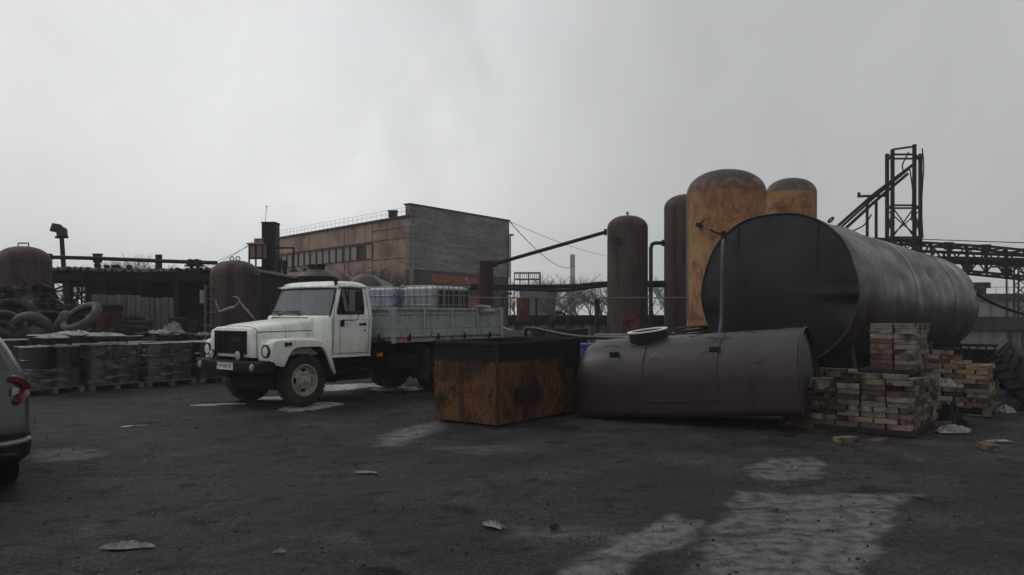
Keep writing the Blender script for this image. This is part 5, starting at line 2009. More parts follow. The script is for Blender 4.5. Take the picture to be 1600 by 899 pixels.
# crumpled sheets
def crumple(name, label, loc, sx, sy, h_, m, seed, rz=0, cat='sheet'):
    b = MB()
    rg = random.Random(seed)
    n = 10
    hts = [[rg.uniform(0, 1) for _ in range(n + 1)] for _ in range(n + 1)]
    b.grid(lambda u, v: ((u - .5) * sx * (1 + 0.2 * math.sin(7 * v + seed)), (v - .5) * sy * (1 + 0.25 * math.sin(6 * u + seed)), h_ * hts[int(u * n)][int(v * n)] * (math.sin(PI * u) * math.sin(PI * v)) ** 0.4 + 0.004), n, n)
    o = b.build(name, m, smooth=0, fix=False, solid=0.004)
    place(o, loc, rz)
    tag(o, label, cat)
    return o


crumple('plastic_sheet', 'crumpled pale plastic sheet caught on the side of the front brick stack', cA + gu * 1.75 + gr_ * 0.10 + Vector((0, 0, 0.60)), 0.34, 0.22, 0.14, M_plast, 3)
crumple('torn_sacking', 'torn dirty sacking on the ground beside the front brick stack', cA + gu * 1.0 + gr_ * 0.35, 0.6, 0.35, 0.10, M_litter, 5, 0.5)
crumple('torn_sacking', 'dark sacking hanging between the two brick stacks', cA + gu * 1.95 + gr_ * 0.15, 0.4, 0.4, 0.4, M_sheet, 8, 0.2)
crumple('plastic_scrap', 'pale plastic scrap lying under the tractor tyre', Vector((8.75, 14.2, 0)), 0.5, 0.3, 0.12, M_plast, 6, 0.9)
# ------------------------------------------------------------------ tractor tyre at right
def lugged(name, label, loc, rot, r, wd, m):
    b = MB()
    n = 22
    h2 = wd / 2
    b.lathe([(r * 0.5, -h2 * 0.7), (r * 0.55, -h2 * 0.85), (r * 0.8, -h2), (r * 0.93, -h2 * 0.9), (r * 0.95, 0), (r * 0.93, h2 * 0.9), (r * 0.8, h2), (r * 0.55, h2 * 0.85), (r * 0.5, h2 * 0.7), (r * 0.5, -h2 * 0.7)], 56)
    for k in range(n):
        for s_ in (1, -1):
            a = 2 * PI * (k + (0.5 if s_ > 0 else 0)) / n
            M = Matrix.Rotation(a, 4, 'Z') @ Matrix.Translation((r * 0.95, 0, s_ * h2 * 0.48)) @ Matrix.Rotation(s_ * R(32), 4, 'X')
            b.bb(-0.045, 0.045, -0.028, 0.028, -h2 * 0.5, h2 * 0.5, M)
    o = b.build(name, m, smooth=35, bevel=0.012)
    o.location = loc
    o.rotation_euler = rot
    tag(o, label, 'tyre')
    return o


lugged('tractor_tyre', 'big lugged tractor tyre lying tilted by the right concrete wall', Vector((9.75, 15.0, 0.42)), (R(38), R(28), 0.4), 0.82, 0.62, M_rubber)
lugged('tractor_tyre', 'second lugged tractor tyre behind the tilted one at the right edge', Vector((11.2, 16.8, 0.35)), (R(10), R(-6), 0.4), 0.80, 0.6, M_rubber)
b = MB()
for k in range(8):
    b.cyl((-0.6 + k * 0.17, 0, 0.0), (-0.6 + k * 0.17, 0, 1.0), 0.02, n=5)
b.tube([(-0.65, 0, 1.0), (0.65, 0, 1.0)], 0.03, 5)
b.bb(-0.6, 0.6, 0.1, 0.9, 0, 0.9)
o = b.build('dark_crate', M_blk, smooth=0)
place(o, P(1508, 545, 18.5).xy.to_3d() + Vector((0, 0, 0)), -GA)
o.location.z = 0.0
tag(o, 'dark slatted crate between the storage tank and the right wall', 'crate')
# ------------------------------------------------------------------ drums on pallets at left
def drum_parts(t):
    b = MB()
    r = 0.295
    prof = [(0.001, 0.02), (r - 0.01, 0.02), (r, 0.0), (r, 0.03)]
    for z in (0.30, 0.59):
        prof += [(r, z - 0.022), (r + 0.016, z - 0.007), (r + 0.016, z + 0.007), (r, z + 0.022)]
    prof += [(r, 0.87)]
    b.lathe(prof, 32)
    b.build('drum_body', M_drum, t, smooth=40)
    b = MB()
    b.lathe([(r - 0.02, 0.872), (r, 0.872), (r + 0.012, 0.88), (r, 0.892), (r - 0.015, 0.888), (r - 0.02, 0.872)], 32)
    b.build('rim', M_drumrim, t, smooth=40)
    b = MB()
    b.lathe([(r - 0.018, 0.862), (0.001, 0.864)], 32)
    b.cyl((0.18, 0, 0.866), (0.18, 0, 0.885), 0.035, n=10)
    b.build('lid', M_drum, t, smooth=40)


dr0 = thing('steel_drum', 'x', 'drum', (0, 0, 0))
drum_parts(dr0)
used0 = False
ng = [Vector((-10.20, 16.75, 0)), Vector((-9.35, 17.75, 0)), Vector((-8.53, 18.75, 0)), Vector((-7.66, 19.75, 0))]
gname = ['the pallet nearest the grey car', 'the second pallet from the grey car', 'the third pallet from the grey car', 'the pallet nearest the truck bonnet']
cname = {(0, 0): 'front right', (1, 0): 'rear right', (0, 1): 'front left', (1, 1): 'rear left'}
gl = -gr_
drums = []
for gi, c in enumerate(ng):
    pallet(c + gr_ * 0.02, 1.25, 1.2, 'low wooden pallet carrying drums, ' + gname[gi].replace('the pallet', 'the one'), h_=0.13)
    for i in range(2):
        for j in range(2):
            p = c + gu * (0.31 + 0.60 * i) + gl * (0.31 + 0.60 * j) + Vector((0, 0, 0.133))
            lab = f'black steel drum at the {cname[(i, j)]} corner of {gname[gi]}'
            if not used0:
                dr0.location = p
                dr0['label'] = lab
                dr0['group'] = 'black steel drums wrapped on pallets'
                used0 = True
            else:
                d = dup(dr0, p, random.uniform(0, 6), lab, 'black steel drums wrapped on pallets')
                d.scale = (1, 1, 1 + random.uniform(-.01, .02))
    if gi < 3:
        b = MB()
        base = rrect(0.615, 0.615, 0.29, 6)
        rgs = []
        top = [0.45, 0.90, 0.9][gi]
        rg = random.Random(gi)
        nz_ = 14
        for k in range(nz_ + 1):
            z = 0.06 + (top - 0.0) * k / nz_
            rgs.append([(x * (1 + rg.uniform(-.012, .02)), y * (1 + rg.uniform(-.012, .02)), z + 0.05 * math.sin(x * 5 + k) * (k / nz_)) for x, y in base])
        b.loft(rgs, cap0=False, cap1=False)
        o = b.build('stretch_wrap', M_film, smooth=60, fix=False)
        place(o, c + gu * 0.61 + gl * 0.61 + Vector((0, 0, 0.07)), -GA)
        tag(o, 'translucent plastic stretch wrap round the drums on ' + gname[gi], 'plastic wrap')
    if gi in (0, 1):
        src = [o for o in COL.objects if o.get('label', '') == f'black steel drum at the front left corner of {gname[gi]}'][0]
        for z0_, z1_, a0_, a1_ in (((0.40, 0.56, -2.6, -2.1),) if gi else ((0.62, 0.78, -2.2, -2.05), (0.30, 0.50, -2.7, -2.3))):
            b = MB()
            n8 = 8
            vs = [(0.302 * math.cos(a0_ + (a1_ - a0_) * i / n8), 0.302 * math.sin(a0_ + (a1_ - a0_) * i / n8), z) for z in (z0_, z1_) for i in range(n8 + 1)]
            b.add(vs, [(i, i + 1, n8 + 2 + i, n8 + 1 + i) for i in range(n8)])
            src.rotation_euler = (0, 0, 0)
            b.build('paper_label', M_litter, src, smooth=60, solid=0.001, fix=False)
# second row of drums behind, tops in view
for k, (px, py, Y) in enumerate(((66, 523, 18.3), (112, 523, 19.0), (150, 524, 19.8), (205, 524, 20.6), (262, 522, 21.8), (20, 530, 17.5))):
    p = P(px, py, Y)
    d = dup(dr0, (p.x, Y, max(0, p.z - 0.895)), 0.3 * k, ['open steel drum behind the leftmost wrapped drums, nearer the car', 'steel drum behind the leftmost wrapped drums, second in the back row',
            'steel drum in the back row in front of the rusty barrel', 'steel drum in the back row right of the rusty barrel', 'steel drum in the back row in front of the tin fence end', 'steel drum just above the grey car tail'][k], 'steel drums in the back row')
    b = MB()
    zb = max(0, p.z - 0.897)
    if zb > 0.05:
        b.bb(-0.32, 0.32, -0.32, 0.32, 0, zb)
        o = b.build('timber_block', M_wood, smooth=0)
        place(o, (p.x, Y, 0), -GA)
        tag(o, ['timber block under the first back row drum', 'timber block under the second back row drum', 'timber block under the third back row drum', 'timber block under the fourth back row drum', 'timber block under the fifth back row drum', 'timber block under the drum above the car tail'][k], 'timber block')
# pale flat lids and cloths on top
for k, (px, py, Y, s_) in enumerate(((120, 522, 17.9, 0.8), (165, 525, 18.4, 0.7), (80, 528, 17.4, 0.6), (246, 521, 19.6, 0.55))):
    p = P(px, py, Y)
    crumple('plastic_sheet', ['pale crumpled sheet lying over the drums below the leaning tyre', 'pale crumpled sheet on the drums below the rusty barrel', 'pale sheet edge on the nearest wrapped drums', 'pale crumpled sheet on the third pallet of drums'][k], p, s_ * 1.3, s_ * 0.8, 0.10, M_plast, 20 + k, -GA)
rp = random.Random(44)
for k, (px, py, Y) in enumerate(((60, 527, 17.6), (105, 526, 17.9), (188, 523, 18.9), (222, 522, 19.4), (250, 523, 19.6), (290, 522, 20.6))):
    p = P(px, py, Y)
    b = MB()
    b.bb(-0.45, 0.45, -0.06, 0.06, 0, 0.03)
    o = b.build('loose_plank', M_wood if k % 2 else M_sheet, smooth=0)
    place(o, p, rot=(0, R(rp.uniform(-4, 4)), rp.uniform(-0.9, 0.4)))
    tag(o, ['dark plank on the drums nearest the grey car', 'grey plank on the drums below the leaning tyre', 'dark plank on the drums right of the rusty barrel', 'grey plank across the third pallet of drums', 'dark plank on the right end of the third pallet of drums', 'grey plank on the drums nearest the bonnet'][k], 'plank')
# stacked rusty barrel
t = thing('rusty_barrel', 'red brown rusty barrel standing above the wrapped drums', 'barrel', (P(171, 500, 21).x, 21, 0))
b = MB()
zt = H + (HY - 477) / F * 21
b.lathe([(0.001, 0), (0.31, 0), (0.32, 0.02), (0.31, 0.05), (0.31, zt - 0.05), (0.32, zt - 0.02), (0.30, zt), (0.29, zt - 0.03), (0.001, zt - 0.05)], 28)
b.build('barrel_body', mat('barrel_rust', [S(58, 44, 44), S(128, 66, 50), S(84, 42, 38), S(104, 72, 64)], 3.5, rough=0.85, bump=0.3, bscale=15, top=(S(58, 50, 54), 1.70, 1.8, 0.3)), t, smooth=40)
b = MB()
for z in (0.3, 0.62, 0.9, 0.93, 1.25, 1.55):
    b.tube(ring_pts((0, 0, z), 0.312, 28), 0.012, 4, closed=True)
b.build('hoops', M_rust, t)


# ------------------------------------------------------------------ tyres
def tyre(name, label, loc, rot, r, wd, m=None, group='scrap tyres behind the drums'):
    b = MB()
    h2 = wd / 2
    ri = r * 0.64
    b.lathe([(ri, -h2 * 0.55), (ri + 0.015, -h2 * 0.8), (r * 0.74, -h2), (r * 0.9, -h2 * 0.93), (r * 0.975, -h2 * 0.7), (r, -h2 * 0.35), (r, h2 * 0.35), (r * 0.975, h2 * 0.7), (r * 0.9, h2 * 0.93), (r * 0.74, h2),
             (ri + 0.015, h2 * 0.8), (ri, h2 * 0.55), (ri + 0.03, h2 * 0.5), (r * 0.8, h2 * 0.75), (r * 0.93, h2 * 0.3), (r * 0.93, -h2 * 0.3), (r * 0.8, -h2 * 0.75), (ri + 0.03, -h2 * 0.5), (ri, -h2 * 0.55)], 40)
    o = b.build(name, m or M_rubber, smooth=45)
    if len(rot) == 4:
        rot = Vector(rot[:3]).to_track_quat('Z', 'Y').to_euler()
    o.location = loc
    o.rotation_euler = rot
    return tag(o, label, 'tyre', group)


ty = [
    # px, py, Y, r, w, rot, label
    (127, 497, 19.8, 0.52, 0.24, (-0.30, -0.61, 0.73, 0), 'large worn tyre leaning with its open ring to the sky'),
    (97, 507, 20.0, 0.36, 0.26, (-0.75, -0.3, 0.35, 0), 'upright tyre left of the large leaning tyre'),
    (48, 516, 18.8, 0.46, 0.26, (-0.3, 0.85, 0.5, 0), 'rounded tyre standing just above the leftmost drums'),
    (12, 510, 18.6, 0.42, 0.3, (0.62, -0.3, 0.6, 0), 'tilted tyre above the tail of the grey car'),
    (3, 522, 17.8, 0.30, 0.22, (0.3, -0.9, 0.2, 0), 'small tyre at the left picture edge by the grey car'),
    (210, 506, 21.6, 0.46, 0.30, (R(8), R(6), 0), 'tyre lying flat right of the rusty barrel, upper one'),
    (206, 517, 21.2, 0.46, 0.30, (R(-4), R(3), 0), 'tyre lying flat right of the rusty barrel, lower one'),
    (78, 500, 22.5, 0.42, 0.24, (R(20), R(18), 0), 'dark tyre half buried at the foot of the scrap heap'),
    (20, 492, 21.5, 0.55, 0.30, (R(35), R(30), 0), 'wide dark tyre on the lower slope of the scrap heap'),
    (5, 470, 23.5, 0.45, 0.26, (R(70), R(20), 0.3), 'tyre at the crest of the scrap heap cut by the left edge'),
]
for px, py, Y, r, wd, rot, lab in ty:
    tyre('tyre', lab, P(px, py, Y), rot, r, wd, M_rubber_lit if 'leaning tyre' in lab or 'rounded' in lab or 'large worn' in lab or 'tilted' in lab else None)
# supports: piles of flat tyres under the raised ones
k = 0
rt = random.Random(5)
for px, py, Y, lab in ((120, 515, 20.6, 'under the large leaning tyre'), (48, 528, 19.2, 'under the rounded tyre above the leftmost drums'), (205, 528, 21.5, 'right of the rusty barrel'), (10, 528, 18.9, 'at the left picture edge')):
    p = P(px, py, Y)
    for j in range(5):
        z = 0.13 + 0.26 * j
        if z + 0.1 > p.z:
            break
        tyre('tyre', f'flat tyre number {j + 1} up in the pile {lab}'.replace('number 1 up', 'lowest').replace('number 2 up', 'second from below').replace('number 3 up', 'third from below').replace('number 4 up', 'fourth from below').replace('number 5 up', 'fifth from below'),
             (p.x + rt.uniform(-.06, .06), Y + rt.uniform(-.05, .1), z), (R(rt.uniform(-3, 3)), 0, 0), 0.46, 0.26)
# torn rubber scrap heap
b = MB()
rh = random.Random(9)
cx, cy = P(12, 470, 25).x, 25.5


def heap(u, v):
    x = (u - .5) * 7.0
    y = (v - .5) * 7.0
    d = math.hypot(x / 3.4, y / 3.4)
    z = 2.75 * max(0, 1 - d) ** 0.75
    return (x, y, z + 0.15 * math.sin(x * 3.1 + y * 2.3) * (z > 0.1))


b.grid(heap, 40, 40)
for k in range(420):
    u, v = rh.uniform(0.1, 0.9), rh.uniform(0.05, 0.8)
    x, y, z = heap(u, v)
    if z < 0.1:
        continue
    s_ = rh.uniform(0.12, 0.42)
    M = Matrix.Translation((x, y, z + 0.03)) @ Euler((rh.uniform(-.9, .9), rh.uniform(-.9, .9), rh.uniform(0, 6))).to_matrix().to_4x4()
    n = 5
    vs = []
    for jj_ in range(n + 1):
        for ii_ in range(3):
            a = (jj_ / n - 0.5) * rh.uniform(1.2, 2.4)
            vs.append((s_ * math.sin(a), (ii_ - 1) * s_ * 0.45 + rh.uniform(-.03, .03), s_ * 0.6 * math.cos(a) + rh.uniform(-.03, .03)))
    b.add(vs, [(j * 3 + i, j * 3 + i + 1, j * 3 + i + 4, j * 3 + i + 3) for j in range(n) for i in range(2)], M)
o = b.build('rubber_scrap_heap', M_scrap, smooth=30, fix=False)
place(o, (cx, cy, 0))
tag(o, 'heap of torn rubber and black scrap at the left edge', 'scrap heap', kind='stuff')
for px, py, Y in ((225, 510, 23.5), (276, 512, 22.5)):
    pass
crumple('torn_bag', 'pale torn bag lying on the drums left of the truck', P(272, 520, 21.5), 0.5, 0.4, 0.34, M_litter, 31, 0.2, 'bag')
crumple('torn_bag', 'small pale scrap on the drum nearest the bonnet', P(318, 524, 19.9), 0.3, 0.2, 0.12, M_plast, 33, 0.2, 'bag')
crumple('plastic_scrap', 'crumpled plastic on the ground before the leftmost pallet', G(62, 612), 0.6, 0.4, 0.12, M_litter, 35, 0.2)
crumple('plastic_scrap', 'torn plastic strip on the ground beside the leftmost pallet', G(98, 609), 0.6, 0.3, 0.10, M_sheet, 37, 0.5)

# ------------------------------------------------------------------ open shed
SY = 29.0
p0, p1 = P(48, 420, SY), P(345, 424, SY)
t = thing('open_shed', 'dark open fronted shed with corrugated roof sheets behind the drums', 'shed', (p0.x, SY, 0), R(0))
WS = p1.x - p0.x
zr = p0.z
n = 110
b = MB()
rg = random.Random(4)
jag = [rg.uniform(-.25, .15) for _ in range(40)]


def roof(u, v):
    x = u * WS
    y = -0.6 + jag[int(u * 39)] * (1 - v) + v * 6.5
    return (x, y, zr - 0.05 + 0.06 * math.sin(x * 26) - v * 0.35 + 0.04 * math.sin(x * 1.1))


b.grid(roof, 300, 4)
b.build('roof', M_slate, t, smooth=60, solid=0.02, fix=False)
b = MB()
for x in np.linspace(0.2, WS - 0.2, 6):
    b.bb(x - 0.08, x + 0.08, -0.3, -0.14, 0, zr - 0.2)
b.build('front_posts', M_blk, t)
b = MB()
for x in np.linspace(0.4, WS - 0.2, 5):
    b.bb(x - 0.10, x + 0.10, 5.4, 5.6, 0, zr - 0.4)
b.build('rear_posts', M_blk, t)
b = MB()
b.bb(0, WS, -0.35, -0.2, zr - 0.45, zr - 0.17)
b.bb(0, WS, 2.5, 2.7, zr - 0.5, zr - 0.3)
for x in np.linspace(0, WS, 9):
    b.bb(x - 0.05, x + 0.05, -0.4, 5.9, zr - 0.42, zr - 0.28)
b.build('roof_beams', M_blk, t)
b = MB()
# rear wall: closed on the right, open framing on the left where the daylight comes through
YR = 31.0


def rect(b, px0, px1, py0, py1, Y=YR, th=0.06):
    a = P(px0, py0, Y) - t.location
    c = P(px1, py1, Y) - t.location
    b.bb(a.x, c.x, a.y, a.y + th, max(0, c.z), a.z)


px = 137
while px < 345:
    q_ = px + rg.uniform(10, 22)
    rect(b, px, min(q_, 348), 436 if rg.random() < 0.25 and px < 210 else 428, 560)
    px = q_ + (0.6 if rg.random() < 0.3 else 0.05)
rect(b, 60, 137, 476, 560)
rect(b, 160, 200, 424.5, 431, YR - 0.2)
rect(b, 80, 345, 420, 427, YR - 0.4)
b.build('rear_wall', M_blk, t, smooth=0)
b = MB()
for a in ((76, 84, 425, 480), (102, 108, 425, 480), (84, 102, 425, 443), (108, 137, 425, 449), (112, 114, 449, 478), (120, 121.5, 449, 478), (126, 128, 449, 478), (108, 137, 457, 459), (133, 137, 449, 478), (62, 71.5, 425, 500), (48, 62, 425, 500)):
    rect(b, *a)
for a, c in (((84, 453), (102, 446)), ((84, 455), (102, 455)), ((108, 476), (136, 452)), ((108, 455), (137, 476)), ((116, 478), (124, 450))):
    b.bar(P(a[0], a[1], YR) - t.location, P(c[0], c[1], YR) - t.location, 0.06)
b.build('bracing', M_blk, t, smooth=0)
b = MB()
b.bb(WS - 0.03, WS, -0.3, 5.6, 0, zr - 0.4)
b.build('end_wall', M_blk, t)
# snow-pale lumps on the roof
for k, px in enumerate((167, 178, 184, 202)):
    c = P(px, 418, SY + 1)
    b = MB()
    b.box((0, 0, 0.05), (0.18, 0.2, 0.18))
    o = b.build('roof_lump', M_blk, smooth=0, bevel=0.05)
    place(o, (c.x, SY + 1, zr + 0.06), 0.3 * k)
    tag(o, ['first', 'second', 'third', 'fourth'][k] + ' small black lump from the left lying on the shed roof', 'lump', 'black lumps on the shed roof')
# corrugated fence panel inside the shed mouth
fa, fb = P(143, 500, 26.5), P(272, 500, 26.5)
b = MB()
zf = H + (HY - 460) / F * 26.5


def corr(u, v):
    x = u * (fb.x - fa.x)
    y = 0.03 * math.sin(x * 2 * PI / 0.16)
    return (x, y + 0.05 * math.sin(x * 1.3), v * (zf - 0.12 * u + 0.03 * math.sin(int(x / 0.8) * 2.1)))


b.grid(corr, 200, 3)
o = b.build('tin_fence', M_tin, smooth=60, solid=0.004, fix=False)
place(o, (fa.x, 26.5, 0))
tag(o, 'pale grey corrugated sheet fence in front of the dark shed', 'fence')
# pipes over the shed
pipe('long black pipe running above the shed roof', smooth_path([P(74, 402, 28.4), P(150, 404, 28.4), P(250, 408, 28.4), P(338, 411, 27.5)], 4), 0.07, joints=[(P(78, 402, 28.4), 0.13)])
for k, (px, w_) in enumerate(((248, 0.15),)):
    c = P(px, 398, 36.6)
    b = MB()
    b.cyl((c.x, c.y, 0), c, w_, n=14)
    o = b.build('short_post', M_blk)
    tag(o, 'short black post rising through the shed roof by the long pipe', 'post')
for k, px in enumerate((299, 309)):
    c = P(px, 411, 27.9)
    b = MB()
    b.cyl(c - Vector((0, 0.15, 0)), c + Vector((0, 0.15, 0)), 0.13, n=14)
    b.box((c.x, c.y, c.z - 0.2), (0.08, 0.1, 0.3))
    b.box((c.x + (0.08 if k else -0.08), c.y, c.z - 0.1), (0.3, 0.08, 0.06))
    o = b.build('pipe_valve', M_blk)
    tag(o, ['left', 'right'][k] + ' one of two round valves on the pipe above the shed', 'valve', 'valves on the shed pipe')
# floodlight pole
t = thing('floodlight_mast', 'leaning black mast with floodlights above the shed roof', 'floodlight', (P(104, 420, 27.5).x + 0.1, 27.5, 0))
o0 = t.location.copy()
b = MB()
tp = P(97.5, 372, 27.5) - o0
b.tube([(0.05, 0, 0), (tp.x, 0, tp.z)], 0.10, 8, taper=0.075)
b.build('pole', M_blk, t)
b = MB()
for dx, dz, rx in ((-0.09, 0.32, 0.2), (0.10, 0.18, -0.15)):
    b.box((tp.x + dx, -0.12, tp.z + dz), (0.26, 0.22, 0.26), (R(-15), rx, 0.2))
    b.box((tp.x + dx, -0.22, tp.z + dz), (0.30, 0.05, 0.30), (R(-15), rx, 0.2))
b.build('floodlight', M_blk, t, bevel=0.02)
b = MB()
b.box((tp.x, 0, tp.z + 0.02), (0.42, 0.1, 0.07))
b.bar((tp.x, 0, tp.z - 0.1), (tp.x, 0, tp.z + 0.4), 0.08)
b.build('bracket', M_blk, t)
K36 = 36.4 / 27.5
t.location = (P(104, 420, 36.4).x + 0.1, 36.4, H * (1 - K36))
t.scale = (K36, K36, K36)
t = thing('lamp_post', 'black post with square lamp box above the shed roof', 'lamp', (P(152.5, 420, 27.7).x, 27.7, 0))
c = P(152.5, 404, 27.7)
b = MB()
b.cyl((0, 0, 0), (0, 0, c.z), 0.09, n=10)
b.build('post', M_blk, t)
b = MB()
b.box((0, 0, c.z + 0.0), (0.24, 0.2, 0.3))
b.box((0, 0, c.z + 0.14), (0.28, 0.24, 0.05))
b.box((0, 0, c.z - 0.25), (0.18, 0.16, 0.14))
b.build('lamp_box', M_blk, t, bevel=0.015)
t.location = (t.location.x * 36.4 / 27.7, 36.4, H * (1 - 36.4 / 27.7))
t.scale = (36.4 / 27.7,) * 3
# ladder and post near the domed tank
b = MB()
for x in (0, 0.42):
    b.bb(x - 0.03, x + 0.03, -0.03, 0.03, 0, 2.55)
for z in (0.5, 0.95, 1.35, 1.75, 2.15, 2.5):
    b.bb(0.03, 0.39, -0.025, 0.025, z - 0.025, z + 0.025)
o = b.build('iron_ladder', M_greypipe)
place(o, (P(321, 480, 23.4).x, 23.4, 0))
tag(o, 'rusty grey ladder frame left of the domed tank behind the bonnet', 'ladder')
b = MB()
b.bb(0, 0.22, 0, 0.03, 0, 0.42)
o = b.build('white_board', M_plast, smooth=0)
place(o, P(312, 474, 25.5))
tag(o, 'small white board glimpsed under the shed roof', 'board')
b = MB()
rg = random.Random(12)
for k in range(16):
    x = rg.uniform(0, 3.6)
    b.box((x, rg.uniform(-.6, .6), 0.5), (rg.uniform(.1, .5), 0.4, rg.uniform(0.8, 2.2)), (0, rg.uniform(-.1, .1), 0))
b.build('x', M_rust, smooth=0) if False else None
o = b.build('machinery_clutter', M_sheet, smooth=0, bevel=0.02)
place(o, (P(262, 500, 25).x, 25.2, 0))
tag(o, 'dark machinery clutter under the right end of the shed', 'machinery', kind='stuff')

# ------------------------------------------------------------------ rust shed and tower left of the big building
t = thing('rusty_shed', 'low rusty metal shed with sloping roof left of the truck cab', 'shed', (P(395, 480, 27).x, 27, 0))
xa = 0
xb = P(470, 480, 27).x - P(395, 480, 27).x
zl, zr2 = H + (HY - 422) / F * 27, H + (HY - 437) / F * 27
b = MB()
b.prism([(xa, 0), (xb, 0), (xb, zr2), (xa, zl)], 0, 4, 'y')
b.build('walls', M_rust, t, smooth=0)
b = MB()
b.prism([(xa - 0.2, zl + 0.01), (xb + 0.2, zr2 - 0.03), (xb + 0.2, zr2 + 0.05), (xa - 0.2, zl + 0.09)], -0.25, 4.2, 'y')
b.build('roof', M_slate, t, smooth=0)
b = MB()
b.bb(0.15, xb - 0.1, -0.03, 0, zr2 - 0.45, zr2 - 0.40)
b.bb(0.2, 0.6, -0.04, 0, 1.7, 2.1)
b.build('battens', M_sheet, t)
# dark stack tower
t = thing('dark_tower', 'tall black square duct with thin rod on top beside the big building', 'tower', (P(424, 480, 31).x, 31, 0))
z1_ = H + (HY - 348) / F * 31
b = MB()
b.bb(-0.29, 0.24, -0.3, 0.3, 0, z1_)
b.bb(-0.31, 0.26, -0.32, 0.32, z1_ - 0.06, z1_)
b.build('duct', M_blk, t, smooth=0, bevel=0.02)
b = MB()
b.cyl((-0.24, 0, z1_), (-0.18, 0, z1_ + 0.62), 0.010, n=5)
b.box((-0.18, 0, z1_ + 0.62), (0.04, 0.04, 0.06))
b.build('rod', M_greypipe, t)
t = thing('hoist_cabin', 'small pale sided cabin on dark frame left of the black duct', 'cabin', (P(402, 480, 30.5).x, 30.5, 0))
zc0, zc1 = H + (HY - 404) / F * 30.5, H + (HY - 383) / F * 30.5
b = MB()
b.bb(-0.22, 0.3, -0.25, 0.25, zc0, zc1)
b.build('walls', M_fac, t, smooth=0)
b = MB()
b.bb(-0.30, 0.34, -0.35, 0.3, zc1, zc1 + 0.05)
b.bb(-0.16, 0.2, 0.1, 0.3, zc1 + 0.05, zc1 + 0.26)
b.build('roof', M_slate, t, smooth=0)
b = MB()
for x in (-0.22, 0.03, 0.28):
    b.bb(x - 0.03, x + 0.03, -0.28, -0.25, 0, zc1)
b.bb(-0.25, 0.32, -0.29, -0.25, zc0 - 0.05, zc0 + 0.03)
b.bb(-0.22, 0.28, -0.2, 0.2, 0, zc0 - 0.32)
b.build('frame', M_blk, t, smooth=0)
pipe('thin rusty pipe arm reaching right from the black duct', [P(426, 387.5, 30.4), P(459, 387.5, 30.4), P(458, 422, 30.4)], 0.045, M_lattice)
b = MB()
for px, top in ((436, 405), (445, 407)):
    c = P(px, top, 30)
    b.cyl((c.x, c.y, 0), c, 0.09, n=8)
c = P(459, 421, 30.3)
b.cyl(c - Vector((0, 0, 0.1)), c + Vector((0, 0, 0.05)), 0.22, 0.06, 10)
o = b.build('vent_stubs', M_blk)
tag(o, 'pair of short black vent pipes below the pipe arm', 'pipe')
# roundish hopper just behind the cab
t = thing('conical_hopper', 'dark hopper with conical lid and black collar behind the cab roof', 'hopper', (P(495, 430, 26).x, 26, 0))
zb = H + (HY - 436) / F * 26
b = MB()
b.lathe([(0.60, 0), (0.60, zb - 0.0), (0.66, zb), (0.66, zb + 0.06), (0.60, zb + 0.08)], 36)
b.build('drum', M_blk, t, smooth=30)
b = MB()
b.lathe([(0.64, zb + 0.03), (0.52, zb + 0.18), (0.36, zb + 0.28), (0.27, zb + 0.31)], 36)
b.build('lid', M_domed, t, smooth=50)
b = MB()
b.lathe([(0.27, zb + 0.27), (0.27, zb + 0.42), (0.31, zb + 0.42), (0.31, zb + 0.46), (0.001, zb + 0.46)], 24)
b.cyl((-0.34, -0.2, zb + 0.15), (-0.34, -0.2, zb + 0.33), 0.06, n=8)
b.build('collar', M_blk, t, smooth=30)
# tanker vessel behind the cab
t = thing('tanker_vessel', 'grey horizontal vessel with pale handrail behind the cab and totes', 'tank', (P(570, 470, 24).x, 24, 0), R(4))
zc = H + (HY - 455) / F * 24
b = MB()
M = Matrix.Translation((0, 0, zc)) @ Matrix.Rotation(R(90), 4, 'X') @ Matrix.Rotation(0, 4, 'Z')
M = Matrix.Translation((0, 0, zc)) @ Matrix.Rotation(-R(90), 4, 'X')
b.lathe([(0.001, -0.22), (0.25, -0.18), (0.42, -0.08), (0.5, 0.05), (0.52, 0.15), (0.52, 6.6), (0.4, 6.8), (0.001, 6.85)], 40, M)
b.build('shell', M_domed, t, smooth=50)
for y in (0.8, 2.8):
    b = MB()
    b.bb(-0.35, 0.35, y - 0.1, y + 0.1, 0, zc - 0.3)
    b.build('support', M_rust, t)
b = MB()
b.tube(smooth_path([(0.05, 0.9, zc + 0.48), (0.05, 0.95, zc + 0.68), (0.05, 1.9, zc + 0.68), (0.05, 2.0, zc + 0.5)], 4), 0.02, 6)
b.tube(smooth_path([(0.05, 0.2, zc + 0.48), (0.05, 0.2, zc + 0.62), (0.05, 0.45, zc + 0.62), (0.05, 0.45, zc + 0.5)], 4), 0.018, 6)
b.build('handrail', M_silver, t)
# ------------------------------------------------------------------ big panel building
C0 = Vector((-6.78, 53.0, 0))
A0 = Vector((-21.4, 70.6, 0))
B0 = Vector((-0.25, 61.6, 0))
t = thing('factory_hall', 'long grey brown factory hall with brick gable behind the truck', 'building', (0, 0, 0))
ze = H + (HY - 339) / F * 53
zp = H + (HY - 320) / F * 53
dA = (A0 - C0)
LA = dA.length
dA.normalize()
dB = (B0 - C0)
LBb = dB.length
dB.normalize()


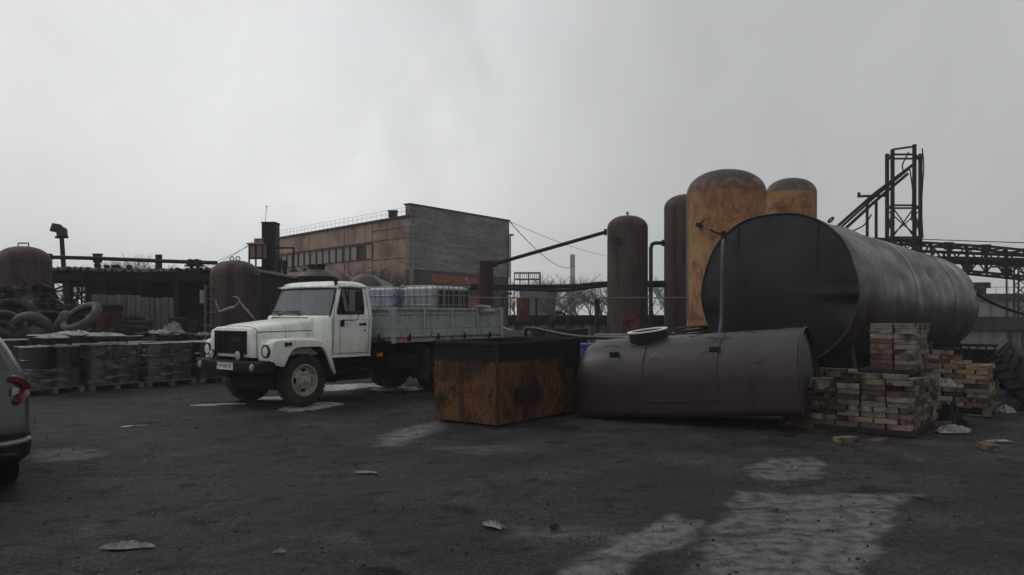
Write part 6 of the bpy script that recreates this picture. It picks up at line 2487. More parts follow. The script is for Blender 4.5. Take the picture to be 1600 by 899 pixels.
def wall(b, p, d, l0, l1, z0, z1, off0, off1):
    n_ = Vector((d.y, -d.x, 0))
    if n_.dot(-p) < 0:
        n_ = -n_
    a0 = p + d * l0
    a1 = p + d * l1
    vs = []
    for o_ in (off0, off1):
        for q_, z in ((a0, z0), (a1, z0), (a1, z1), (a0, z1)):
            vs.append(q_ + n_ * o_ + Vector((0, 0, z)))
    b.add(vs, [(0, 1, 2, 3), (4, 7, 6, 5), (0, 4, 5, 1), (1, 5, 6, 2), (2, 6, 7, 3), (3, 7, 4, 0)])
    return b


zw0 = H + (HY - 406) / F * 56.7
zw1 = H + (HY - 379) / F * 56.7
b = MB()
w0, w1 = 4.87, LA - 0.3
wall(b, C0, dA, 0, LA, 0, zw0, -0.3, 0)
wall(b, C0, dA, 0, w0, zw0, zw1, -0.3, 0)
wall(b, C0, dA, w1, LA, zw0, zw1, -0.3, 0)
wall(b, C0, dA, 0, LA, zw1, ze, -0.3, 0)
b.build('side_wall', M_fac, t, smooth=0)
b = MB()
wall(b, C0, dA, 0, LA, zw1 + 0.02, zw1 + 0.06, 0, 0.03)
wall(b, C0, dA, 0, w0, (zw0 + zw1) / 2 + 1.35, (zw0 + zw1) / 2 + 1.40, 0, 0.02)
wall(b, C0, dA, 0, w0, zw0 - 0.1, zw0 - 0.05, 0, 0.02)
for l_ in (0.25, w0, 9, 15):
    wall(b, C0, dA, l_, l_ + 0.05, 0.5, ze, 0, 0.02)
b.build('panel_joints', M_frame_red, t, smooth=0)
nwin = 16
fr = MB()
wall(fr, C0, dA, w0, w1, zw0, zw0 + 0.10, -0.12, 0.04)
wall(fr, C0, dA, w0, w1, zw1 - 0.10, zw1, -0.12, 0.04)
step = (w1 - w0) / nwin
for k in range(nwin + 1):
    l_ = w0 + step * k
    wall(fr, C0, dA, l_ - 0.08, l_ + 0.08, zw0 + 0.1, zw1 - 0.1, -0.12, 0.05)
f_ = fr.build('window_band', M_frame_red, t, smooth=0)
for k in range(nwin):
    b = MB()
    wall(b, C0, dA, w0 + step * k + 0.082, w0 + step * (k + 1) - 0.082, zw0 + 0.102, zw1 - 0.102, -0.1, -0.04)
    b.build('window', M_sheet if k == 1 else M_infill, t, smooth=0)
b = MB()
wall(b, C0, dA, -0.0, LA, ze, ze + 0.14, -0.4, 0.14)
D0 = A0 + (B0 - C0)
zb_ = H + (HY - 346) / F * 61.6
b.add([C0 + Vector((0, 0, ze)), B0 + Vector((0, 0, zb_ - 0.5)), D0 + Vector((0, 0, zb_ - 0.5)), A0 + Vector((0, 0, ze))], [(0, 1, 2, 3)])
b.build('roof', M_rust, t, smooth=0)
# gable: brick wall with sloping top
M_gable = bpy.data.materials.new('gable_brick')
M_gable.use_nodes = True
g_ = M_gable.node_tree
gn, gl_ = g_.nodes, g_.links
gb = gn['Principled BSDF']
tcg = gn.new('ShaderNodeTexCoord')
sp_ = gn.new('ShaderNodeSeparateXYZ')
gl_.new(tcg.outputs['Object'], sp_.inputs[0])
cmb = gn.new('ShaderNodeCombineXYZ')
gl_.new(sp_.outputs['Y'], cmb.inputs['X'])
gl_.new(sp_.outputs['Z'], cmb.inputs['Y'])
bt = gn.new('ShaderNodeTexBrick')
bt.inputs['Scale'].default_value = 3.2
bt.inputs['Brick Width'].default_value = 1.2
bt.inputs['Row Height'].default_value = 0.36
bt.inputs['Mortar Size'].default_value = 0.03
bt.inputs['Color1'].default_value = S(108, 102, 98)
bt.inputs['Color2'].default_value = S(132, 126, 120)
bt.inputs['Mortar'].default_value = S(96, 90, 88)
gl_.new(cmb.outputs[0], bt.inputs['Vector'])
ng1 = gn.new('ShaderNodeTexNoise')
mpg = gn.new('ShaderNodeMapping')
mpg.inputs['Scale'].default_value = (0.35, 0.35, 2.2)
gl_.new(tcg.outputs['Object'], mpg.inputs[0])
gl_.new(mpg.outputs[0], ng1.inputs['Vector'])
ng1.inputs['Scale'].default_value = 1.0
ng1.inputs['Detail'].default_value = 6
mg = gn.new('ShaderNodeMix')
mg.data_type = 'RGBA'
mg.blend_type = 'MULTIPLY'
mg.inputs[0].default_value = 1
rg_ = gn.new('ShaderNodeMapRange')
rg_.inputs['From Min'].default_value = 0.3
rg_.inputs['From Max'].default_value = 0.7
rg_.inputs['To Min'].default_value = 0.55
rg_.inputs['To Max'].default_value = 1.25
gl_.new(ng1.outputs['Fac'], rg_.inputs['Value'])
gl_.new(bt.outputs['Color'], mg.inputs[6])
gl_.new(rg_.outputs[0], mg.inputs[7])
gl_.new(mg.outputs[2], gb.inputs['Base Color'])
gb.inputs['Roughness'].default_value = 0.95
zg0 = H + (HY - 420) / F * 53
zg1 = H + (HY - 434) / F * 61.6
b = MB()
nB = Vector((dB.y, -dB.x, 0))


def gwall(b, l0, l1, za0, za1, zb0, zb1, o0, o1):
    vs = []
    for o_ in (o0, o1):
        for l_, z in ((l0, za0), (l1, zb0), (l1, zb1), (l0, za1)):
            vs.append(C0 + dB * l_ + nB * o_ + Vector((0, 0, z)))
    b.add(vs, [(0, 1, 2, 3), (4, 7, 6, 5), (0, 4, 5, 1), (1, 5, 6, 2), (2, 6, 7, 3), (3, 7, 4, 0)])


gwall(b, 0, LBb, zg0, zp, zg1, zb_, -0.4, 0.05)
b.build('gable', M_gable, t, smooth=0)
b = MB()
gwall(b, -0.05, LBb + 0.05, zp + 0.002, zp + 0.10, zb_ + 0.002, zb_ + 0.10, -0.5, 0.12)
b.build('coping', M_sheet, t, smooth=0)
b = MB()
gwall(b, 0, LBb, 0, zg0 - 0.002, 0, zg1 - 0.002, -0.4, 0.0)
b.build('gable_base', M_beam, t, smooth=0)
b = MB()
gwall(b, 2.1, 8.2, zg0 - 1.25, zg0 - 0.25, zg1 - 1.1, zg1 - 0.25, 0.0, 0.05)
gwall(b, 2.1, 8.2, 0.5, zg0 - 1.7, 0.5, zg1 - 1.5, 0.0, 0.05)
b.build('gate_brickwork', M_redband, t, smooth=0)
b = MB()
gwall(b, 1.9, 8.4, zg0 - 1.05, zg0 - 0.85, zg1 - 0.9, zg1 - 0.75, 0.06, 0.5)
b.build('gate_canopy', M_redr, t, smooth=0)
b = MB()
c = C0 + dB * 5.2 + nB * 0.3 + Vector((0, 0, zg0 - 0.55))
b.cyl(c, c + nB * 0.2, 0.16, n=10)
b.build('wall_lamp', M_plast, t)
b = MB()   # roof rail
for k in range(34):
    l_ = 0.3 + k * (LA - 0.5) / 33
    c = C0 + dA * l_ + Vector((0, 0, ze + 0.14))
    b.tube([c, c + Vector((0, 0, 0.55))], 0.008, 4)
for z in (0.3, 0.55):
    b.tube([C0 + dA * 0.3 + Vector((0, 0, ze + 0.14 + z)), C0 + dA * (LA - 0.2) + Vector((0, 0, ze + 0.14 + z))], 0.008, 4)
b.build('roof_rail', M_greypipe, t)
b = MB()
c = C0 + dA * 2.1 - Vector((dA.y, -dA.x, 0)) * 0.0 + Vector((0, 0, ze + 0.14))
b.bb(-0.28, 0.28, -0.28, 0.28, 0, 0.45, Matrix.Translation(c))
b.bb(-0.33, 0.33, -0.33, 0.33, 0.4, 0.47, Matrix.Translation(c))
b.build('roof_vent', M_blk, t)
b = MB()
c = B0 + Vector((0.05, 0, 0))
b.bb(0, 0.35, -0.3, 0.3, zb_ - 1.1, zb_ - 1.0, Matrix.Translation(c))
b.bb(0, 0.12, -0.3, 0.3, 0, zb_ - 1.0, Matrix.Translation(c))
b.build('corner_bracket', M_gable, t, smooth=0)
# cables
def cable(label, a, c, sag, r=0.02):
    a = Vector(a)
    c = Vector(c)
    b = MB()
    b.tube([a.lerp(c, k / 16) - Vector((0, 0, sag * 4 * (k / 16) * (1 - k / 16))) for k in range(17)], r, 4)
    o = b.build('cable', M_pipe)
    tag(o, label, 'cable')


cable('thin cable sagging from the gable corner to the far chimney', P(796, 346, 61.5), P(893, 418, 150), 1.2, 0.045)
cable('faint upper cable from the gable corner to the right', P(796, 346, 61.5), P(1000, 405, 110), 0.8, 0.02)
cable('faint cable running left from the black duct', P(412, 372, 31), P(250, 425, 80), 0.6, 0.012)
cable('second faint cable running left from the hoist cabin', P(395, 378, 31), P(300, 412, 80), 0.6, 0.012)
# ------------------------------------------------------------------ concrete walls
def cwall(name, label, pA_, pB_, z1, band, zb1, th=0.25):
    t = thing(name, label, 'wall', pA_, math.atan2(pB_.y - pA_.y, pB_.x - pA_.x))
    ln = (pB_ - pA_).length
    b = MB()
    b.bb(0, ln, 0, th, 0, z1)
    b.build('wall_panel', M_conc, t, smooth=0)
    b = MB()
    b.bb(-0.05, ln + 0.05, -0.08, th + 0.05, z1, zb1)
    b.build('wall_band', band, t, smooth=0)
    b = MB()
    k = 3.0
    while k < ln:
        b.bb(k, k + 0.22, -0.03, 0, 0, z1)
        k += 3.0
    b.build('wall_posts', M_beam, t, smooth=0)
    return t


cwall('concrete_wall', 'stained concrete panel wall with black pipe band in the middle distance', Vector((P(795, 0, 34).x, 34, 0)), Vector((P(1110, 0, 34).x, 34.5, 0)), 1.22, M_pipe, 1.62)
za = H + (HY - 517) / F * 27
cwall('concrete_wall', 'rust stained concrete wall at the right edge beyond the bricks', Vector((P(1440, 0, 28).x, 28, 0)), Vector((P(1750, 0, 26).x, 26, 0)), za, M_beam, H + (HY - 495) / F * 27)
t = thing('storage_basin', 'long pale concrete basin wall with railing far behind the right wall', 'building', (P(1395, 0, 62).x, 62, 0))
ln = 22
zt = H + (HY - 459) / F * 62
b = MB()
b.bb(0, ln, 0, 8, 0, zt - 0.6)
b.build('wall', M_conc2, t, smooth=0)
b = MB()
b.bb(-0.2, ln + 0.2, -0.15, 8.2, zt - 0.6, zt)
b.build('cornice', M_beam, t, smooth=0)
b = MB()
for k in range(23):
    b.tube([(k, 0, zt), (k, 0, zt + 0.55)], 0.02, 4)
b.tube([(0, 0, zt + 0.5), (22, 0, zt + 0.5)], 0.02, 4)
b.build('railing', M_greypipe, t)
b = MB()
x = P(1545, 0, 62).x - P(1395, 0, 62).x
b.cyl((x, 1, zt), (x, 1, zt + 0.45), 0.35, n=12)
b.cyl((x, 1, zt + 0.45), (x, 1, zt + 0.9), 0.65, n=12)
b.build('roof_vent', M_lattice, t)
t = thing('lattice_mast', 'thin lattice mast with platform under the pipe bridge at the right edge', 'mast', (P(1588, 0, 60).x, 60, 0))
zt2 = H + (HY - 418) / F * 60
b = MB()
for x in (-0.45, 0.45):
    for y in (-0.45, 0.45):
        b.bar((x, y, 0), (x, y, zt2), 0.10)
for k in range(6):
    za_, zb2 = 1 + k * (zt2 - 1) / 6, 1 + (k + 1) * (zt2 - 1) / 6
    b.bar((-0.45, -0.45, za_), (0.45, -0.45, zb2), 0.06)
    b.bar((0.45, -0.45, za_), (-0.45, -0.45, zb2), 0.06)
b.build('lattice', M_lattice, t)
b = MB()
b.bb(-1.6, 1.2, -0.6, 0.6, zt2, zt2 + 0.12)
b.build('platform', M_lattice, t)
# ------------------------------------------------------------------ pipe bridge and tower at right
t = thing('lattice_tower', 'tall dark lattice tower behind the black storage tank', 'tower', (0, 0, 0))
YT = 40.0
legs = {'a': (1385, 232), 'b': (1394.5, 234), 'c': (1428.7, 226), 'd': (1438, 231)}
Yd = {'a': 41.0, 'b': 40.0, 'c': 40.0, 'd': 41.0}
LG = {}
for k, (px, py) in legs.items():
    p = P(px, py, Yd[k] if k in 'bc' else 41.6)
    LG[k] = p
xb, xc = LG['b'].x, LG['c'].x
wT = xc - xb
base = Vector((xb, 40.0, 0))
corners = {'b': (xb, 40.0), 'c': (xc, 40.0), 'a': (xb - 0.0, 40.0 + wT), 'd': (xc, 40.0 + wT)}
zt = LG['c'].z
corners['a'] = (P(1386, 0, 40 + wT).x, 40 + wT)
corners['d'] = (P(1438, 0, 40 + wT).x, 40 + wT)
for k, (x, y) in corners.items():
    b = MB()
    b.bar((x, y, 0), (x, y, zt - (0.0 if k == 'c' else 0.25)), 0.15)
    b.build('leg', M_lattice, t)
b = MB()
lv = [2.0, 3.9, 5.5, 7.1, zt - 0.5]
order = ['b', 'c', 'd', 'a']
for z in lv[1:]:
    for i in range(4):
        p, q_ = corners[order[i]], corners[order[(i + 1) % 4]]
        b.bar((p[0], p[1], z), (q_[0], q_[1], z), 0.09)
b.bar((corners['b'][0], corners['b'][1], zt - 0.25), (corners['c'][0], corners['c'][1], zt - 0.1), 0.09)
b.build('cross_beams', M_lattice, t)
b = MB()
for a_z, b_z in ((2.0, 3.9), (3.9, 5.4), (5.5, 7.0)):
    for i in range(4):
        p, q_ = corners[order[i]], corners[order[(i + 1) % 4]]
        b.bar((p[0], p[1], a_z), (q_[0], q_[1], b_z), 0.05)
        b.bar((q_[0], q_[1], a_z), (p[0], p[1], b_z), 0.05)
b.build('bracing', M_lattice, t)
# sloping pipes to the tower
sl = [((1303, 359), (1426, 258)), ((1309, 360), (1420, 264)), ((1316, 362), (1418, 272))]
for k, (a, c) in enumerate(sl):
    pipe(['top', 'middle', 'lowest'][k] + ' of three black pipes sloping up into the lattice tower', [P(a[0], a[1], 38.5 + 0.3 * k), P((a[0] + c[0]) / 2, (a[1] + c[1]) / 2 - (2 if k else 4), 39.5), P(c[0], c[1], 40.5)], 0.075 if k != 1 else 0.055)
b = MB()
for px, top in ((1355, 316), (1369, 312)):
    c = P(px, top, 39.4)
    b.bar((c.x, c.y, 0), c, 0.11)
b.bar(P(1342, 307, 39.3), P(1384, 306, 39.3), 0.11)
b.bar(P(1342, 301, 39.3), P(1342, 309, 39.3), 0.11)
o = b.build('pipe_trestle', M_lattice, smooth=0)
tag(o, 'thin two legged trestle carrying the sloping pipes', 'trestle')
for k, pts in enumerate(([P(1420, 238, 40), P(1410, 258, 39.9), P(1412, 268, 39.9)], [P(1441, 232, 42), P(1443, 262, 42), P(1440, 320, 42), P(1442, 372, 42)], [P(1421, 262, 40), P(1426, 300, 39.9), P(1424, 345, 39.9)], [P(1362, 335, 39), P(1350, 352, 39), P(1332, 361, 38.6)])):
    pipe(['short cable looping inside the top of the lattice tower', 'cable drooping down the right side of the lattice tower', 'cable hanging down inside the lattice tower', 'cable drooping below the sloping pipes'][k], smooth_path(pts, 6), 0.035, n=5, name='cable', cat='cable')
# bridge
t = thing('pipe_bridge', 'dark lattice pipe bridge running right from the tower', 'pipe bridge', (0, 0, 0))
qa = [P(1338, 372, 41.5), P(1441, 379, 40.6), P(1553, 386, 38.5), P(1640, 395, 36.8)]
qb = [P(1338, 396, 41.5), P(1487, 421, 39.7), P(1600, 432, 37.6), P(1640, 436, 36.8)]


def along(qq, x):
    for i in range(len(qq) - 1):
        if x <= qq[i + 1].x or i == len(qq) - 2:
            f_ = (x - qq[i].x) / (qq[i + 1].x - qq[i].x)
            return qq[i].lerp(qq[i + 1], f_)


b = MB()
for off in (0, 1.5):
    for qq in (qa, qb):
        for i in range(len(qq) - 1):
            b.bar(qq[i] + Vector((0, off, 0)), qq[i + 1] + Vector((0, off, 0)), 0.12)
b.build('chords', M_lattice, t)
b = MB()
xs = np.linspace(qa[0].x + 0.2, qa[-1].x, 12)
for i in range(len(xs) - 1):
    for off in (0, 1.5):
        o_ = Vector((0, off, 0))
        ta, ba = along(qa, xs[i]) + o_, along(qb, xs[i]) + o_
        tb, bb_ = along(qa, xs[i + 1]) + o_, along(qb, xs[i + 1]) + o_
        b.bar(ta, ba, 0.09)
        b.bar(ta if i % 2 else ba, bb_ if i % 2 else tb, 0.07)
    b.bar(along(qa, xs[i]), along(qa, xs[i]) + Vector((0, 1.5, 0)), 0.09)
    b.bar(along(qb, xs[i]), along(qb, xs[i]) + Vector((0, 1.5, 0)), 0.09)
b.build('lattice', M_lattice, t)
for i, x in enumerate(xs[1:-1]):
    b = MB()
    c = along(qa, x) if i % 2 else along(qb, x)
    b.box((c.x, c.y - 0.08, c.z - 0.1 if i % 2 else c.z + 0.12), (0.5, 0.04, 0.38))
    b.build('gusset_plate', M_lattice, t)
b = MB()
b.tube([P(1400, 404, 41.5), P(1444, 406, 41), P(1600, 409.5, 38.3), P(1640, 411, 37.5)], 0.2, 12)
b.tube([P(1360, 388, 42), P(1444, 393, 41.2), P(1640, 401, 38)], 0.08, 8)
b.build('bridge_pipe', M_lattice, t)
b = MB()
for px, Yq in ((1665, 37.2), (1350, 42)):
    for off in (0, 1.5):
        c = P(px, 430, Yq)
        b.bar((c.x, c.y + off, 0), (c.x, c.y + off, c.z), 0.2)
b.build('bridge_leg', M_lattice, t)
pipe('thin cable stretched above the pipe bridge', [P(1335, 371, 41), P(1450, 374.5, 40), P(1610, 380, 39)], 0.022, n=5, name='cable', cat='cable')
cb = smooth_path([tuple(c0 + (q @ bigpt(20, 11.9, RB + 0.05))), P(1490, 428, 24), P(1520, 455, 24), P(1560, 478, 24), P(1610, 494, 24)], 6)
pipe('thick black cable sloping down from the storage tank to the right', cb, 0.045, n=6, name='cable', cat='cable')
pipe('thinner black cable beside the thick one right of the storage tank', [Vector(p) + Vector((0.1, 0, 0.12 - 0.004 * i)) for i, p in enumerate(cb)][:14], 0.025, n=5, name='cable', cat='cable')
# ------------------------------------------------------------------ far things in the middle gap
t = thing('scaffold_frame', 'tall grey steel frame with railings far behind the wall', 'scaffold', (P(824, 0, 110).x, 110, 0))
zt = H + (HY - 426) / F * 110
b = MB()
for x in (-1.8, -1.0, 0.2, 1.8):
    for y in (0, 3):
        b.bar((x, y, 0), (x, y, zt), 0.13)
for z in (zt, zt - 0.9, zt - 2.4):
    b.bar((-1.8, 0, z), (1.8, 0, z), 0.12)
    b.bar((-1.8, 3, z), (1.8, 3, z), 0.12)
for k in range(14):
    b.bar((-1.8 + k * 0.277, 0, zt - 0.9), (-1.8 + k * 0.277, 0, zt), 0.06)
b.build('frame', M_lattice, t)
b = MB()
b.bb(-0.9, 1.6, 0.5, 2.5, 0.0, zt - 2.4)
b.build('tank_box', M_conc2, t)
t = thing('grey_shed', 'plain grey tall box hall far behind the wall', 'building', (P(838, 0, 95).x, 95, 0))
zt = H + (HY - 447) / F * 95
b = MB()
b.bb(-1.9, 2.3, 0, 6, 0, zt)
b.build('walls', mat('far_hall', [S(112, 112, 118), S(132, 132, 138)], 0.8, rough=0.9), t, smooth=0)
b = MB()
b.bb(-2.0, 2.4, -0.1, 6.1, zt, zt + 0.15)
b.build('roof', M_beam, t, smooth=0)
t = thing('far_chimney', 'slim banded concrete chimney far away in the haze', 'chimney', (P(894.5, 0, 260).x, 260, 0))
zt = H + (HY - 398) / F * 260
zs = [0, 6, 8.6, 11.0, 13.6, 16.2, zt]
b = MB()
b.cyl((0, 0, 0), (0, 0, zt), 1.0, 0.78, 20)
sh_ = b.build('stack', M_chim, t)
b = MB()
for i in (2, 4):
    r0 = 1.0 - 0.22 * zs[i] / zt + 0.012
    r1_ = 1.0 - 0.22 * zs[i + 1] / zt + 0.012
    b.cyl((0, 0, zs[i]), (0, 0, zs[i + 1]), r0, r1_, 20)
b.build('painted_bands', M_chimw, sh_)


# ------------------------------------------------------------------ trees
def tree_mesh(seed, h_, spread=1.0, levels=4, twig=1.0):
    rg = random.Random(seed)
    tr, cr = MB(), MB()

    def grow(p, d, ln, r, lvl):
        n = 4
        pts = [p]
        q_ = p.copy()
        dd = d.copy()
        for i in range(n):
            dd = (dd + Vector((rg.uniform(-.16, .16), rg.uniform(-.16, .16), rg.uniform(-.02, .10)))).normalized()
            q_ = q_ + dd * ln / n
            pts.append(q_.copy())
        (tr if lvl == 0 else cr).tube(pts, r, 6 if lvl == 0 else (4 if lvl < 2 else 3), taper=r * 0.55)
        if lvl >= levels:
            return
        nb = [6, 5, 5, 4, 0][lvl]
        for k in range(nb):
            f_ = rg.uniform(0.35, 1.0) if k else 1.0
            i = min(n - 1, int(f_ * n))
            bp = pts[i].lerp(pts[i + 1], f_ * n - i) if f_ < 1 else pts[-1]
            a = rg.uniform(0, 2 * PI)
            tilt = rg.uniform(0.35, 0.95) * spread
            nd2 = (dd * math.cos(tilt) + (Vector((math.cos(a), math.sin(a), 0)) * math.sin(tilt))).normalized()
            nd2.z = max(nd2.z, 0.05 if lvl < 2 else -0.2)
            grow(bp, nd2.normalized(), ln * rg.uniform(0.55, 0.78), r * 0.5, lvl + 1)
    grow(Vector((0, 0, 0)), Vector((0, 0, 1)), h_ * 0.34, h_ * 0.016, 0)
    return tr, cr


tp_ = []
for s_ in range(4):
    tr, cr = tree_mesh(40 + s_, 7.0, 1.0)
    t = thing('bare_tree', 'x', 'tree', (0, 0, 0))
    tr.build('trunk', M_bark, t, smooth=60, fix=False)
    cr.build('crown', M_bark, t, smooth=60, fix=False)
    tp_.append(t)
trees = [(806, 432, 92, 'bare tree between the gable and the scaffold frame'), (838, 424, 100, 'bare tree just behind the scaffold frame'), (862, 424, 88, 'bare tree left of the far chimney, nearer the frame'), (880, 428, 84, 'bare tree directly left of the far chimney'),
         (905, 432, 86, 'bare tree directly right of the far chimney'), (922, 446, 80, 'low bare tree between the chimney and the slim brown tank'), (942, 424, 78, 'bare tree against the left side of the slim brown tank'), (893, 452, 70, 'thin dark bare tree in front of the far chimney'),
         (1026, 428, 82, 'bare tree seen between the two brown upright tanks'), (1040, 436, 90, 'bare tree behind the black elbow pipe'), (868, 455, 66, 'small bare tree in front of the grey box hall'),
         (958, 434, 90, 'bare tree behind the slim brown tank'),
         (200, 395, 66, 'broad bare tree behind the left part of the shed roof'), (222, 393, 62, 'bare tree left of the post over the shed roof'), (243, 395, 66, 'tallest bare tree behind the post over the shed roof'), (268, 401, 60, 'bare tree right of the post over the shed roof'), (290, 405, 64, 'low bare tree by the pipe valves over the shed'),
         (318, 407, 62, 'low bare tree just left of the domed tank top'), (175, 405, 62, 'low bare tree behind the lamp box over the shed'), (120, 414, 60, 'sparse bare tree behind the floodlight mast'), (100, 440, 50, 'bare tree glimpsed through the gap in the shed'), (88, 445, 44, 'small bare tree glimpsed at the left of the shed gap'), (140, 440, 52, 'bare tree glimpsed through the shed bracing'),
         (556, 408, 48, 'bare sapling against the hall wall behind the vessel'), (588, 402, 49, 'bare sapling against the hall wall right of the vessel'), (618, 412, 49, 'low bare bush near the gable corner of the hall')]
usedt = [False] * 4
for i, (px, ptop, Y, lab) in enumerate(trees):
    h_ = (H + (HY - ptop) / F * Y)
    g = 'bare trees beyond the yard'
    src = tp_[i % 4]
    mz = [max(v.co.z for c in s__.children for v in c.data.vertices) for s__ in tp_] if i == 0 else mz
    sc = h_ / mz[i % 4]
    loc = (P(px, 0, Y).x, Y, 0)
    if not usedt[i % 4]:
        src.location = loc
        src.rotation_euler = (0, 0, i)
        src['label'] = lab
        src['group'] = g
        o = src
        usedt[i % 4] = True
    else:
        o = dup(src, loc, i * 1.7, lab, g)
    o.scale = (sc * (1.15 if i % 3 else 0.95), sc * 1.1, sc)
# ------------------------------------------------------------------ cars
def car_body(t, m_paint, Lc=4.35, Wc=1.80, Hc=1.62, detail=True):
    """local y forward, rear bumper at y=0, x to the right"""
    hwid = Wc / 2
    lv_ = [0.30, 0.42, 0.62, 0.85, 1.04, 1.13, 1.19, 1.36, 1.50, 1.58, Hc]
    wd_ = [0.93, 0.985, 1.0, 1.0, 0.985, 0.96, 0.935, 0.85, 0.76, 0.70, 0.50]
    y0_ = [0.10, 0.02, 0.0, 0.05, 0.08, 0.10, 0.13, 0.27, 0.42, 0.50, 0.80]
    y1_ = [Lc - 0.12, Lc - 0.02, Lc, Lc - 0.04, Lc - 0.25, Lc - 0.95, Lc - 1.15, Lc - 1.5, Lc - 1.85, Lc - 2.05, Lc - 2.4]
    rgs = []
    for z, w_, a, b_ in zip(lv_, wd_, y0_, y1_):
        w_ *= hwid
        c = 0.16 if z < 1.05 else 0.10
        pts = [(-w_ + c, a, z), (0, a - 0.05, z), (w_ - c, a, z), (w_ - c * 0.3, a + c * 0.3, z), (w_, a + c + 0.04, z), (w_, a + 0.62, z), (w_, a + 0.78, z), (w_, (a + b_) / 2 + 0.1, z), (w_, (a + b_) / 2 + 0.18, z), (w_, b_ - 0.45, z), (w_ - c * 0.2, b_ - c, z), (w_ - c * 1.5, b_, z)]
        rgs.append(pts + [(-x, y, z) for x, y, z in pts[::-1] if abs(x) > 0.01][1:-1] + [])
    m = len(rgs[0])
    win = {2: 0, }
    glassf = []

    def skip(i, j):
        if 6 <= j <= 7:
            if i in (0, 1) or i in (4, 6, 8) or i == 11:
                glassf.append((i, j))
                return True
            if i in (m - 1 - 5, m - 1 - 7, m - 1 - 9 + 6 * 0):
                glassf.append((i, j))
                return True
        return False
    b = MB().loft(rgs, skip)
    body = b.build('body', m_paint, t, smooth=38, solid=0.02)
    for i in sorted(set(f_[0] for f_ in glassf)):
        g = MB()
        k = (i + 1) % m
        vs = []
        for j in (6, 7, 8):
            for q_ in (i, k):
                v = Vector(rgs[j][q_])
                v = Vector((v.x * 0.992, v.y + (0.01 if v.y < Lc / 2 else -0.01), v.z))
                vs.append(v)
        g.add(vs, [(0, 1, 3, 2), (2, 3, 5, 4)])
        g.build('window', M_dglass, body, fix=False)
    return body, rgs


t = thing('grey_car', 'rear corner of a grey sport utility car with red tail lamp at left edge', 'car', (0, 0, 0))
body, rgs = car_body(t, M_suv)
b = MB()   # dark lower cladding and bumper
for sx in (1,):
    rr = []
    for z, w_, a in ((0.28, 0.80, 0.10), (0.36, 0.90, 0.0), (0.50, 0.915, -0.03), (0.60, 0.905, -0.02)):
        pts = [(-w_ + 0.15, a, z), (0, a - 0.06, z), (w_ - 0.17, a, z), (w_ - 0.05, a + 0.05, z), (w_, a + 0.20, z), (w_, 0.42, z), (w_ - 0.1, 0.42, z), (-w_ + 0.1, 0.42, z), (-w_, 0.42, z), (-w_, a + 0.2, z), (-w_ + 0.05, a + 0.05, z)]
        rr.append(pts)
    b.loft(rr)
b.build('bumper', M_suvlow, t, smooth=40)
b = MB()
b.tube(smooth_path([(0.1, -0.08, 0.50), (0.45, -0.07, 0.56), (0.62, -0.055, 0.515), (0.80, -0.01, 0.525), (0.89, 0.06, 0.54)], 5), 0.028, 8)
b.tube(smooth_path([(-0.1, -0.08, 0.50), (-0.45, -0.07, 0.56), (-0.62, -0.055, 0.515), (-0.80, -0.01, 0.525), (-0.89, 0.06, 0.54)], 5), 0.028, 8)
b.tube([(-0.1, -0.08, 0.50), (0.1, -0.08, 0.50)], 0.028, 8)
b.build('skid_trim', M_silver, t)
b = MB()
b.bb(0.62, 0.78, -0.05, -0.02, 0.40, 0.43)
b.build('rear_reflector', mat('dim_red', [S(80, 30, 34), S(90, 34, 38)], 4, rough=0.3), t, bevel=0.006)
for sx in (1, -1):
    def lampsec(pts, z_, th=0.05):
        return pts
    # curved red lamp: bracket open towards the middle of the car
    path = [(0.725, 0.055, 1.125), (0.765, 0.07, 1.12), (0.80, 0.085, 1.10), (0.84, 0.11, 1.06), (0.865, 0.15, 1.01), (0.845, 0.10, 0.965), (0.81, 0.06, 0.925), (0.765, 0.035, 0.89)]
    path = [(sx * x, y, z) for x, y, z in path]
    b = MB()
    sp2 = smooth_path(path, 5)
    m3 = len(sp2)
    vs = []
    for i, p in enumerate(sp2):
        d = (sp2[min(i + 1, m3 - 1)] - sp2[max(i - 1, 0)]).normalized()
        n_ = Vector((sx * 0.45, -0.89, 0))
        s2 = d.cross(n_).normalized()
        wv = 0.03 + 0.012 * math.sin(PI * i / m3)
        for a_1, a_2 in ((-wv, 0.0), (-wv * 0.7, 0.035), (wv * 0.7, 0.035), (wv, 0.0)):
            vs.append(p + s2 * a_1 + n_ * a_2)
    fs = [(i * 4 + k, i * 4 + k + 1, i * 4 + k + 5, i * 4 + k + 4) for i in range(m3 - 1) for k in range(3)] + [(0, 1, 2, 3), tuple(range(m3 * 4 - 4, m3 * 4))[::-1]]
    b.add(vs, fs)
    lp = b.build('tail_lamp', M_red, t, smooth=50)
    b = MB()
    b.loft([[(sx * 0.735, 0.03, 0.96), (sx * 0.80, 0.06, 0.97), (sx * 0.80, 0.06, 1.03), (sx * 0.745, 0.04, 1.04)], [(sx * 0.74, 0.01, 0.965), (sx * 0.795, 0.03, 0.98), (sx * 0.795, 0.03, 1.02), (sx * 0.75, 0.015, 1.03)]])
    b.build('lamp_lens', M_clear, lp)
    wheel(t, sx * 0.73, 0.88, 0.34, 0.34, 0.24, sx, rimm=M_silver, tyre_m=M_suvlow, simple=True, car=True)
    wheel(t, sx * 0.73, 3.50, 0.34, 0.34, 0.24, sx, rimm=M_silver, tyre_m=M_suvlow, simple=True, car=True)
b = MB()
b.tube([(-0.6, 0.035, 0.93), (0, 0.0, 0.94), (0.62, 0.035, 0.93)], 0.007, 4)
b.tube([(0.655, 0.06, 0.62), (0.645, 0.05, 0.8), (0.64, 0.075, 1.0), (0.66, 0.13, 1.08)], 0.006, 4)
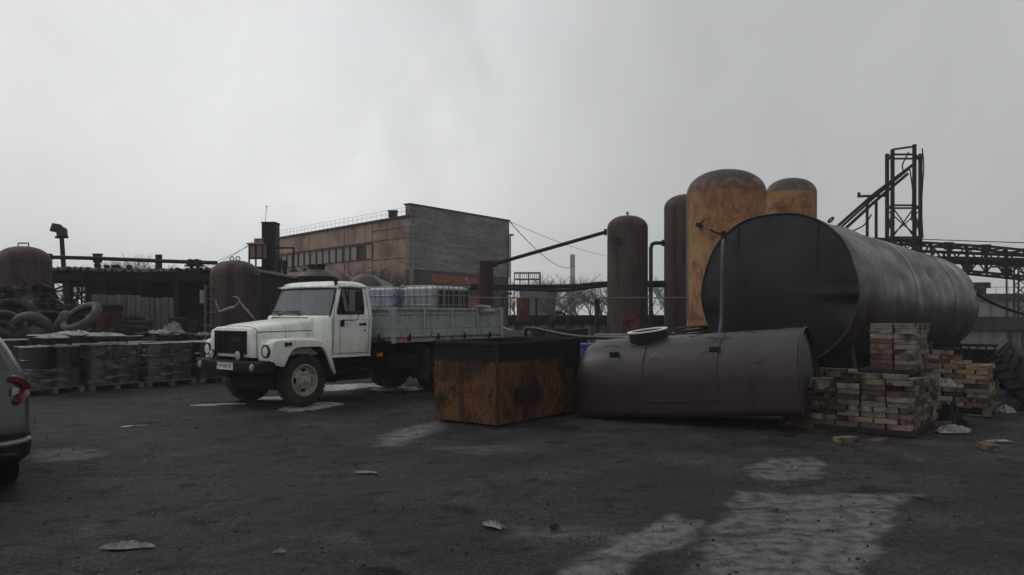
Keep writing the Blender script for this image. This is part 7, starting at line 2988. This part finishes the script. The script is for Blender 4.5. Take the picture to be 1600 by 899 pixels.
b.tube([(-0.655, 0.06, 0.62), (-0.645, 0.05, 0.8), (-0.64, 0.075, 1.0), (-0.66, 0.13, 1.08)], 0.006, 4)
b.build('hatch_gap', M_blk, body)
ca = R(36)
hd = Vector((-math.sin(ca), math.cos(ca), 0))
rt_ = Vector((math.cos(ca), math.sin(ca), 0))
corner = Vector((P(46, 0, 7.75).x, 7.75, 0))
t.location = corner - rt_ * 0.89 - hd * 0.10
t.rotation_euler = (0, 0, ca)
t2 = thing('parked_car', 'dark grey car parked far behind the truck tail', 'car', (0, 0, 0))
body2, _ = car_body(t2, mat('far_car_paint', [S(70, 72, 78), S(78, 80, 86)], 1.0, rough=0.3, coat=0.5), 4.4, 1.78, 1.55)
for sx in (1, -1):
    for y in (0.88, 3.5):
        wheel(t2, sx * 0.73, y, 0.33, 0.33, 0.22, sx, rimm=M_silver, tyre_m=M_suvlow, simple=True, car=True)
t2.location = (P(822, 0, 24).x - 3.95, 24.3, 0.10)
t2.rotation_euler = (0, 0, -R(78))
# ------------------------------------------------------------------ litter and stones
lit = [(200, 856, 0.34, 0.10, 0.05, 'long pale flattened bottle on the near ground at left', 'flattened_bottle', 8, M_litter), (773, 823, 0.20, 0.09, 0.05, 'crushed clear plastic cup on the near ground', 'crushed_cup', -50, M_litter),
       (437, 864, 0.09, 0.03, 0.03, 'small curled pale strip near the bottom left', 'plastic_strip', 20, M_litter), (572, 739, 0.22, 0.07, 0.02, 'pale crumbs of paper in the middle of the yard', 'paper_scrap', -5, M_litter),
       (1438, 777, 0.13, 0.04, 0.03, 'short wood splinter right of the wide puddle', 'wood_splinter', -40, M_wood), (1498, 648, 0.3, 0.2, 0.05, 'grey rag near the right pallet', 'rag', 0, M_sheet), (595, 893, 0.28, 0.06, 0.02, 'dark pale edged strip at the bottom edge', 'plastic_strip', -12, M_sheet),
       (1560, 690, 0.3, 0.12, 0.03, 'pale flake on the cinders at far right', 'paper_scrap', 10, M_litter), (866, 825, 0.09, 0.05, 0.03, 'dark chip just right of the crushed cup', 'chip', 40, M_stone), (141, 706, 0.14, 0.07, 0.03, 'small white scrap near the car wheel', 'paper_scrap', 0, M_plast)]
for px, py, sx, sy, sz, lab, nm, dg, m in lit:
    crumple(nm, lab, G(px, py) + Vector((0, 0, 0.004)), sx, sy, sz, m, px, R(dg), 'litter')
rs = random.Random(77)


def stones(name, n, m, smin, smax, label):
    b = MB()
    for k in range(n):
        py = 500 + 399 * rs.random() ** 0.8
        px = rs.uniform(-60, 1660)
        if py < 560:
            continue
        g = G(px, py)
        s_ = rs.uniform(smin, smax) * (0.6 + g.y / 14)
        M = Matrix.Translation((g.x, g.y, -0.012 + s_ * 0.25)) @ Euler((rs.uniform(-.5, .5), rs.uniform(-.5, .5), rs.uniform(0, 6))).to_matrix().to_4x4() @ Matrix.Diagonal((s_ * rs.uniform(0.6, 1.6), s_, s_ * rs.uniform(0.35, 0.8), 1))
        vs = [(math.cos(a) * (1 - 0.2 * rs.random()), math.sin(a) * (1 - 0.2 * rs.random()), -0.5) for a in (0, 1.3, 2.5, 3.8, 5.1)] + [(0.6 * math.cos(a), 0.6 * math.sin(a), 0.5) for a in (0.4, 2.2, 4.2)]
        b.add(vs, [(0, 1, 5), (1, 2, 6), (1, 6, 5), (2, 3, 6), (3, 7, 6), (3, 4, 7), (4, 0, 7), (0, 5, 7), (5, 6, 7)], M)
    o = b.build(name, m, smooth=0, fix=False)
    tag(o, label, 'gravel', kind='stuff')


stones('cinder_gravel', 4200, M_stone, 0.002, 0.006, 'dark cinder grit scattered over the yard ground')
stones('cinder_lumps', 800, M_stone, 0.006, 0.016, 'dark cinder lumps half sunk in the yard ground')
stones('pale_chips', 800, M_stonep, 0.003, 0.008, 'tiny pale chips scattered over the yard ground')
# ------------------------------------------------------------------ hills of haze
b = MB()
b.bb(-540, 540, -60, 540, -1.2, 40)
hz = b.build('haze', M_film, smooth=0)
hz['kind'] = 'stuff'
hz['label'] = 'thin grey fog over the yard'
hz['category'] = 'haze'
m = bpy.data.materials.new('haze_air')
m.use_nodes = True
n_ = m.node_tree.nodes
n_.clear()
ov = n_.new('ShaderNodeOutputMaterial')
pv = n_.new('ShaderNodeVolumePrincipled')
pv.inputs['Color'].default_value = (0.93, 0.95, 0.97, 1)
pv.inputs['Density'].default_value = 0.0011
pv.inputs['Anisotropy'].default_value = 0.2
m.node_tree.links.new(pv.outputs[0], ov.inputs['Volume'])
hz.data.materials.clear()
hz.data.materials.append(m)
try:
    m.cycles.homogeneous_volume = True
except Exception:
    pass
for o in protos.values():
    bpy.data.objects.remove(o)
print('bricks', bcount)
